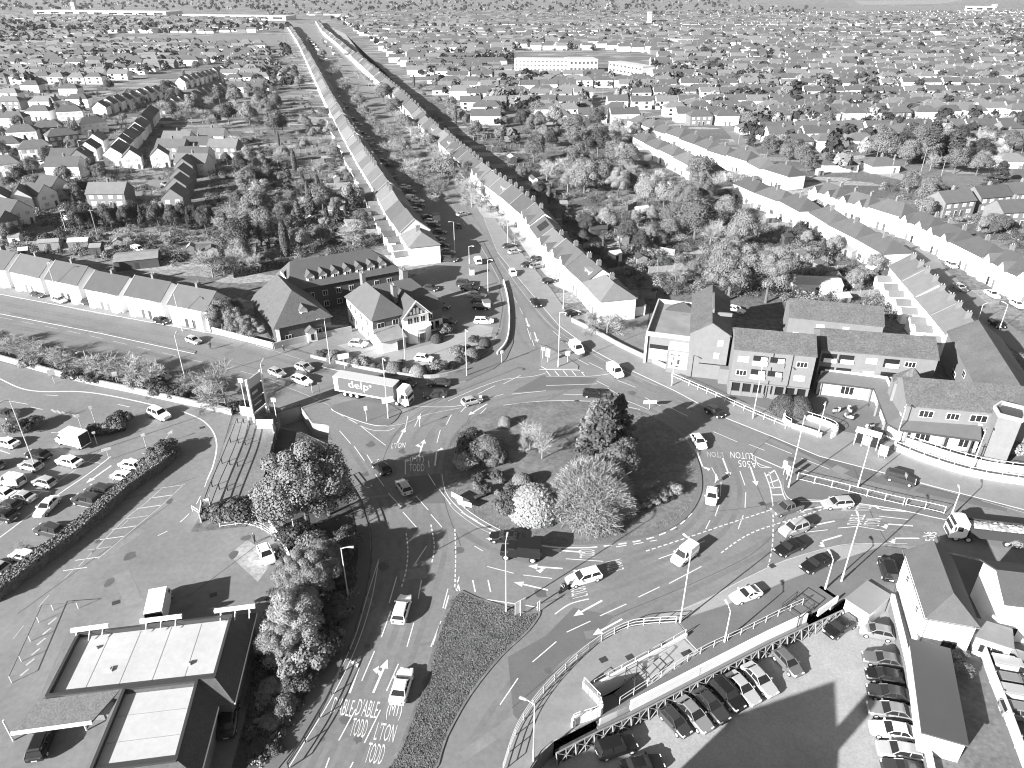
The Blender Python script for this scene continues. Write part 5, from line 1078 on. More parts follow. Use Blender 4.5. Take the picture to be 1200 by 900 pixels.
for u, v, t, k, du in [(516, 272, 'dark', 'hatchback', 14), (513, 280, 'grey', 'saloon_car', 14), (519, 287, 'black', 'hatchback', 14), (525, 295, 'mid', 'saloon_car', 14), (527, 304, 'dark', 'estate_car', 14), (505, 338, 'dark', 'hatchback', 10), (516, 359, 'black', 'saloon_car', 10), (545, 333, 'dark', 'off_road_car', 14), (551, 338, 'black', 'saloon_car', 14), (559, 346, 'silver', 'saloon_car', 14), (562, 353, 'dark', 'hatchback', 14), (564, 360, 'black', 'hatchback', 14), (525, 377, 'dark', 'hatchback', 8), (509, 264, 'dark', 'hatchback', 14), (483, 233, 'white', 'small_van', 10), (488, 246, 'silver', 'hatchback', 12), (420, 403, 'silver', 'hatchback', 10), (497, 420, 'white', 'hatchback', 10)]:
    park(k, t, u, v, du, 1, None, group='cars about the pub and avenue service road', auto='parked in the service area')
for u, v, t, k in [(620, 310, 'dark', 'saloon_car'), (630, 303, 'dark', 'hatchback'), (644, 329, 'black', 'hatchback'), (629, 312, 'mid', 'hatchback'), (671, 367, 'black', 'hatchback'), (570, 233, 'white', 'hatchback'), (597, 288, 'dark', 'saloon_car'), (603, 295, 'silver', 'hatchback'), (540, 197, 'white', 'hatchback'), (520, 178, 'silver', 'hatchback'), (503, 163, 'white', 'hatchback'), (530, 203, 'grey', 'hatchback'), (487, 150, 'white', 'hatchback'), (468, 128, 'silver', 'hatchback'), (455, 112, 'white', 'hatchback'), (577, 244, 'dark', 'hatchback')]:
    park(k, t, u, v, 14, -3, None, group='cars on the avenue front drives', auto='on a front drive')
for i in range(30):
    t = i/29; s = 1 if i % 3 else 0; u, v = (500-t*118+8, 258-t*158+6) if s else (528-t*100+20, 222-t*145+4)
    park(R.choice(('hatchback', 'hatchback', 'saloon_car', 'estate_car')), R.choice(('dark', 'silver', 'black', 'white', 'grey', 'mid')), u+R.uniform(-3, 3), v+R.uniform(-2, 2), 13, R.choice((1, -2)), None, group='cars parked along the avenue', auto='parked along the avenue')
for u, v, t, k in [(1125, 337, 'silver', 'saloon_car'), (1115, 311, 'silver', 'hatchback'), (1163, 345, 'white', 'saloon_car'), (1192, 357, 'white', 'hatchback'), (1172, 333, 'dark', 'hatchback'), (1090, 290, 'white', 'hatchback'), (1168, 380, 'black', 'hatchback'), (1075, 282, 'silver', 'hatchback'), (1045, 268, 'white', 'hatchback')]:
    park(k, t, u, v, 10, 6, None, group='cars in the hillside street', auto='in the hillside street')
for u, v, t, k in [(48, 191, 'white', 'hatchback'), (35, 211, 'white', 'hatchback'), (49, 213, 'white', 'small_van'), (20, 220, 'silver', 'hatchback'), (80, 256, 'white', 'hatchback'), (88, 232, 'white', 'hatchback'), (162, 293, 'white', 'small_van'), (175, 290, 'dark', 'hatchback'), (190, 240, 'mid', 'hatchback'), (196, 247, 'dark', 'hatchback'), (193, 216, 'mid', 'hatchback'), (275, 276, 'dark', 'hatchback'), (282, 288, 'silver', 'hatchback'), (70, 352, 'silver', 'hatchback'), (45, 345, 'dark', 'saloon_car'), (105, 355, 'dark', 'hatchback'), (190, 376, 'black', 'hatchback'), (230, 378, 'black', 'hatchback'), (140, 362, 'white', 'hatchback'), (862, 363, 'white', 'saloon_car'), (150, 149, 'white', 'hatchback'), (100, 181, 'silver', 'hatchback')]:
    park(k, t, u, v, 12, 3, None, group='cars outside houses', auto='outside the houses')
for i in range(5): park('small_van' if i % 2 else 'estate_car', ('mid', 'silver')[i % 2], 1180+i*5, 768+i*17, 14, 2.5, 'pale vehicle, '+ordinal(i)+' down the yard beyond the white fence', group='pale vehicles in the yard')
for a in CARS.values():
    for k in list(a.children_recursive)+[a]: bpy.data.objects.remove(k)
# ---------------- vans and lorries
def at(u, v, du, dv, z=.02):
    c = P(u, v, z); d = P(u+du, v+dv, z)-c; return (c.x, c.y, z), math.atan2(d.y, d.x)
def box_van(loc, rz, label):
    r = thing('box_van', label, 'van', loc, rz); mb = MB(); mb.box(-3.1, -1.02, .55, 1.0, 1.02, 2.95); mb.build('cargo_box', CAR['white'], r)
    mb = MB(); mb.box(-3.115, -.95, .7, -3.103, .95, 2.85); mb.build('rear_shutter', BLACK, r)
    mb = MB(); mb.loft([ring(1.0, .95, .35, 2.1), ring(1.7, .95, .35, 2.1), ring(2.25, .93, .35, 1.35), ring(2.8, .86, .4, 1.1)]); mb.build('cab', CAR['white'], r)
    mb = MB(); mb.hexa([(1.75, -.82, 2.06), (2.3, -.8, 1.36), (2.3, .8, 1.36), (1.75, .82, 2.06)], [(1.79, -.8, 2.1), (2.34, -.78, 1.4), (2.34, .78, 1.4), (1.79, .8, 2.1)]); mb.build('windscreen', GLASS, r)
    for s in (-1, 1): mb = MB(); mb.box(1.2, s*.955-.008, 1.4, 1.85, s*.955+.008, 1.95); mb.build('side_window', GLASS, r)
    wheels(r, (2.0, -2.1), .85, .36); lights(r, 2.76, -3.12, .7, .85, .9); return r
box_van(*at(86, 521, -14, -3.5), 'white box van with black open rear by the shrub bed')
v_ = box_van(*at(190, 716, 2, -10), 'white box van behind the restaurant facing away'); mb = MB(); words('HIRE', v_.location, Vector((1, 0, 0)), Vector((0, 0, 1)), 1.2, .6, mb, plane=True) if False else None
def lorry_cab(r, x, mat, h=3.6):
    mb = MB(); mb.loft([ring(x, 1.22, .9, h-.1), ring(x+.5, 1.24, .6, h), ring(x+1.5, 1.24, .5, h-.15), ring(x+1.95, 1.2, .5, 2.5), ring(x+2.1, 1.15, .45, 1.5)]); c = mb.build('cab', mat, r)
    mb = MB(); mb.hexa([(x+1.62, -1.05, 2.95), (x+2.03, -1.05, 1.75), (x+2.03, 1.05, 1.75), (x+1.62, 1.05, 2.95)], [(x+1.75, -1.05, 3.0), (x+2.16, -1.05, 1.8), (x+2.16, 1.05, 1.8), (x+1.75, 1.05, 3.0)]); mb.build('windscreen', GLASS, c)
    for s in (-1, 1):
        mb = MB(); mb.box(x+.7, s*1.245-.01, 1.8, x+1.45, s*1.245+.01, 2.6); mb.build('side_window', GLASS, c); mb = MB(); mb.box(x+1.7, s*1.35-.1, 1.9, x+1.85, s*1.35+.1, 2.6); mb.build('wing_mirror', DGREY, c)
    mb = MB(); mb.box(x+2.05, -.9, .6, x+2.14, .9, 1.2); mb.build('grille', DGREY, c)
    for s in (-1, 1): mb = MB(); mb.box(x+2.0, s*.95-.2, .65, x+2.12, s*.95+.2, .9); mb.build('headlight', LENS, c)
c0, c1 = P(398, 463), P(485, 479); d = (c1-c0); rz = math.atan2(d.y, d.x); Lt = d.length
r = thing('articulated_lorry', 'long articulated lorry with grey lettered trailer and white cab', 'lorry', ((c0.x+c1.x)/2-d.normalized().y*-1.2, (c0.y+c1.y)/2+1.2, .02), rz)
LANDMARKS['the articulated lorry'] = r.location.xy
h = Lt/2; mb = MB(); mb.box(-h, -1.27, 1.1, h-3.0, 1.27, 4.0); t_ = mb.build('trailer', M('trailer_curtain', .085, .03, 2, .5), r)
mb = MB(); mb.box(-h-.02, -1.3, 4.003, h-2.98, 1.3, 4.1); mb.build('trailer_roof', LGREY, t_); mb = MB(); mb.box(-h, -1.29, 1.0, h-3, -1.272, 1.3); mb.box(-h-.01, -1.29, 1.0, -h+.9, -1.275, 4.0); mb.build('side_rail', TRIM, t_)
mb = MB(); words('delp', Vector((-h+5.2, -1.285, 2.75)), Vector((1, 0, 0)), Vector((0, 0, 1)), 4.2, 1.9, mb, plane=True); words('o', Vector((-h+7.7, -1.285, 3.3)), Vector((1, 0, 0)), Vector((0, 0, 1)), .5, .5, mb, plane=True); mb.build('trailer_lettering', TRIM, t_)
mb = MB(); mb.box(-h+.5, -.5, .7, h-.6, .5, 1.08); mb.build('chassis', BLACK, r); lorry_cab(r, h-2.3, CAR['white'], 3.75)
wheels(r, (-h+2, -h+3.3, -h+4.6, h-2.6, h-.9), 1.05, .5, WHEELB)
loc, rz = at(1152, 632, -14, -1.6); r = thing('tipper_lorry', 'white cabbed tipper lorry loaded with pale rubble', 'lorry', loc, rz)
lorry_cab(r, 2.8, CAR['white'], 3.3); mb = MB(); mb.box(-4.8, -.5, .6, 4.8, .5, 1.0); mb.build('chassis', BLACK, r)
mb = MB(); mb.box(-4.8, -1.25, 1.0, 2.5, -1.15, 2.5); mb.box(-4.8, 1.15, 1.0, 2.5, 1.25, 2.5); mb.box(-4.8, -1.149, 1.0, -4.7, 1.149, 2.5); mb.box(2.4, -1.149, 1.0, 2.5, 1.149, 2.7); mb.box(-4.699, -1.149, 1.0, 2.399, 1.149, 1.1); mb.build('tipper_body', DGREY, r)
mb = MB(); nx, ny = 24, 9; rr = random.Random(5); hh = [[2.25+.35*math.sin(3.1*j/(ny-1))+rr.uniform(-.12, .12) for j in range(ny)] for i in range(nx)]
for i in range(nx-1):
    for j in range(ny-1):
        X = lambda a: -4.65+7*a/(nx-1); Y = lambda b: -1.14+2.28*b/(ny-1)
        mb.poly([(X(i), Y(j), hh[i][j]), (X(i+1), Y(j), hh[i+1][j]), (X(i+1), Y(j+1), hh[i+1][j+1]), (X(i), Y(j+1), hh[i][j+1])])
mb.build('rubble_load', M('rubble', .3, .3, 1.2, .95, .6, fine=(5, .25)), r); wheels(r, (4.0, 2.4, -2.5, -3.8), 1.05, .5, WHEELB)
loc, rz = at(606, 652, -14, -1.5); r = thing('military_style_truck', 'old black covered truck rounding the south of the island', 'truck', loc, rz)
mb = MB(); mb.loft([ring(2.2, .8, .5, 1.25), ring(1.2, .85, .5, 1.35), ring(1.15, .95, .5, 2.0), ring(.3, .95, .5, 2.05), ring(-.1, .95, .5, 2.0)]); mb.build('cab', CAR['black'], r); mb = MB(); mb.box(-3.2, -1.1, .9, -.15, 1.1, 2.6); mb.build('cargo_body', CAR['black'], r); mb = MB(); mb.box(1.16, -.8, 1.45, 1.2, .8, 1.9); mb.build('windscreen', GLASS, r); mb = MB(); mb.box(-3.0, -1.13, 2.2, -.3, -1.103, 2.3); mb.build('pale_side_stripe', LGREY, r)
wheels(r, (1.4, -2.2), .85, .42, WHEELB); lights(r, 2.18, -3.22, .6, 1.0, 1.0)
# motorcyclist
loc, rz = at(662, 693, -14, 6); r = thing('motorcycle', 'black motorcycle riding over the road lettering beside a white car', 'motorcycle', loc, rz)
mb = MB()
for x in (.72, -.7): mb.tube((x, -.07, .31), (x, .07, .31), .31, .31, 14)
mb.build('wheels', RUB, r) if False else None
for x in (.72, -.7): mb = MB(); mb.tube((x, -.07, .31), (x, .07, .31), .31, .31, 14); mb.build('wheel', RUB, r)
mb = MB(); mb.loft([ring(-.8, .08, .7, .85, .03), ring(-.3, .16, .45, .8, .05), ring(.15, .2, .4, 1.0, .05), ring(.5, .15, .55, 1.0, .05), ring(.75, .08, .7, .95, .03)]); mb.build('body', CAR['black'], r); mb = MB(); mb.tube((.45, -.36, 1.08), (.45, .36, 1.08), .02); mb.tube((.72, 0, .31), (.45, 0, 1.05), .04); mb.build('handlebar', POLE, r)
def skin_person(name, label, loc, rz, joints, edges, mat, head=None):
    r = thing(name, label, 'person', loc, rz); me = bpy.data.meshes.new('person_body'); me.from_pydata([j[:3] for j in joints], edges, [])
    o = link('clothed_body', me, r); sk = o.modifiers.new('skin', 'SKIN'); 
    for i, j in enumerate(joints): me.skin_vertices[0].data[i].radius = (j[3], j[3]); 
    me.skin_vertices[0].data[0].use_root = True
    sb = o.modifiers.new('sub', 'SUBSURF'); sb.levels = 1; sb.render_levels = 1
    dg = bpy.context.evaluated_depsgraph_get(); m2 = bpy.data.meshes.new_from_object(o.evaluated_get(dg)); o.modifiers.clear(); o.data = m2; m2.materials.clear(); m2.materials.append(mat)
    h = head or joints[3]; mb = MB(); k = []
    for i in range(7):
        t = -1+2*i/6; q = math.sqrt(max(0, 1-t*t))*.115+.004; k.append([(h[0]+math.cos(a)*q, h[1]+math.sin(a)*q*.85, h[2]+.12+t*.14) for a in [2*math.pi*b/10 for b in range(10)]])
    mb.loft(k); hd = mb.build('head', M('helmet' if 'rider' in label else 'skin', .05 if 'rider' in label else .3, 0), r, smooth=True)
    return r
skin_person('person', 'motorcycle rider in dark clothes leaning to the handlebars', (loc[0], loc[1], loc[2]), rz,
   [(-.2, 0, .85, .17), (-.05, 0, 1.15, .19), (.08, 0, 1.4, .17), (.14, 0, 1.5, .07), (.2, .2, 1.35, .08), (.3, .28, 1.15, .06), (.45, .3, 1.1, .045), (.2, -.2, 1.35, .08), (.3, -.28, 1.15, .06), (.45, -.3, 1.1, .045), (.15, .2, .75, .11), (-.1, .22, .4, .07), (.15, -.2, .75, .11), (-.1, -.22, .4, .07)],
   [(0, 1), (1, 2), (2, 3), (2, 4), (4, 5), (5, 6), (2, 7), (7, 8), (8, 9), (0, 10), (10, 11), (0, 12), (12, 13)], BLACK)
def walker(u, v, label, face=0, z=.13, mat=None):
    p = P(u, v, z); skin_person('person', label, (p.x, p.y, z), face, [(0, 0, .95, .15), (0, 0, 1.2, .16), (0, 0, 1.42, .15), (0, 0, 1.52, .06), (.02, .2, 1.38, .07), (.06, .25, 1.1, .05), (.14, .25, .88, .04), (-.02, -.2, 1.38, .07), (-.08, -.25, 1.1, .05), (-.1, -.24, .88, .04), (.1, .09, .52, .085), (.16, .09, .06, .05), (.28, .09, .03, .045), (-.08, -.09, .52, .085), (-.2, -.09, .08, .05), (-.08, -.09, .03, .045)],
        [(0, 1), (1, 2), (2, 3), (2, 4), (4, 5), (5, 6), (2, 7), (7, 8), (8, 9), (0, 10), (10, 11), (11, 12), (0, 13), (13, 14), (14, 15)], mat or DGREY)
walker(247, 409, 'pedestrian in dark clothes on the pavement by the terrace end', 2, .13); walker(333, 413, 'pedestrian in pale top walking past the brown hipped house', 3, .05, MGREY); walker(299, 636, 'person in black standing beside the washed hatchback', 1, .03, BLACK)
# scooters in the shop forecourt
for i, (u, v) in enumerate([(980, 484), (995, 483), (994, 491), (1018, 503)]):
    p = P(u, v); r = thing('motor_scooter', ['pale scooter on the west of the forecourt trio', 'pale scooter on the east of the forecourt trio', 'pale scooter standing south of the forecourt pair', 'lone scooter by the bus shelter back'][i], 'scooter', (p.x, p.y, .03), .4+i, 'scooters on the forecourt')
    mb = MB(); mb.loft([ring(-.85, .2, .4, .85), ring(-.3, .28, .3, .95), ring(.2, .24, .25, .5), ring(.5, .28, .3, 1.1), ring(.8, .14, .5, .9)]); mb.build('body', CAR['silver'], r); mb = MB(); mb.box(-.7, -.17, .96, .0, .17, 1.06); mb.build('seat', BLACK, r)
    for x in (-.65, .75): mb = MB(); mb.tube((x, -.08, .25), (x, .08, .25), .25, .25, 12); mb.build('wheel', RUB, r)
    mb = MB(); mb.tube((.5, -.35, 1.15), (.5, .35, 1.15), .03); mb.build('handlebar', BLACK, r)
# ---------------------------------------------------------------- plants
rng = np.random.default_rng(4)
def cards(c, n, s, asp=1.0):
    """quads centred at c, normals n, size s -> mesh data"""
    k = len(c); r = rng.normal(size=(k, 3)); a = np.cross(n, r); a /= np.linalg.norm(a, axis=1)[:, None]+1e-9; b = np.cross(n, a)
    a = a*(s*.5)[:, None]*asp; b = b*(s*.5)[:, None]
    v = np.stack([c-a-b, c+a-b*.8, c+a*.9+b, c-a*.8+b], 1).reshape(-1, 3); return v
def card_mesh(name, v, mat):
    k = len(v)//4; me = bpy.data.meshes.new(name); me.vertices.add(4*k); me.vertices.foreach_set('co', v.astype(np.float32).ravel())
    me.loops.add(4*k); me.loops.foreach_set('vertex_index', np.arange(4*k, dtype=np.int32)); me.polygons.add(k); me.polygons.foreach_set('loop_start', np.arange(0, 4*k, 4, dtype=np.int32)); me.polygons.foreach_set('loop_total', np.full(k, 4, dtype=np.int32))
    me.update(calc_edges=True); me.materials.append(mat); return me
def unit(k):
    d = rng.normal(size=(k, 3)); return d/np.linalg.norm(d, axis=1)[:, None]
def clumpy(K, M_, cz, rx, rz, s, cr=.42, low=-.6):
    out = []
    for _ in range(K):
        d = unit(1)[0]
        if d[2] < low: d[2] = -d[2]*.5
        q = rng.uniform(.35, .78); cc = np.array([d[0]*rx*q, d[1]*rx*q, cz+d[2]*rz*q]); r_ = rx*cr*rng.uniform(.7, 1.15)
        n = unit(M_); n[:, 2] = np.where(n[:, 2] < -.5, -n[:, 2], n[:, 2]); p = cc+n*r_*np.array([1, 1, .85])*rng.uniform(.75, 1.08, M_)[:, None]
        nn = n+rng.normal(size=(M_, 3))*.27; nn /= np.linalg.norm(nn, axis=1)[:, None]; out.append(cards(p, nn, s*rng.uniform(.6, 1.3, M_)))
    return np.concatenate(out)
def trunk(root, h, r_, mat=BARK, limbs=4, reach=2.):
    mb = MB(); mb.tube((0, 0, 0), (.1, .05, h*.55), r_, r_*.7, 7); mb.tube((.1, .05, h*.55), (0, .1, h), r_*.7, r_*.3, 6)
    for i in range(limbs):
        a = 6.28*i/limbs+.4; mb.tube((.08, .05, h*(.45+.1*i/limbs)), (math.cos(a)*reach, math.sin(a)*reach, h*(.85+.05*i)), r_*.45, r_*.15, 5)
    return mb.build('trunk', mat, root)
TP = {}
def tree_proto(key, name, crown, mat, h, r_, bark=BARK, limbs=4, reach=2.):
    r = thing(name, None, 'tree'); trunk(r, h, r_, bark, limbs, reach); o = link('crown', card_mesh('crown', crown, mat), r); r.location = (0, 0, -300); kids(r); kids(o); TP[key] = r
for i in range(3):   # unit trees about 10 m tall
    tree_proto(f'leaf{i}', 'broadleaf_tree', clumpy(38, 330, 5.2, 4.3, 4.3, .23), LEAF_M, 5.5, .28)
for i in range(2):
    tree_proto(f'big{i}', 'broadleaf_tree', clumpy(85, 560, 5.3, 4.4, 4.4, .135, .27), LEAF_M, 5.5, .25)
def conifer(n, h=10, R0=2.6):
    nb = 130; bt = rng.uniform(0, 1, nb)**.8; ba = rng.uniform(0, 6.283, nb); bl = R0*(1-bt)**.85*rng.uniform(.6, 1.2, nb)+.25; i = rng.integers(0, nb, n); f = rng.uniform(.15, 1, n)**.7
    wd = .28*bl[i]*(1.1-f)+.1; a = ba[i]; rad_ = bl[i]*f; s = rng.normal(size=n)*wd
    p = np.stack([np.cos(a)*rad_-np.sin(a)*s, np.sin(a)*rad_+np.cos(a)*s, .8+bt[i]*(h-.9)-rad_*.3+rng.normal(size=n)*.13+.25*rad_*f], 1); nn = np.stack([np.cos(a)*.6, np.sin(a)*.6, np.full(n, .7)], 1)+rng.normal(size=(n, 3))*.5; nn /= np.linalg.norm(nn, axis=1)[:, None]
    return cards(p, nn, rng.uniform(.14, .34, n))
for i in range(2): tree_proto(f'con{i}', 'conifer_tree', conifer(8000), LEAF_D, 8.5, .2, BARK, 0)
n = 1500; t = rng.uniform(0, 1, n); a = rng.uniform(0, 6.283, n); rr_ = 1.05*np.sin(np.clip(t*.92+.08, 0, 1)*3.05)**.6*rng.uniform(.8, 1.05, n)
nn = np.stack([np.cos(a), np.sin(a), np.full(n, .35)], 1)+rng.normal(size=(n, 3))*.3; nn /= np.linalg.norm(nn, axis=1)[:, None]
tree_proto('cyp', 'cypress_tree', cards(np.stack([np.cos(a)*rr_, np.sin(a)*rr_, .3+t*9.5], 1), nn, rng.uniform(.3, .55, n)), LEAF_D, 6, .15, BARK, 0)
def bare(key, seed, fine=6, spread=1.0):
    r = random.Random(seed); mb = MB(); tw = []
    def br(p, d, l, rad_, dep):
        q = p+d*l; mb.tube(p, q, rad_, rad_*.6, 5 if dep < 2 else 3, cap=False)
        k = (7, 5, 4)[dep] if dep < 3 else 0
        for i in range(k):
            nd = (d*.7+Vector((r.gauss(0, .6), r.gauss(0, .6), r.gauss(.1, .4)))*spread).normalized(); br(p+d*l*r.uniform(.45, 1), nd, l*r.uniform(.5, .75), rad_*.5, dep+1)
        if dep >= 2:
            for i in range(fine):
                nd = (d+Vector((r.gauss(0, .6), r.gauss(0, .6), r.gauss(.1, .4)))).normalized(); a = p+d*l*r.uniform(.2, 1); e = a+nd*r.uniform(.6, 1.4)
                s = nd.cross(Vector((r.gauss(0, 1), r.gauss(0, 1), r.gauss(0, 1)))).normalized()*.02; tw.append((a-s, a+s, e+s*.5, e-s*.5))
    br(Vector((0, 0, 0)), Vector((0, 0, 1)), 3.2, .16, 0)
    o_ = thing('bare_tree', None, 'tree'); mb.build('trunk', BARKP, o_)
    v = np.array([tuple(x) for q in tw for x in q]); o = link('crown', card_mesh('crown', v, TWIG), o_); o_.location = (0, 0, -300); kids(o_); TP[key] = o_
for i in range(3): bare(f'bare{i}', 20+i, 7)
bare('fuzz', 31, 11, 1.1)
def bush_proto(key, K, M_, s, low, mat=LEAF_M, name='shrub', cr=.42):
    r = thing(name, None, 'shrub'); o = link('foliage', card_mesh('foliage', clumpy(K, M_, .95, 1.5, .8, s, cr, low), mat), r); mb = MB(); mb.tube((0, 0, 0), (0, 0, .8), .08, .05, 5); mb.build('stem', BARK, r); r.location = (0, 0, -300); kids(r); TP[key] = r
bush_proto('bush0', 18, 260, .12, 0); bush_proto('bush1', 13, 280, .13, 0)
def dome(n, s):
    d = unit(n); d[:, 2] = np.abs(d[:, 2]); p = d*np.array([1.5, 1.5, 1.9])*rng.uniform(.93, 1.03, n)[:, None]; p[:, 2] += .1; nn = d+rng.normal(size=(n, 3))*.35; nn /= np.linalg.norm(nn, axis=1)[:, None]; return cards(p, nn, s*rng.uniform(.7, 1.3, n))
r = thing('round_shrub', None, 'shrub'); o = link('foliage', card_mesh('foliage', dome(7000, .11), LEAF_M), r); mb = MB(); mb.tube((0, 0, 0), (0, 0, 1.2), .1, .05, 5); mb.build('stem', BARK, r); r.location = (0, 0, -300); kids(r); TP['dome'] = r
n = 24000; d = unit(n); d[:, 2] = np.abs(d[:, 2])+.05; l = rng.uniform(.6, 1, n)**.4   # spiky spreading shrub
p = d*l[:, None]*np.array([4.6, 4.6, 6.3])*(1+.1*np.sin(d[:, :1]*7+d[:, 1:2]*9)); sp_ = np.cross(d, rng.normal(size=(n, 3))); sp_ /= np.linalg.norm(sp_, axis=1)[:, None]
e = p+d*.22+rng.normal(size=(n, 3))*.22; v = np.stack([p-sp_*.035, p+sp_*.035, e+sp_*.02, e-sp_*.02], 1).reshape(-1, 3)
r = thing('spreading_shrub', None, 'shrub'); link('foliage', card_mesh('foliage', v, LEAF_L), r); mb = MB()
for i in range(9): a = i*.7; mb.tube((0, 0, 0), (math.cos(a)*2.6, math.sin(a)*2.6, 3.2), .1, .03, 5)
mb.build('stem', BARK, r); r.location = (0, 0, -300); kids(r); TP['spiky'] = r
TONEM = {'pale': LEAF_L, 'mid': LEAF_M, 'dark': LEAF_D, 'cream': LEAF_W}
for p in TP.values():
    for k in kids(p): kids(k)
PLANTS = []
def plant(key, xy, h, wid=None, tone=None, label=None, z=0.0, text=None, group=None):
    base = {'bush0': 1.8, 'bush1': 1.8, 'dome': 2.0, 'spiky': 6.5, 'bare0': 9, 'bare1': 9, 'bare2': 9, 'fuzz': 9}.get(key, 10.0); s = h/base; w_ = s*(wid or 1)
    o = dup(TP[key], (xy[0], xy[1], z), R.uniform(0, 6.28), (w_, w_, s), None, group or 'trees and shrubs of gardens and verges')
    for k in o.children:
        if tone and k.name.split('.')[0] in ('crown', 'foliage'): paint(k, 0, TONEM[tone])
    if label: o['label'] = label
    else: later(o, text or KN(key, tone, h))
    PLANTS.append((xy[0], xy[1], w_*(4 if base == 10 else 2 if base < 3 else 3))); return o
def KN(key, tone, h):
    size = 'tall' if h > 11 else 'small' if h < 6 else 'middling'
    if key.startswith('bare') or key == 'fuzz': return f'{size} bare twiggy tree'
    t = {'pale': 'pale', 'mid': 'mid toned', 'dark': 'dark', None: 'mid toned', 'cream': 'cream'}[tone]
    if key.startswith('con'): return f'{size} {t} conifer'
    if key == 'cyp': return f'{size} dark columnar cypress'
    if key in ('bush0', 'bush1', 'dome'): return f'{t} rounded shrub'
    return f'{size} {t} broad crowned tree'
HXY = [(h.location.x, h.location.y) for h in HOUSES]
def ok(x, y, rd, road=True):
    if any((x-a)**2+(y-b)**2 < (rd*.55+c*.5)**2 for a, b, c in PLANTS): return False
    if any((x-a)**2+(y-b)**2 < 62 for a, b in HXY): return False
    return not (road and inside(*px((x, y, 0)), ROAD))
def zone(poly, n, mix, h0, h1, seed):
    r = random.Random(seed); us = [p[0] for p in poly]; vs_ = [p[1] for p in poly]; c = t = 0
    while c < n and t < n*30:
        t += 1; u, v = r.uniform(min(us), max(us)), r.uniform(min(vs_), max(vs_))
        if not inside(u, v, poly): continue
        p = P(u, v); h = r.uniform(h0, h1); key, tone = r.choice(mix)
        if key.startswith('bush'): h *= .3
        if not ok(p.x, p.y, h*.36): continue
        plant(key, (p.x, p.y), h, r.uniform(.8, 1.15), tone); c += 1
LF = [('leaf0', 'pale'), ('leaf1', 'mid'), ('leaf2', 'mid'), ('leaf0', 'dark'), ('leaf1', 'mid'), ('fuzz', None)]
BG_ = [('bush0', 'mid'), ('bush1', 'dark'), ('bush0', 'pale')]
LANDMARKS['the middle of the wood'] = P(270, 132).xy; LANDMARKS['the row of dark hedge trees'] = P(150, 258).xy; LANDMARKS['the long tree belt'] = P(760, 220).xy; LANDMARKS['the twin great trees'] = P(880, 345).xy; LANDMARKS['the shaded garden fences'] = P(700, 275).xy; LANDMARKS['the white terrace'] = P(130, 355).xy; LANDMARKS['the tall bare avenue tree'] = P(483, 216).xy
plant('big0', P(853, 352).xy, 17, 1.0, 'mid', 'broad pale grey western tree of the twin great trees behind the brick flats'); plant('big1', P(897, 355).xy, 15.5, .95, 'mid', 'eastern tree of the twin great trees, shading a dark garden')
zone([(190, 112), (320, 108), (345, 135), (330, 160), (240, 152), (185, 150)], 40, LF+[('fuzz', None), ('leaf2', 'dark')], 9, 13, 1)
for i in range(19):
    t = i/18; p = P(86+t*165, 270-6*math.sin(t*3)+(i % 2)*3); plant('leaf2' if i % 3 else 'con0', p.xy, 7.5+(i % 3)*.6, .75, 'dark', ordinal(i)+' dense dark tree along the hedge row behind the terrace', group='dark hedge row trees')
zone([(200, 82), (262, 70), (345, 60), (362, 105), (300, 112), (262, 118), (262, 92), (215, 100)], 34, LF+[('fuzz', None), ('leaf0', 'dark')], 6, 10, 22)
zone([(345, 120), (392, 100), (425, 170), (470, 252), (455, 262), (400, 215), (360, 160)], 26, LF+BG_, 4, 8, 2)
zone([(265, 175), (345, 158), (400, 215), (445, 265), (420, 290), (345, 300), (300, 320), (275, 312), (255, 270), (290, 235), (262, 205)], 76, LF+BG_+[('con0', 'mid'), ('con1', 'dark'), ('cyp', None), ('bare0', None), ('leaf2', 'pale'), ('fuzz', None), ('fuzz', None)], 5, 11, 3)
plant('fuzz', P(250, 325).xy, 11, 1.2); plant('fuzz', P(277, 318).xy, 9, 1.2); plant('fuzz', P(415, 292).xy, 11, 1.2)
zone([(0, 288), (90, 288), (215, 312), (235, 300), (200, 285), (100, 275), (0, 275)], 10, BG_+[('fuzz', None), ('leaf0', 'mid')], 4, 7, 4)
zone([(0, 98), (105, 98), (185, 128), (120, 165), (130, 230), (60, 262), (0, 290)], 52, LF+[('leaf0', 'dark'), ('con1', 'dark'), ('leaf1', 'dark')], 5, 9, 5)
zone([(612, 205), (640, 225), (705, 290), (770, 345), (752, 350), (690, 300), (628, 238), (600, 212)], 26, BG_+[('leaf0', 'dark'), ('leaf2', 'mid'), ('cyp', None)], 4, 7, 6)
zone([(600, 152), (700, 150), (760, 165), (800, 200), (850, 218), (880, 245), (905, 285), (870, 300), (810, 285), (760, 250), (690, 235), (630, 215)], 50, LF+[('big0', 'mid'), ('big1', 'pale'), ('leaf0', 'pale'), ('fuzz', None), ('fuzz', None), ('con0', 'mid')], 8, 14, 7)
zone([(700, 250), (780, 262), (830, 300), (825, 335), (770, 335), (720, 300)], 20, BG_+LF, 4, 8, 8)
zone([(905, 225), (1000, 278), (1055, 320), (1060, 345), (1000, 345), (940, 320), (915, 280)], 22, BG_+[('leaf1', 'pale'), ('leaf0', 'dark'), ('con0', 'dark')], 4, 8, 9)
zone([(1000, 180), (1040, 195), (1150, 210), (1195, 190), (1200, 172), (1060, 172)], 34, [('leaf0', 'mid'), ('leaf1', 'dark'), ('fuzz', None), ('leaf2', 'mid')], 9, 13, 10)
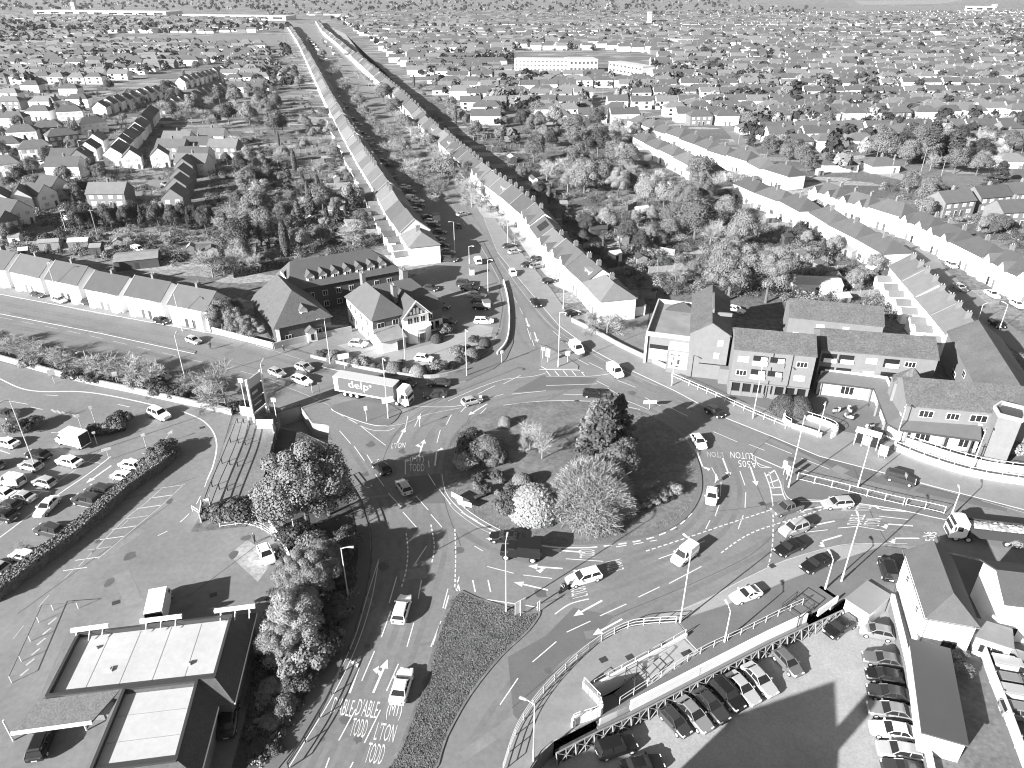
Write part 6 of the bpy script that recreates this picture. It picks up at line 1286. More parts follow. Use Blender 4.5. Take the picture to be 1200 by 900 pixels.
plant('con1', P(1086, 192).xy, 19, 1.3, 'dark', 'tallest dark conifer at the park with flat layered boughs'); plant('con0', P(1113, 190).xy, 15, 1.3, 'dark', 'second tall dark conifer beside the park giant'); plant('con0', P(1165, 228).xy, 12, 1.9, 'dark', 'wide dark conifer over the brick houses on the rise')
zone([(1060, 225), (1110, 232), (1090, 262), (1072, 250)], 7, LF, 7, 10, 11); zone([(1120, 260), (1200, 262), (1200, 290), (1150, 275)], 8, BG_+LF, 4, 7, 12)
zone([(860, 165), (930, 178), (985, 205), (960, 208), (900, 185)], 14, LF+[('con0', 'dark')], 7, 10, 13)
zone([(560, 120), (700, 122), (740, 150), (590, 150)], 14, LF+[('cyp', None), ('con1', 'dark'), ('leaf0', 'dark')], 6, 10, 14)
zone([(480, 95), (560, 118), (600, 150), (590, 200), (540, 160), (500, 125)], 28, BG_+LF+[('cyp', None)], 5, 9, 15)
zone([(800, 120), (1200, 120), (1200, 168), (990, 168), (820, 150)], 42, LF+[('leaf0', 'dark'), ('leaf2', 'dark'), ('con1', 'dark')], 6, 10, 16)
for u, v, h in [(483, 217, 13), (455, 185, 10), (462, 200, 9), (447, 168, 10), (436, 152, 9), (425, 135, 9), (415, 118, 9), (405, 100, 9), (396, 85, 9), (553, 243, 9), (564, 250, 8), (546, 236, 8), (530, 205, 8), (517, 180, 7), (487, 150, 9), (470, 128, 8), (452, 110, 8), (440, 96, 8), (428, 84, 8), (507, 242, 6), (590, 268, 5), (603, 284, 5), (575, 255, 6)]:
    plant(R.choice(('fuzz', 'bare0', 'bare1')), P(u, v).xy, h, 1.15, None, 'broad tall bare tree with pale trunk midway up the shaded avenue' if u == 483 else None, group='avenue trees')
for u, v, h in [(697, 392, 7), (711, 393, 8), (690, 384, 6)]: plant('bare1', P(u, v).xy, h, 1.1)
for u, v, h, k in [(12, 418, 6, 'fuzz'), (30, 424, 7, 'bare0'), (48, 430, 7, 'fuzz'), (66, 432, 8, 'bare1'), (80, 440, 8, 'bare2'), (104, 441, 6, 'fuzz'), (122, 447, 8, 'bare0'), (140, 449, 7, 'fuzz'), (160, 453, 8, 'bare2'), (178, 452, 7, 'fuzz'), (222, 462, 6, 'fuzz'), (266, 478, 11, 'bare1'), (250, 470, 7, 'bare0'), (5, 405, 6, 'fuzz'), (150, 440, 6, 'bare1')]:
    plant(k, P(u, v).xy, h, 1.2, group='bare trees along the west road verge')
for u, v in [(40, 430), (88, 444), (112, 448), (165, 456), (190, 462), (212, 466), (200, 459), (182, 455), (205, 463), (280, 482), (240, 462)]: plant('bush0' if u % 2 else 'bush1', P(u, v).xy, R.uniform(1.4, 3), 1.3, 'dark' if 180 < u < 230 else R.choice(('mid', 'dark', 'pale')), group='shrubs along the west road verge')
for u, v, h, t in [(262, 392, 9, 'mid'), (282, 398, 8, 'mid'), (297, 402, 7, 'pale'), (272, 385, 8, 'mid')]: plant('big0', P(u, v).xy, h, .9, t, text='ivy thick tree by the terrace end wall')
for i in range(76):
    t = (i+.5)/76; side = i % 2; u = (548-t*140 if side else 508-t*132)+R.uniform(-7, 7); v = 238-t*172+R.uniform(-3, 3)
    if ok(P(u, v).x, P(u, v).y, 2.5, False): plant(R.choice(('fuzz', 'bare0', 'bare1', 'leaf0')), P(u, v).xy, R.uniform(7, 12), 1.25, None if side else 'pale', group='avenue trees', text='bare avenue tree' if side else 'pale avenue tree')
# south west bed
plant('big1', P(362, 622).xy, 15, 1.1, 'mid', 'big pale crowned tree overhanging the path west of the roundabout'); plant('big0', P(386, 604).xy, 10, 1.1, 'mid', 'lower companion crown on the road side of the big pale tree')
for u, v, h, w_, t in [(352, 752, 8, 1.15, 'pale'), (372, 705, 8, 1.1, 'pale'), (330, 772, 5.5, 1.2, 'pale'), (382, 672, 6, 1.1, 'mid'), (350, 690, 6, 1.2, 'pale')]: plant('big0' if u % 2 else 'big1', P(u, v).xy, h, w_, t, text='pale bushy tree between restaurant and road')
for u, v, h, t in [(335, 835, 1.6, 'mid'), (350, 805, 1.8, 'dark'), (318, 850, 1.2, 'mid'), (375, 770, 2.5, 'dark'), (390, 725, 2.4, 'dark'), (320, 815, 1.6, 'mid'), (300, 880, 1.0, 'dark'), (322, 880, 1.0, 'dark'), (400, 690, 2, 'dark'), (345, 640, 3, 'dark'), (365, 655, 3, 'mid'), (290, 608, 3, 'dark'), (270, 608, 2.6, 'dark'), (310, 604, 3, 'mid'), (256, 610, 2.0, 'dark'), (325, 590, 2.5, 'mid'), (330, 560, 2, 'dark'), (405, 640, 2.5, 'dark'), (398, 660, 2.2, 'dark'), (340, 785, 2.6, 'pale'), (362, 780, 3, 'mid')]:
    plant('bush0' if u % 2 else 'bush1', P(u, v).xy, h, 1.25, t, group='shrubs in the bed by the restaurant')
# central island
IZ = .3
def isl(key, u, v, h, w_, t, label): return plant(key, P(u, v, IZ).xy, h, w_, t, label, IZ, group='planting on the central island')
isl('con1', 706, 547, 13.5, 1.3, 'dark', 'tall dark conifer heart of the central island clump'); isl('con0', 720, 532, 11.5, 1.35, 'mid', 'dark conifer behind the heart of the island clump'); isl('con0', 694, 530, 10, 1.3, 'mid', 'paler conifer on the western shoulder of the island clump'); isl('leaf0', 724, 566, 8, 1.0, 'mid', 'dark rounded tree on the eastern shoulder of the island clump')
isl('spiky', 692, 597, 7.4, 1.12, 'pale', 'big pale spiky spreading shrub in front of the island conifers')
isl('dome', 627, 600, 4.2, 1.25, 'cream', 'bright cream globe shaped shrub near the island south edge'); isl('dome', 612, 570, 2.2, 1.1, 'pale', 'speckled shrub behind the cream globe shrub'); isl('bush0', 606, 598, 2.8, 1.3, 'dark', 'dark shrub hugging the west side of the cream globe'); isl('bush1', 592, 600, 2.2, 1.1, 'mid', 'mid grey shrub west of the dark shrub by the globe')
for i, (u, v, h, w_, t, k) in enumerate([(546, 546, 2.4, 1.3, 'pale', 'bush0'), (560, 538, 3.2, 1.2, 'dark', 'bush1'), (572, 535, 3.6, 1.2, 'mid', 'dome'), (555, 525, 2.8, 1.2, 'dark', 'bush1'), (580, 545, 2.2, 1.1, 'mid', 'bush0')]): isl(k, u, v, h, w_, t, ['pale low shrub at the outer edge of the western island cluster', 'dark shrub in the middle of the western island cluster', 'tallest domed shrub of the western island cluster', 'dark shrub at the rear of the western island cluster', 'mid grey shrub at the inner edge of the western island cluster'][i])
isl('dome', 592, 498, 1.8, .9, 'mid', 'lone small round shrub at the north west of the island')
for u, v, h, l in [(621, 526, 7, 'bare white stemmed birch, western of the island pair'), (635, 538, 7, 'bare white stemmed birch standing south of its twin on the island'), (613, 532, 5, 'small bare birch sapling beside the island birches')]: isl('bare0' if h > 6 else 'bare2', u, v, h, .75, None, l)
for i, (u, v) in enumerate([(752, 592), (765, 588), (778, 584), (740, 598), (790, 578)]): isl('bush1', u, v, 1.4, 1.2, 'pale', ordinal(i)+' low scrubby shrub of the eastern island bed from the centre' if False else ['second', 'third', 'fourth', 'first', 'fifth'][i]+' low scrubby shrub out from the spiky shrub on the island')
for i in range(12): a = i*.55; p = P(577, 567, IZ); isl('bush1', 577, 567, .9, .9, ('pale', 'mid', 'dark')[i % 3], None) if False else plant('bush1', (p.x+math.cos(a)*(1.2+i*.22), p.y+math.sin(a)*(1.0+i*.2)), .7+.3*(i % 3), 1.0, ('pale', 'mid', 'dark')[i % 3], None, IZ, 'bedding plant on the island', 'planting on the central island')
LANDMARKS['the cream globe shrub'] = P(627, 600).xy
# pub hedges, flats, car park beds
for i, (u, v) in enumerate([(372, 417), (382, 419), (393, 422), (403, 424), (414, 427), (426, 430), (438, 432), (450, 434), (462, 436), (476, 437), (500, 437), (515, 434), (530, 430), (543, 426), (553, 420), (562, 412), (568, 405), (535, 418), (548, 410), (556, 402), (490, 440), (470, 428), (512, 400), (522, 392), (530, 386)]): plant('bush0' if i % 2 else 'dome', P(u, v).xy, 1.2+.5*(i % 3), 1.1, ('mid', 'dark', 'pale')[i % 3], group='shrubs round the pub garden')
plant('dome', P(918, 483).xy, 3.4, .95, 'dark', 'western of two dark round bushes before the brick flats'); plant('dome', P(936, 485).xy, 3.4, .95, 'dark', 'eastern of two dark round bushes before the brick flats')
for u, v, h, t, k in [(22, 505, 5, 'mid', 'bare2'), (16, 508, 2, 'mid', 'bush0'), (30, 505, 2.2, 'dark', 'bush1'), (38, 502, 2, 'mid', 'bush0'), (118, 508, 1.6, 'mid', 'bush0'), (127, 506, 1.8, 'pale', 'bush1'), (136, 504, 2, 'mid', 'bush0'), (143, 500, 2.4, 'dark', 'bush1'), (108, 507, 1.4, 'pale', 'bush0'), (185, 541, 2, 'mid', 'bush0'), (192, 536, 2.6, 'dark', 'bush1'), (199, 532, 2.2, 'mid', 'bush0'), (180, 548, 2, 'mid', 'bush1'), (30, 650, 3, None, 'bare2'), (140, 575, 2.4, None, 'bare1')]: plant(k, P(u, v).xy, h, 1.2, t, group='planting beds of the retail car park')
for u, v in [(1180, 700), (1172, 720), (1158, 760), (1128, 790), (1120, 770), (1192, 640)]: plant('bush0', P(u, v).xy, 1.5, 1.1, 'mid')
plant('bush1', P(1193, 530).xy, 3, 1.4, 'pale', 'pale shrub east of the brick stair tower'); plant('bare0', P(1185, 432).xy, 5, 1.2)
# hedges as clipped things
def hedge(name, label, pts, w_, h, mat, n):
    g = G(pts); c = curve(g, 5); L_ = sum((b-a).length for a, b in zip(c, c[1:])); out = []
    for a, b in zip(c, c[1:]):
        d = b-a; k = max(1, int(n*d.length/L_)); t = rng.uniform(0, 1, k); nrm = np.array([-d.y, d.x, 0])/d.length; s = rng.uniform(-1, 1, k); zz = rng.uniform(0, 1, k); f = rng.integers(0, 3, k)
        s = np.where(f == 0, s, np.where(f == 1, 1., -1.)); zz = np.where(f == 0, 1., zz); p = np.array(a)+np.outer(t, np.array(d))+np.outer(s*w_/2, nrm); p[:, 2] = zz*h*(1+rng.uniform(-.12, .1, k))+.1
        nn = np.where((f == 0)[:, None], np.array([0, 0, 1.]), s[:, None]*nrm)+rng.normal(size=(k, 3))*.45; nn /= np.linalg.norm(nn, axis=1)[:, None]; out.append(cards(p, nn, rng.uniform(.1, .24, k)))
    r = thing(name, label, 'hedge', (g[0].x, g[0].y, 0)); v = np.concatenate(out)-np.array([g[0].x, g[0].y, 0]); link('foliage', card_mesh('foliage', v, mat), r)
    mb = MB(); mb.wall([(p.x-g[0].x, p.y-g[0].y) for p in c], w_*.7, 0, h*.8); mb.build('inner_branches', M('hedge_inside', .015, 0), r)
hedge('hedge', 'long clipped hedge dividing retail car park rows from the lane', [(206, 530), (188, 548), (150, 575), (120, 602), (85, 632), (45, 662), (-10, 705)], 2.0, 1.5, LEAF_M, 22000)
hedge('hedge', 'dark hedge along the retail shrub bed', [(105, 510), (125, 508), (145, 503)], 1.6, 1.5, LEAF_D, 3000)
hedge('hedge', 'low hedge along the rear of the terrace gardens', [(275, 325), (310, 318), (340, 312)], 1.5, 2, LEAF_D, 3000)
# rough grass blades
def tufts(name, polys, n, s0, s1, z, mat, label):
    out = []; rt = random.Random(31)
    for pl in polys:
        xs = [q.x for q in pl]; ys = [q.y for q in pl]; pts = []
        while len(pts) < n:
            x, y = rt.uniform(min(xs), max(xs)), rt.uniform(min(ys), max(ys))
            if inside(x, y, [(q.x, q.y) for q in pl]): pts.append((x, y, z+.05))
        c = np.array(pts); nn = rng.normal(size=(n, 3))*.33+np.array([0, 0, 1.]); nn /= np.linalg.norm(nn, axis=1)[:, None]; out.append(cards(c, nn, rng.uniform(s0, s1, n)))
    tag(link(name, card_mesh(name, np.concatenate(out), mat)), label, 'grass', kind='stuff')
SPL = S([(536, 697), (560, 704), (592, 714), (615, 721), (630, 720), (616, 740), (585, 769), (549, 814), (521, 864), (503, 908), (456, 908), (470, 880), (486, 838), (504, 785), (517, 740)], 3)
tufts('rough_grass', [SPL], 22000, .06, .2, .1, M('verge_blades', .1, .3, .5, .9, world=True), 'rough uncut grass of the southern verge'); tufts('island_grass', [[Vector((c0.x+(q.x-c0.x)*.995, c0.y+(q.y-c0.y)*.995, 0)) for q in ISLG]], 30000, .05, .13, .13, M('lawn_blades', .155, .3, .5, .9, world=True), 'short tufted grass of the central island')
tufts('verge_grass', [G([(-70, 378), (60, 406), (150, 431), (240, 459), (296, 475), (296, 483), (272, 482), (150, 455), (90, 442), (0, 419), (-80, 400)])], 16000, .08, .22, .1, MATS['verge_blades'], 'rough grass under the west road trees')
mb = MB()
for i in range(len(ISLG)):
    a, b = ISLG[i], ISLG[(i+1) % len(ISLG)]; f = lambda q, k: (c0.x+(q.x-c0.x)*k, c0.y+(q.y-c0.y)*k, .152); mb.poly([f(a, 1.003), f(b, 1.003), f(b, .991), f(a, .991)])
struct(mb.build('island_kerb', TARM))
# everything green too far to tell apart
sp2 = []; r = random.Random(8)
def far_ok(x, y): return free(x, y)
for _ in range(7800):
    y = 260+1900*r.random()**1.1; x = r.uniform(-.78, .78)*y
    u, v = px((x, y, 0))
    if v < 3 or not (-30 < u < 1230) or not free(x, y): continue
    if any(abs(x-a)+abs(y-b) < 9 for a, b in HXY): continue
    sp2.append((x, y, r.uniform(4, 9)))
for band, n, h in [([(-20, 30), (110, 28), (345, 30), (345, 38), (130, 40), (-20, 44)], 130, 11), ([(-20, -3), (600, -3), (900, 3), (860, 9), (560, 16), (330, 14), (180, 14), (-20, 14)], 700, 13), ([(560, 12), (900, 8), (1010, 16), (700, 22)], 160, 10), ([(1150, 35), (1215, 35), (1215, 65), (1170, 60)], 60, 10), ([(1010, 24), (1200, 26), (1200, 32), (1010, 30)], 60, 9), ([(60, 68), (330, 52), (350, 70), (280, 78), (100, 95)], 60, 8), ([(500, 72), (600, 68), (600, 76), (505, 80)], 50, 8), ([(760, 82), (830, 84), (900, 95), (780, 92)], 40, 9), ([(380, 20), (560, 20), (600, 34), (420, 40)], 60, 9)]:
    us = [p[0] for p in band]; vs_ = [p[1] for p in band]; c = t = 0
    while c < n and t < 9999:
        t += 1; u, v = r.uniform(min(us), max(us)), r.uniform(min(vs_), max(vs_))
        if inside(u, v, band): p = P(u, v); sp2.append((p.x, p.y, h*r.uniform(.7, 1.2))); c += 1
parts = {0: [], 1: [], 2: []}
for x, y, h in sp2:
    k = int(np.clip(70-y/28, 16, 60)); d = unit(k); d[:, 2] = np.abs(d[:, 2])*1.1-.1; w_ = h*rng.uniform(.32, .48); p = np.array([x, y, h*.5])+d*np.array([w_, w_, h*.5])*rng.uniform(.55, 1.05, k)[:, None]; nn = d+rng.normal(size=(k, 3))*.5; nn /= np.linalg.norm(nn, axis=1)[:, None]
    parts[int(rng.choice(3, p=(.2, .28, .52)))].append(cards(p, nn, h*rng.uniform(.16, .34, k)*(1.4 if y > 900 else 1)))
for k, nm, lb in ((0, 'distant_pale_foliage', 'countless pale leafless treetops among the far houses'), (1, 'distant_foliage', 'countless mid grey treetops among the far houses and woods'), (2, 'distant_dark_foliage', 'countless dark evergreen treetops among the far houses')):
    tag(link(nm, card_mesh(nm, np.concatenate(parts[k]), (LEAF_L, LEAF_M, M('distant_evergreen', .024, .3, .3, .9))[k])), lb, 'trees', kind='stuff')
# low garden growth nobody could count
us_ = []; r = random.Random(21); GZ = [[(250, 150), (395, 95), (470, 252), (440, 300), (350, 302), (250, 325), (240, 262)], [(0, 98), (120, 98), (190, 125), (240, 262), (215, 312), (0, 292)], [(560, 150), (770, 160), (900, 215), (1060, 320), (1110, 385), (900, 350), (770, 345), (640, 230)], [(480, 90), (600, 150), (640, 225), (560, 165)], [(1010, 215), (1200, 220), (1230, 310), (1090, 245)], [(352, 40), (385, 40), (475, 104), (570, 190), (620, 260), (580, 250), (500, 145), (430, 75)], [(330, 30), (350, 60), (400, 150), (440, 240), (395, 120), (320, 70)], [(296, 905), (332, 861), (366, 805), (394, 747), (411, 699), (415, 630), (330, 645), (318, 700), (300, 790), (290, 860)]]
for gz in GZ:
    us = [q[0] for q in gz]; vs_ = [q[1] for q in gz]; bed = gz[0] == (296, 905); n = int((max(us)-min(us))*(max(vs_)-min(vs_))/(38 if not bed else 36))
    for _ in range(n):
        u, v = r.uniform(min(us), max(us)), r.uniform(min(vs_), max(vs_))
        if inside(u, v, gz) and not inside(u, v, ROAD):
            q = P(u, v)
            if not any(abs(q.x-a)+abs(q.y-b) < 7.5 for a, b in HXY): us_.append((q.x, q.y, r.uniform(.6, 2.6) if not bed else r.uniform(.4, 1.1)))
low = {0: [], 1: [], 2: []}
for x, y, h in us_:
    k = 190; d = unit(k); d[:, 2] = np.abs(d[:, 2]); w_ = h*rng.uniform(.5, 1.3); p = np.array([x, y, 0])+d*np.array([w_*rng.uniform(.6, 1.6), w_, h])*rng.uniform(.5, 1.08, k)[:, None]; nn = d+rng.normal(size=(k, 3))*.4; nn /= np.linalg.norm(nn, axis=1)[:, None]
    low[int(rng.choice(3, p=(.22, .4, .38)))].append(cards(p, nn, rng.uniform(.1, .26, k)*(.6+h*.25)))
for k, nm in ((0, 'pale_garden_shrubbery'), (1, 'garden_shrubbery'), (2, 'dark_garden_shrubbery')):
    tag(link(nm, card_mesh(nm, np.concatenate(low[k]), (LEAF_L, LEAF_M, LEAF_D)[k])), 'low '+('pale', 'mid grey', 'dark')[k]+' garden shrubs and hedges between the houses', 'shrubs', kind='stuff')
for p in TP.values():
    for k in list(p.children_recursive)+[p]: bpy.data.objects.remove(k)
print('PLANTS', len(PLANTS), 'FAR', len(sp2))
# ---------------------------------------------------------------- street furniture
def lamp(base, h, arm, ln_=1.15, label=None, z=0.1, two=False):
    p = P(*base, z); q = P(base[0]+arm[0], base[1]+arm[1], z)-p; a = Vector((q.x, q.y, 0)); a = a.normalized() if a.length > 0 else Vector((1, 0, 0))
    r = thing('street_lamp', label, 'street lamp', (p.x, p.y, z), math.atan2(a.y, a.x), 'street lamps'); mb = MB(); mb.tube((0, 0, 0), (0, 0, 1.4), .13, .12, 8); mb.tube((0, 0, 1.4), (0, 0, h), .085, .06, 8); mb.build('pole', POLE, r)
    for s in ((1, -1) if two else (1,)):
        mb = MB(); mb.tube((0, 0, h-.1), (s*ln_*.6, 0, h+.15), .05); mb.tube((s*ln_*.6, 0, h+.15), (s*ln_, 0, h+.18), .045); mb.build('arm', POLE, r)
        mb = MB(); mb.loft([[(s*ln_-.3, -.1, h+.12), (s*ln_-.3, .1, h+.12), (s*ln_-.3, .08, h+.24), (s*ln_-.3, -.08, h+.24)], [(s*ln_+.4, -.14, h+.1), (s*ln_+.4, .14, h+.1), (s*ln_+.4, .1, h+.26), (s*ln_+.4, -.1, h+.26)]]); mb.build('lantern', LGREY, r)
    if not label: later(r, 'tall galvanised street lamp' if h > 9 else 'short galvanised street lamp')
    return r
LANDMARKS['the triangular island'] = P(655, 425).xy; LANDMARKS['the totem sign'] = P(308, 488).xy; LANDMARKS['the bus shelter'] = P(1020, 530).xy; LANDMARKS['the footway plaza'] = P(740, 760).xy; LANDMARKS['the tipper lorry'] = P(1152, 632).xy
for b, h, arm in [((70, 354), 10, (10, 4)), ((214, 388), 9, (-4, 6)), ((218, 448), 10, (4, -6)), ((387, 426), 10, (-10, 3)), ((316, 484), 10, (6, -8)), ((547, 440), 10, (6, 8)), ((654, 430), 12, (6, 2)), ((787, 452), 7, (4, 8)), ((572, 345), 9, (9, 2)), ((550, 309), 5, (8, 1)), ((533, 296), 9, (-8, 1)), ((660, 362), 7, (-6, 2)), ((595, 285), 6, (-6, 1)), ((455, 490), 12, (6, 8)), ((475, 425), 9, (6, 6)), ((882, 490), 11, (-4, 8)), ((958, 512), 7, (-4, 8)), ((924, 571), 13, (2, 8)), ((1048, 522), 8, (-4, 8)), ((1138, 551), 8, (-6, 8)), ((797, 729), 12.5, (-8, -8)), ((593, 716), 11, (2, -10)), ((986, 681), 10, (-2, -8)), ((967, 690), 5, (-3, -5)), ((849, 752), 5, (-4, -8)), ((625, 891), 8.5, (-10, -4)), ((408, 699), 8, (10, 0)), ((347, 633), 7, (8, 2)), ((43, 551), 13, (-6, 3)), ((1114, 606), 4.5, (-1, -4)), ((1196, 642), 6, (-2, -5)), ((1005, 571), 8, (2, -5)), ((1144, 381), 5, (4, -1)), ((1171, 386), 6, (-5, -2)), ((108, 443), 6, (-6, 3)), ((10, 223), 7, (8, -3)), ((78, 273), 7, (6, 0)), ((62, 187), 6, (5, 0)), ((95, 181), 6, (5, 0)), ((107, 169), 6, (5, 0)), ((140, 126), 7, (5, 1)), ((155, 122), 7, (5, 1)), ((482, 168), 7, (-5, 0)), ((518, 216), 7, (-5, 0)), ((470, 178), 6, (5, 0))]: lamp(b, h, arm, z=.12 if b[1] > 260 else .03)
LANDMARKS['the restaurant drive lane'] = P(30, 800).xy
for u, v, h in [(101, 264, 8), (115, 279, 9), (180, 236, 5), (30, 198, 7), (1078, 206, 11), (1026, 190, 7), (1043, 208, 9), (1103, 206, 6), (697, 110, 9), (706, 120, 10), (688, 128, 7), (816, 60, 10), (333, 50, 9), (865, 170, 6), (1140, 545, 4), (940, 135, 9), (660, 96, 9)]:
    p = P(u, v); r = thing('telegraph_pole', None, 'pole', (p.x, p.y, 0), 0, 'telegraph and lighting poles'); mb = MB(); mb.tube((0, 0, 0), (0, 0, h), .14, .1, 7); mb.build('pole', TIMB, r); mb = MB(); mb.box(-.7, -.05, h-.6, .7, .05, h-.45); mb.build('crossarm', TIMB, r); later(r, 'plain telegraph pole')
def sign(kind, u, v, h, w_, ph, face, label, z=.12, mat=None, posts=1, cat='sign', group=None, z0=None):
    p = P(u, v, z); q = P(u+face[0], v+face[1], z)-p; r = thing(kind, label, cat, (p.x, p.y, z), math.atan2(q.y, q.x)+math.pi/2, group)
    for x in ((0,) if posts == 1 else (-w_*.35, w_*.35)): mb = MB(); mb.tube((x, 0, 0), (x, 0, h), .05, .05, 7); mb.build('post', POLE, r)
    mb = MB(); z0 = h-ph if z0 is None else z0; mb.box(-w_/2, -.09, z0, w_/2, -.052, z0+ph); mb.build('sign_panel', mat or TRIM, r); return r
LANDMARKS['the lorry island'] = P(432, 485).xy
for u, v, h, w_, ph, f, l in [(430, 494, 3.2, .6, .9, (6, 8), 'white keep bollard sign at the nose of the lorry island'), (404, 432, 3.4, 2.2, 1.2, (4, 8), 'small white sign board at the pub side road'), (366, 460, 2.6, .5, .5, (4, 8), 'thin sign post behind the queuing white estate'), (375, 462, 2.6, .5, .5, (4, 8), 'thin sign post nearer the lorry trailer rear'), (536, 588, 1.4, 2.2, .8, (-8, 6), 'white chevron board at the western rim of the island'), (545, 596, 1.4, 2.2, .8, (-6, 8), 'white chevron board at the south western rim of the island'), (838, 566, 1.4, .8, .8, (9, 0), 'narrow chevron board at the eastern rim of the island'), (642, 424, 3, .9, 1.8, (-6, 6), 'white signal head on the triangular island west corner'), (636, 420, 2.6, .7, .7, (-6, 6), 'round sign at the avenue corner of the triangular island'), (665, 424, 2.4, .9, .9, (2, 8), 'round plate sign in the middle of the triangular island'), (918, 556, 2.6, .7, 1.4, (-8, 4), 'twin bollard sign at the tip of the east dividing island'), (922, 562, 2.6, .6, 1.6, (-8, 4), 'white keep plate beside the east island lamp'), (610, 722, 2.6, 1.6, 2.0, (-6, -6), 'white warning sign at the nose of the southern grass verge'), (632, 716, 1.6, .7, 1.3, (-6, -4), 'white bollard at the corner of the southern grass verge'), (588, 425, 2.8, .7, .7, (8, 6), 'round sign on the pavement north of the pub corner'), (492, 500, 2.2, 0.5, .5, (2, 8), 'small plate sign on the lorry island kerb') , (563, 470, 1.2, .5, .5, (2, 8), 'small white marker by the northern island kerb'), (761, 479, 1.8, 2.4, .7, (3, 8), 'white chevron board at the north east rim of the island'), (455, 482, 3.0, 2.0, 1.2, (4, 8), 'direction sign standing on the lorry island'), (97, 506, 3.5, .6, .5, (3, 8), 'thin retail park sign post by the shrub bed'), (113, 500, 4.2, .5, .6, (3, 8), 'second thin post rising out of the shrub bed'), (114, 521, 2.6, .5, .4, (3, 8), 'leaning white post behind the box van'), (172, 526, 3.0, .6, .5, (3, 8), 'thin post beside the eastern shrub bed'), (64, 449, 3, 1.2, 1.2, (3, 8), 'white round sign on the wall by the west verge'), (138, 452, 3, .9, .9, (3, 8), 'pale round sign by the verge wall'), (128, 538, 2.2, 1.4, .5, (3, 8), 'white height frame sign at the head of the parking row')]:
    sign('road_sign', u, v, h, w_, ph, f, l, .12)
# retail park totem and its neighbours
p = P(306, 489, .1); r = thing('totem_sign', 'tall two post retail park totem with pale top panel and dark boards', 'sign', (p.x, p.y, .1), rad(72))
for x in (-1.9, 1.9): mb = MB(); mb.box(x-.16, -.16, 0, x+.16, .16, 8.6); mb.build('post', TRIM, r)
for z0, z1, m_ in ((6.7, 8.4, LGREY), (4.3, 6.5, DGREY), (2.0, 4.1, DGREY), (1.5, 1.8, LGREY)): mb = MB(); mb.box(-1.72, -.1, z0, 1.72, .1, z1); mb.build('sign_panel', m_, r)
mb = MB(); mb.box(-1.2, -.115, 5.2, .3, -.102, 5.7); mb.box(-1.2, -.115, 3.0, .8, -.102, 3.3); mb.build('panel_lettering', LGREY, r)
for u, v, h, l in [(292, 496, 9, 'plain flag pole west of the totem sign'), (324, 489, 4, 'short pole with round top beside the totem sign'), (46, 865, 0, '')]:
    if h: p = P(u, v, .1); r = thing('flag_pole', l, 'pole', (p.x, p.y, .1)); mb = MB(); mb.tube((0, 0, 0), (0, 0, h), .07, .05, 7); mb.build('pole', STEELW, r); mb = MB(); mb.box(-.4, -.05, h-.8, .4, .05, h); mb.build('plate', TRIM, r) if h < 5 else mb.build('finial', POLE, r)
# railings
def railing(name, label, pts, h, step, z=0.12, mat=STEELW, rails=(1.0, .5), smooth=True, r_=.035, panel=None, cat='railing', postmat=None):
    g = G(pts, z); g = curve(g, 6) if smooth and len(g) > 2 else g; o = g[0]; r = thing(name, label, cat, o); tot = 0; seg = []
    for a, b in zip(g, g[1:]): seg.append((tot, a, b)); tot += (b-a).length
    for f in rails:
        mb = MB()
        for _, a, b in seg: mb.tube(a+Vector((0, 0, h*f)), b+Vector((0, 0, h*f)), r_, r_, 5)
        mb.build('rail', mat, r, origin=o)
    n = max(1, round(tot/step)); n = min(n, 95); me = None
    for i in range(n+1):
        s = tot*i/n
        for t, a, b in reversed(seg):
            if s >= t: break
        q = a+(b-a).normalized()*min(s-t, (b-a).length)
        if me is None: mb = MB(); mb.tube((0, 0, 0), (0, 0, h), r_*1.25, r_*1.25, 6); k = mb.build('post', postmat or mat, r); me = k.data
        else: k = bpy.data.objects.new('post', me); COL.objects.link(k); k.parent = r
        k.location = q-o
    if panel: mb = MB(); mb.wall([(p.x, p.y) for p in g], .04, z+.1, z+h*.92); mb.build('panel', panel, r, origin=o)
    return r
railing('railing', 'white pedestrian railing along the pavement below the brick flats', [(787, 443), (830, 462), (875, 483), (920, 502)], 1.1, 2.0)
railing('railing', 'white pedestrian railing along the east dividing island', [(934, 562), (980, 573), (1020, 583), (1058, 592)], 1.3, 2.4, rails=(1., .15), r_=.038)
railing('railing', 'shorter white railing at the lorry end of the east dividing island', [(1061, 592), (1085, 597), (1106, 602)], 1.3, 2.4, rails=(1., .15), r_=.038)
railing('railing', 'pale railing along the kerb round the plaza', [(590, 903), (606, 857), (631, 819), (666, 782), (701, 754), (736, 736), (760, 732), (792, 730)], 1.15, 2.0, mat=POLE, rails=(1., .6, .2), r_=.045, panel=None)
railing('railing', 'railing on the white wall at the top of the subway ramp', [(803, 745), (770, 764), (735, 783), (696, 805)], 1.1, 2.0, mat=POLE, rails=(1., .5))
railing('railing', 'long railing between the footway and the sunken car park', [(726, 825), (760, 803), (821, 766), (870, 743), (912, 722), (940, 709)], 1.1, 2.0, mat=POLE, rails=(1., .5))
railing('railing', 'dark handrail, western of three down the stepped path', [(279, 496), (266, 530), (249, 570), (238, 600)], 1.0, 6, mat=BLACK, rails=(1.,), r_=.07)
railing('railing', 'dark handrail, middle of three down the stepped path', [(286, 496), (276, 530), (258, 572), (246, 605)], 1.0, 6, mat=BLACK, rails=(1.,), r_=.07)
railing('railing', 'dark handrail, eastern of three down the stepped path', [(293, 498), (285, 530), (268, 572), (254, 606)], 1.0, 6, mat=BLACK, rails=(1.,), r_=.07)
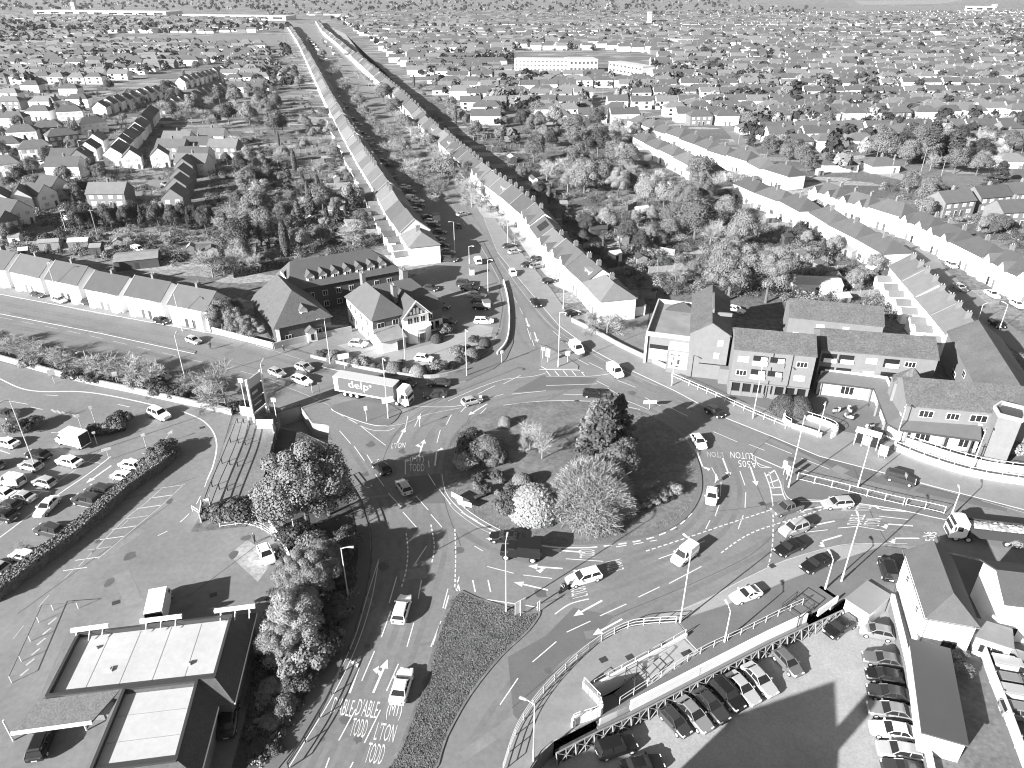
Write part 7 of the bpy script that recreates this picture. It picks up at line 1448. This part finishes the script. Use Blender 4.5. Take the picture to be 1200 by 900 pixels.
railing('guard_rail', 'dark guard rail between the south west road and its footway', [(338, 900), (370, 850), (398, 792), (419, 735), (431, 690), (436, 650), (433, 615), (420, 583), (404, 560)], .9, 3, mat=DGREY, rails=(1., .6), r_=.06)
railing('railing', 'white railing round the washing bay', [(258, 618), (285, 615), (305, 620), (318, 628)], 1.2, 2.2, rails=(1., .6, .2))
railing('railing', 'low white rail beside the stepped path foot', [(226, 599), (240, 608)], 1., 2, rails=(1., .5))
railing('drive_lane_rail', 'white posted rail round the drive through entry lane', [(14, 800), (52, 716), (92, 713)], 1.0, 3.0, z=.03, mat=DGREY, rails=(1.,), smooth=False, postmat=STEELW)
# the two subway parapets on the east pavement
def parapet(name, label, pts, w_, h, mat=WHITE, z=.12, glass=True, closed=False):
    g = curve(G(pts, z), 5); o = g[0]; r = thing(name, label, 'wall', o); mb = MB(); mb.wall(g, w_, z, z+h); mb.build('wall', mat, r, origin=o)
    if glass:
        mb = MB()
        for a, b in zip(g, g[1:]): mb.tube(a+Vector((0, 0, h+.55)), b+Vector((0, 0, h+.55)), .04, .04, 5)
        mb.build('rail', STEELW, r, origin=o); tot = sum((b-a).length for a, b in zip(g, g[1:])); acc = 0; nx_ = 0
        for a, b in zip(g, g[1:]):
            while nx_ <= acc+(b-a).length:
                q = a+(b-a).normalized()*(nx_-acc); mb = MB(); mb.tube((q.x, q.y, z+h), (q.x, q.y, z+h+.55), .045, .045, 6); mb.build('post', STEELW, r, origin=o); nx_ += 2.2
            acc += (b-a).length
    return r
parapet('subway_parapet', 'white rounded subway parapet below the two round bushes', [(926, 500), (918, 494), (924, 486), (950, 493), (975, 502), (980, 509), (974, 513)], .3, 1.0)
parapet('subway_parapet', 'low white front wall of the subway beside the flats', [(928, 501), (945, 506), (962, 512)], .3, .8, glass=False)
parapet('ramp_wall', 'long white ramp wall, roadward of two beside the stair tower', [(1048, 527), (1080, 540), (1120, 553), (1160, 562), (1230, 572)], .3, 1.1)
parapet('ramp_wall', 'long white ramp wall, towerward of two beside the stair tower', [(1060, 520), (1090, 530), (1125, 541), (1165, 550), (1230, 558)], .3, 1.2)
parapet('stair_parapet', 'angled white parapet round the plaza steps', [(684, 806), (703, 826)], .35, 1.15, CONC); parapet('stair_parapet', 'low white parapet closing the foot of the plaza steps', [(703, 828), (702, 838), (674, 848), (672, 852)], .35, 1.1)
parapet('ramp_edge_wall', 'white tapering wall under the subway ramp railing', [(804, 746), (770, 765), (735, 784), (695, 806)], .25, .5, glass=False)
parapet('verge_wall', 'long pale wall dividing the west verge from the retail park', [(-60, 405), (0, 422), (90, 446), (150, 459), (210, 472), (272, 486)], .35, 1.3, CONC, 0.02, False)
parapet('garden_wall', 'white wall between the ivy trees and the side road', [(250, 390), (285, 399), (320, 408)], .3, 1.3, WHITE, .12, False)
parapet('garden_wall', 'dark wall with pale coping before the brown hipped house', [(322, 409), (345, 403), (378, 396), (412, 389)], .3, 1.4, CONC, .03, False)
parapet('garden_wall', 'pale wall of the avenue grass plot beside the pavement', [(670, 377), (700, 392), (729, 408), (780, 432)], .3, 1.0, CONC, .1, False)
parapet('garden_wall', 'low white wall along the pub car park edge', [(590, 330), (595, 350), (597, 375), (594, 400), (583, 415)], .25, .6, TRIM, .1, False)
parapet('garden_wall', 'stone wall under the pub garden hedge', [(365, 419), (400, 427), (450, 437), (505, 443), (546, 434)], .3, .7, CONC, .1, False)
parapet('boundary_wall', 'white boundary wall between the sunken car park and the garage', [(1045, 702), (1061, 768), (1077, 838), (1095, 925)], .4, .8, WHITE, 0., False)
sheet('wash_bay', G([(268, 650), (290, 633), (322, 655), (302, 682)]), .029, M('wet_concrete', .3, .45, .5, .3, world=True, fine=(2, .2)))
# retaining wall and timber trellis above the sunken car park
LW = [P(u, v, 0) for u, v in LAT]; o = LW[0]; r = thing('retaining_wall', 'bright white retaining wall holding the footway above the car park', 'wall', o)
mb = MB(); mb.wall([(p.x, p.y) for p in LW[2:6]], .3, -.9, .5); mb.build('wall', WHITE, r, origin=o); mb = MB(); mb.wall([(p.x+.1, p.y-.35) for p in LW[1:6]], .35, -1.0, -.86); mb.build('coping', MGREY, r, origin=o)
r = thing('trellis_fence', 'pale timber trellis bank with crossed braces behind the parked row', 'fence', o); off = Vector((.25, -.6, 0)); tot = 0; seg = []
for a, b in zip(LW[:-2], LW[1:-1]): seg.append((tot, a+off, b+off)); tot += (b-a).length
def pt(s):
    for t, a, b in reversed(seg):
        if s >= t: break
    return a+(b-a).normalized()*(s-t)
n = int(tot/2.3)
for i in range(n+1):
    a = pt(tot*i/n); lo = a+Vector((.12, -.55, 0)); mb = MB(); mb.tube((a.x, a.y, -1.0), (lo.x, lo.y, ZC), .09, .09, 5); mb.build('post', TIMB, r, origin=o)
    if i < n:
        b = pt(tot*(i+1)/n); lb = b+Vector((.12, -.55, 0)); mb = MB(); mb.tube((a.x, a.y, -1.0), (lb.x, lb.y, ZC), .06, .06, 5); mb.tube((b.x, b.y, -1.03), (lo.x, lo.y, ZC), .06, .06, 5); m_ = (a+b)/2; ml = (lo+lb)/2; mb.tube((m_.x, m_.y, -1.0), (ml.x, ml.y, ZC), .05, .05, 5); mb.build('brace', TIMB, r, origin=o)
mb = MB()
for _, a, b in seg: mb.tube((a.x, a.y, -1.0), (b.x, b.y, -1.0), .09, .09, 5)
mb.build('top_rail', TIMB, r, origin=o)
mb = MB(); Lb = [p+Vector((.1, -.2, 0)) for p in LW[:-2]]
for a, b in zip(Lb, Lb[1:]): mb.poly([(a.x, a.y, -1.05), (b.x, b.y, -1.05), (b.x+.3, b.y-.75, ZC+.01), (a.x+.3, a.y-.75, ZC+.01)])
struct(mb.build('planted_bank', SOIL))
for i, (u, v) in enumerate([(905, 716), (945, 700)]):
    pass
def cage(u, v, label, L_, W_, ang):
    p = P(u, v, .12); r = thing('stair_guard', label, 'railing', (p.x, p.y, .12), ang)
    for x in (-L_/2, L_/2):
        for y in (-W_/2, W_/2): mb = MB(); mb.tube((x, y, -1), (x, y, 1.2), .06, .06, 6); mb.build('post', DGREY, r)
    for z in (.6, 1.2): mb = MB(); mb.wall([(-L_/2, -W_/2), (L_/2, -W_/2), (L_/2, W_/2), (-L_/2, W_/2)], .06, z-.04, z, closed=True); mb.build('rail', DGREY, r)
cage(934, 715, 'dark framed guard at the end of the white retaining wall', 3.2, 2.4, rad(38)); cage(745, 793, 'dark gate frame over the low end of the subway ramp', 1.6, 1.6, rad(30))
p = P(976, 689, .12); r = thing('footway_steps', 'flight of pale steps dropping from the footway beside the shed', 'steps', (p.x, p.y, .12), rad(35))
for i in range(7): mb = MB(); mb.box(i*.55-1.4, -1.1, -2.2, i*.55-.86, 1.1, -.25*i); mb.build('step', CONC, r)
mb = MB(); mb.box(-5.5, -1.7, -.3, -1.5, -1.5, .8); mb.build('landing_wall', WHITE, r)
# bus shelter
a, b = P(1000, 520, .12), P(1046, 533, .12); d = b-a; r = thing('bus_shelter', 'white roofed bus shelter with dark panels facing the east road', 'bus shelter', a, math.atan2(d.y, d.x)); W = d.length
mb = MB(); mb.box(-.2, -.3, 2.5, W*.62, 1.5, 2.65); mb.build('roof', TRIM, r)
for i in range(4): mb = MB(); mb.box(i*W*.19, -.1, 0, i*W*.19+.1, 0, 2.5); mb.box(i*W*.19, 1.3, 0, i*W*.19+.1, 1.4, 2.5); mb.build('post', STEELW, r)
for i in range(3): mb = MB(); mb.box(i*W*.19+.2, -.07, .4, (i+1)*W*.19-.1, -.04, 2.2); mb.build('glass_panel', GLASS if i != 1 else LGREY, r)
mb = MB(); mb.box(.3, .9, .4, W*.55, 1.2, .5); mb.build('bench', DGREY, r)
sign('information_panel', 1033, 536, 2.3, 1.3, 1.9, (-4, 8), 'white advertising panel just east of the bus shelter', .12, TRIM, 2)
# fences, sheds and tanks in the gardens
def fence(label, pts, h=1.8, mat=None, cat='fence', name='garden_fence', z=0.):
    g = G(pts, z); o = g[0]; r = thing(name, label, cat, o, 0, 'garden fences'); tot = 0
    mb = MB(); mb.wall([(p.x, p.y) for p in g], .07, z+.05, z+h); mb.build('fence_panel', mat or TIMB, r, origin=o); me = None
    for a, b in zip(g, g[1:]):
        n = min(30, max(1, int((b-a).length/2.4)))
        for i in range(n+1):
            q = a+(b-a)*(i/n)
            if me is None: mb = MB(); mb.box(-.09, -.09, 0, .09, .09, h+.12); k = mb.build('post', CONC, r); me = k.data
            else: k = bpy.data.objects.new('post', me); COL.objects.link(k); k.parent = r
            k.location = q-o
    if not label: later(r, 'timber garden fence with pale posts')
    return r
fence('white board fence behind the flag pole and totem', [(283, 487), (297, 489), (301, 503), (322, 503), (321, 509)], 2.0, TRIM)
fence('white fence panel slanting beside the wash bay', [(318, 623), (331, 640), (343, 665)], 2.0, TRIM)
fence('pale panel fence beside the yard east of the garage', [(1140, 744), (1160, 800), (1180, 850), (1200, 905)], 1.9, LGREY)
fence('thin dark fence over the grassy bank by the big pale tree', [(326, 505), (318, 540), (312, 565), (302, 590)], 1.6, TIMBD)
fence('white gate boards at the foot of the stepped path', [(236, 612), (238, 596), (247, 594), (249, 612)], 1.6, TRIM)
fence('ribbed garden fence, upper of two behind the avenue terrace', [(664, 256), (700, 251), (735, 247), (746, 242)], 1.9); fence('ribbed garden fence, lower of two behind the avenue terrace', [(685, 262), (720, 258), (745, 253), (770, 257)], 1.9)
fence('short ribbed fence high behind the avenue terrace', [(638, 222), (655, 219), (670, 217)], 1.9); fence('shaded fence running out from the terrace end', [(705, 325), (740, 318), (770, 312)], 1.9); fence('long fence at the back of the shaded gardens', [(700, 300), (750, 292), (790, 300)], 1.9); fence('pale fence at the rear of the grass plot', [(742, 352), (757, 351), (768, 350)], 1.9)
for a in [((555, 165), (590, 160)), ((570, 178), (620, 172)), ((530, 140), (565, 136)), ((355, 210), (400, 205)), ((350, 222), (410, 219)), ((360, 240), (430, 236)), ((375, 254), (440, 250)), ((330, 195), (380, 191)), ((345, 180), (385, 177)), ((350, 165), (395, 162)), ((385, 264), (455, 262)), ((410, 276), (465, 274)), ((940, 322), (990, 318)), ((950, 335), (1005, 330)), ((925, 300), (965, 296)), ((985, 350), (1050, 345)), ((900, 268), (940, 266)), ((1010, 310), (1050, 306)), ((20, 291), (60, 288)), ((130, 285), (200, 278)), ((760, 320), (790, 318)), ((720, 275), (760, 272)), ((740, 296), (770, 285)), ((590, 200), (625, 195)), ((605, 212), (635, 206)), ((1060, 300), (1075, 318)), ((870, 245), (905, 242)), ((260, 300), (300, 296)), ((300, 305), (330, 300))]: fence(None, a)
def shed(u, v, L_, W_, h, ang, mat, roof, label=None):
    p = P(u, v); r = thing('garden_shed', label, 'shed', (p.x, p.y, 0), rad(ang), 'garden sheds and garages'); mb = MB(); gable_wall(mb, -L_/2, L_/2, -W_/2, W_/2, h, h+.7, 'x'); mb.build('wall', mat, r); mb = MB(); gable_roof(mb, -L_/2, L_/2, -W_/2, W_/2, h, h+.7, 'x', .2, .08); mb.build('roof', roof, r)
    mb = MB(); mb.box(-.45, -W_/2-.03, .02, .45, -W_/2-.003, min(h-.2, 1.9)); mb.build('door', DGREY, r)
    if not label: later(r, ('white' if mat is WHITE else 'brick' if mat is BRICK else 'timber')+(' garage' if L_ > 5 else ' garden shed'))
shed(163, 310, 11, 8, 2.6, 20, BRICKD, FELT, 'broad dark flat gabled outbuilding behind the white terrace'); shed(953, 340, 12, 6, 2.6, -6, WHITE, MEMBR, 'long pale garage in the gardens past the brick flats'); shed(752, 252, 4, 3, 2.4, 20, WHITE, MEMBR, 'white shed at the end of the ribbed garden fences'); shed(760, 185, 13, 9, 2.8, 30, WHITE, ROOFS[2], 'low white bungalow annexe in the tree belt')
rs = random.Random(6)
for u, v in [(395, 215), (405, 228), (375, 232), (418, 243), (430, 255), (395, 250), (440, 270), (455, 284), (425, 272), (470, 296), (385, 190), (392, 176), (370, 200), (380, 162), (360, 148), (350, 250), (365, 262), (300, 222), (320, 212), (290, 190), (300, 182), (700, 275), (730, 285), (680, 262), (660, 245), (645, 232), (625, 215), (720, 305), (750, 310), (600, 190), (580, 175), (560, 152), (640, 165), (940, 305), (960, 318), (975, 330), (1000, 338), (1020, 322), (995, 300), (970, 290), (920, 285), (900, 262), (1040, 330), (1050, 318), (1060, 340), (985, 355), (1070, 350), (1085, 365), (1095, 372), (30, 300), (60, 292), (95, 290), (20, 285), (115, 297), (140, 290), (250, 300), (225, 296), (880, 215), (960, 205)]:
    shed(u, v, rs.choice((2.4, 3, 3, 5.5)), rs.choice((2, 2.4, 3)), rs.uniform(1.9, 2.4), rs.choice((-75, 14, 10, -70, 20)), rs.choice((TIMB, TIMB, WHITE, BRICK, TIMBD)), rs.choice((FELT, MEMBR, ROOFS[1], SLATED)))
LANDMARKS['the pub car park'] = P(545, 350).xy
for i, (u, v, h, w_) in enumerate([(553, 322, 2.0, 1.2), (570, 362, 2.2, 1.6), (511, 258, 2.2, 2.4)]):
    p = P(u, v); r = thing('recycling_bank', ['pale recycling bank at the top of the pub car park', 'grey notice kiosk between the pub car park rows', 'flat topped kiosk on the avenue service road'][i], 'container', (p.x, p.y, .03), .3); mb = MB(); mb.box(-w_/2, -w_/2, 0, w_/2, w_/2, h*.85); mb.build('body', LGREY, r); mb = MB(); mb.prism([(-w_/2-.1, -w_/2-.1), (w_/2+.1, -w_/2-.1), (w_/2+.1, w_/2+.1), (-w_/2-.1, w_/2+.1)], h*.853, h); mb.build('lid', MGREY, r)
# solar panels on one avenue roof, wheelie bins, manhole lids
h_ = min((x for x in HOUSES if x.get('group') == 'unbroken white avenue terrace'), key=lambda x: (x.location.xy-P(640, 266, 7).xy).length)
mb = MB(); sl = 3.0/4.25
for i in range(4):
    for j in range(2): x = -2.4+i*1.2; y0 = -3.2+j*1.35; f = lambda x_, y_: (x_, y_, 8.2+y_*sl+.27); mb.hexa([f(x, y0), f(x+1.1, y0), f(x+1.1, y0+1.25), f(x, y0+1.25)], [(a[0], a[1], a[2]+.05) for a in (f(x, y0), f(x+1.1, y0), f(x+1.1, y0+1.25), f(x, y0+1.25))])
mb.build('solar_panel', SOLAR, h_); h_['label'] = 'white fronted house pair carrying dark solar panels in the avenue terrace'
mb = MB()
for u, v in [(136, 706), (250, 697), (707, 773), (738, 770), (803, 766), (905, 663), (893, 590), (676, 470), (237, 501)]: p = P(u, v, .15 if u > 700 and v > 740 else .036); mb.obox((p.x, p.y), (1, .5), .9, .7, p.z-.02, p.z+.004)
struct(mb.build('road_gratings', DGREY))
p = P(563, 583, IZ); r = thing('park_bench', 'dark flat bench slab on the west of the central island', 'bench', (p.x, p.y, IZ), .6); mb = MB(); mb.box(-1, -.3, .4, 1, .3, .48); mb.build('seat', TIMBD, r)
for x in (-.8, .8): mb = MB(); mb.box(x-.08, -.25, 0, x+.08, .25, .4); mb.build('leg', TIMBD, r)
# air between here and the horizon
HAZE = True
if HAZE:
    mb = MB(); mb.box(-9500, -400, -5, 9500, 16500, 78); hz = mb.build('haze', []); hz['kind'] = 'stuff'; hz['label'] = 'thin pale autumn haze over the town'
    m = bpy.data.materials.new('haze_air'); m.use_nodes = True; nt = m.node_tree; N = nt.nodes
    for x in list(N):
        if x.type != 'OUTPUT_MATERIAL': N.remove(x)
    pv = N.new('ShaderNodeVolumePrincipled'); pv.inputs['Color'].default_value = (.9, .9, .9, 1); pv.inputs['Density'].default_value = .000035; pv.inputs['Anisotropy'].default_value = .2
    nt.links.new(pv.outputs[0], [x for x in N if x.type == 'OUTPUT_MATERIAL'][0].inputs['Volume']); hz.data.materials.append(m)
finish_labels()
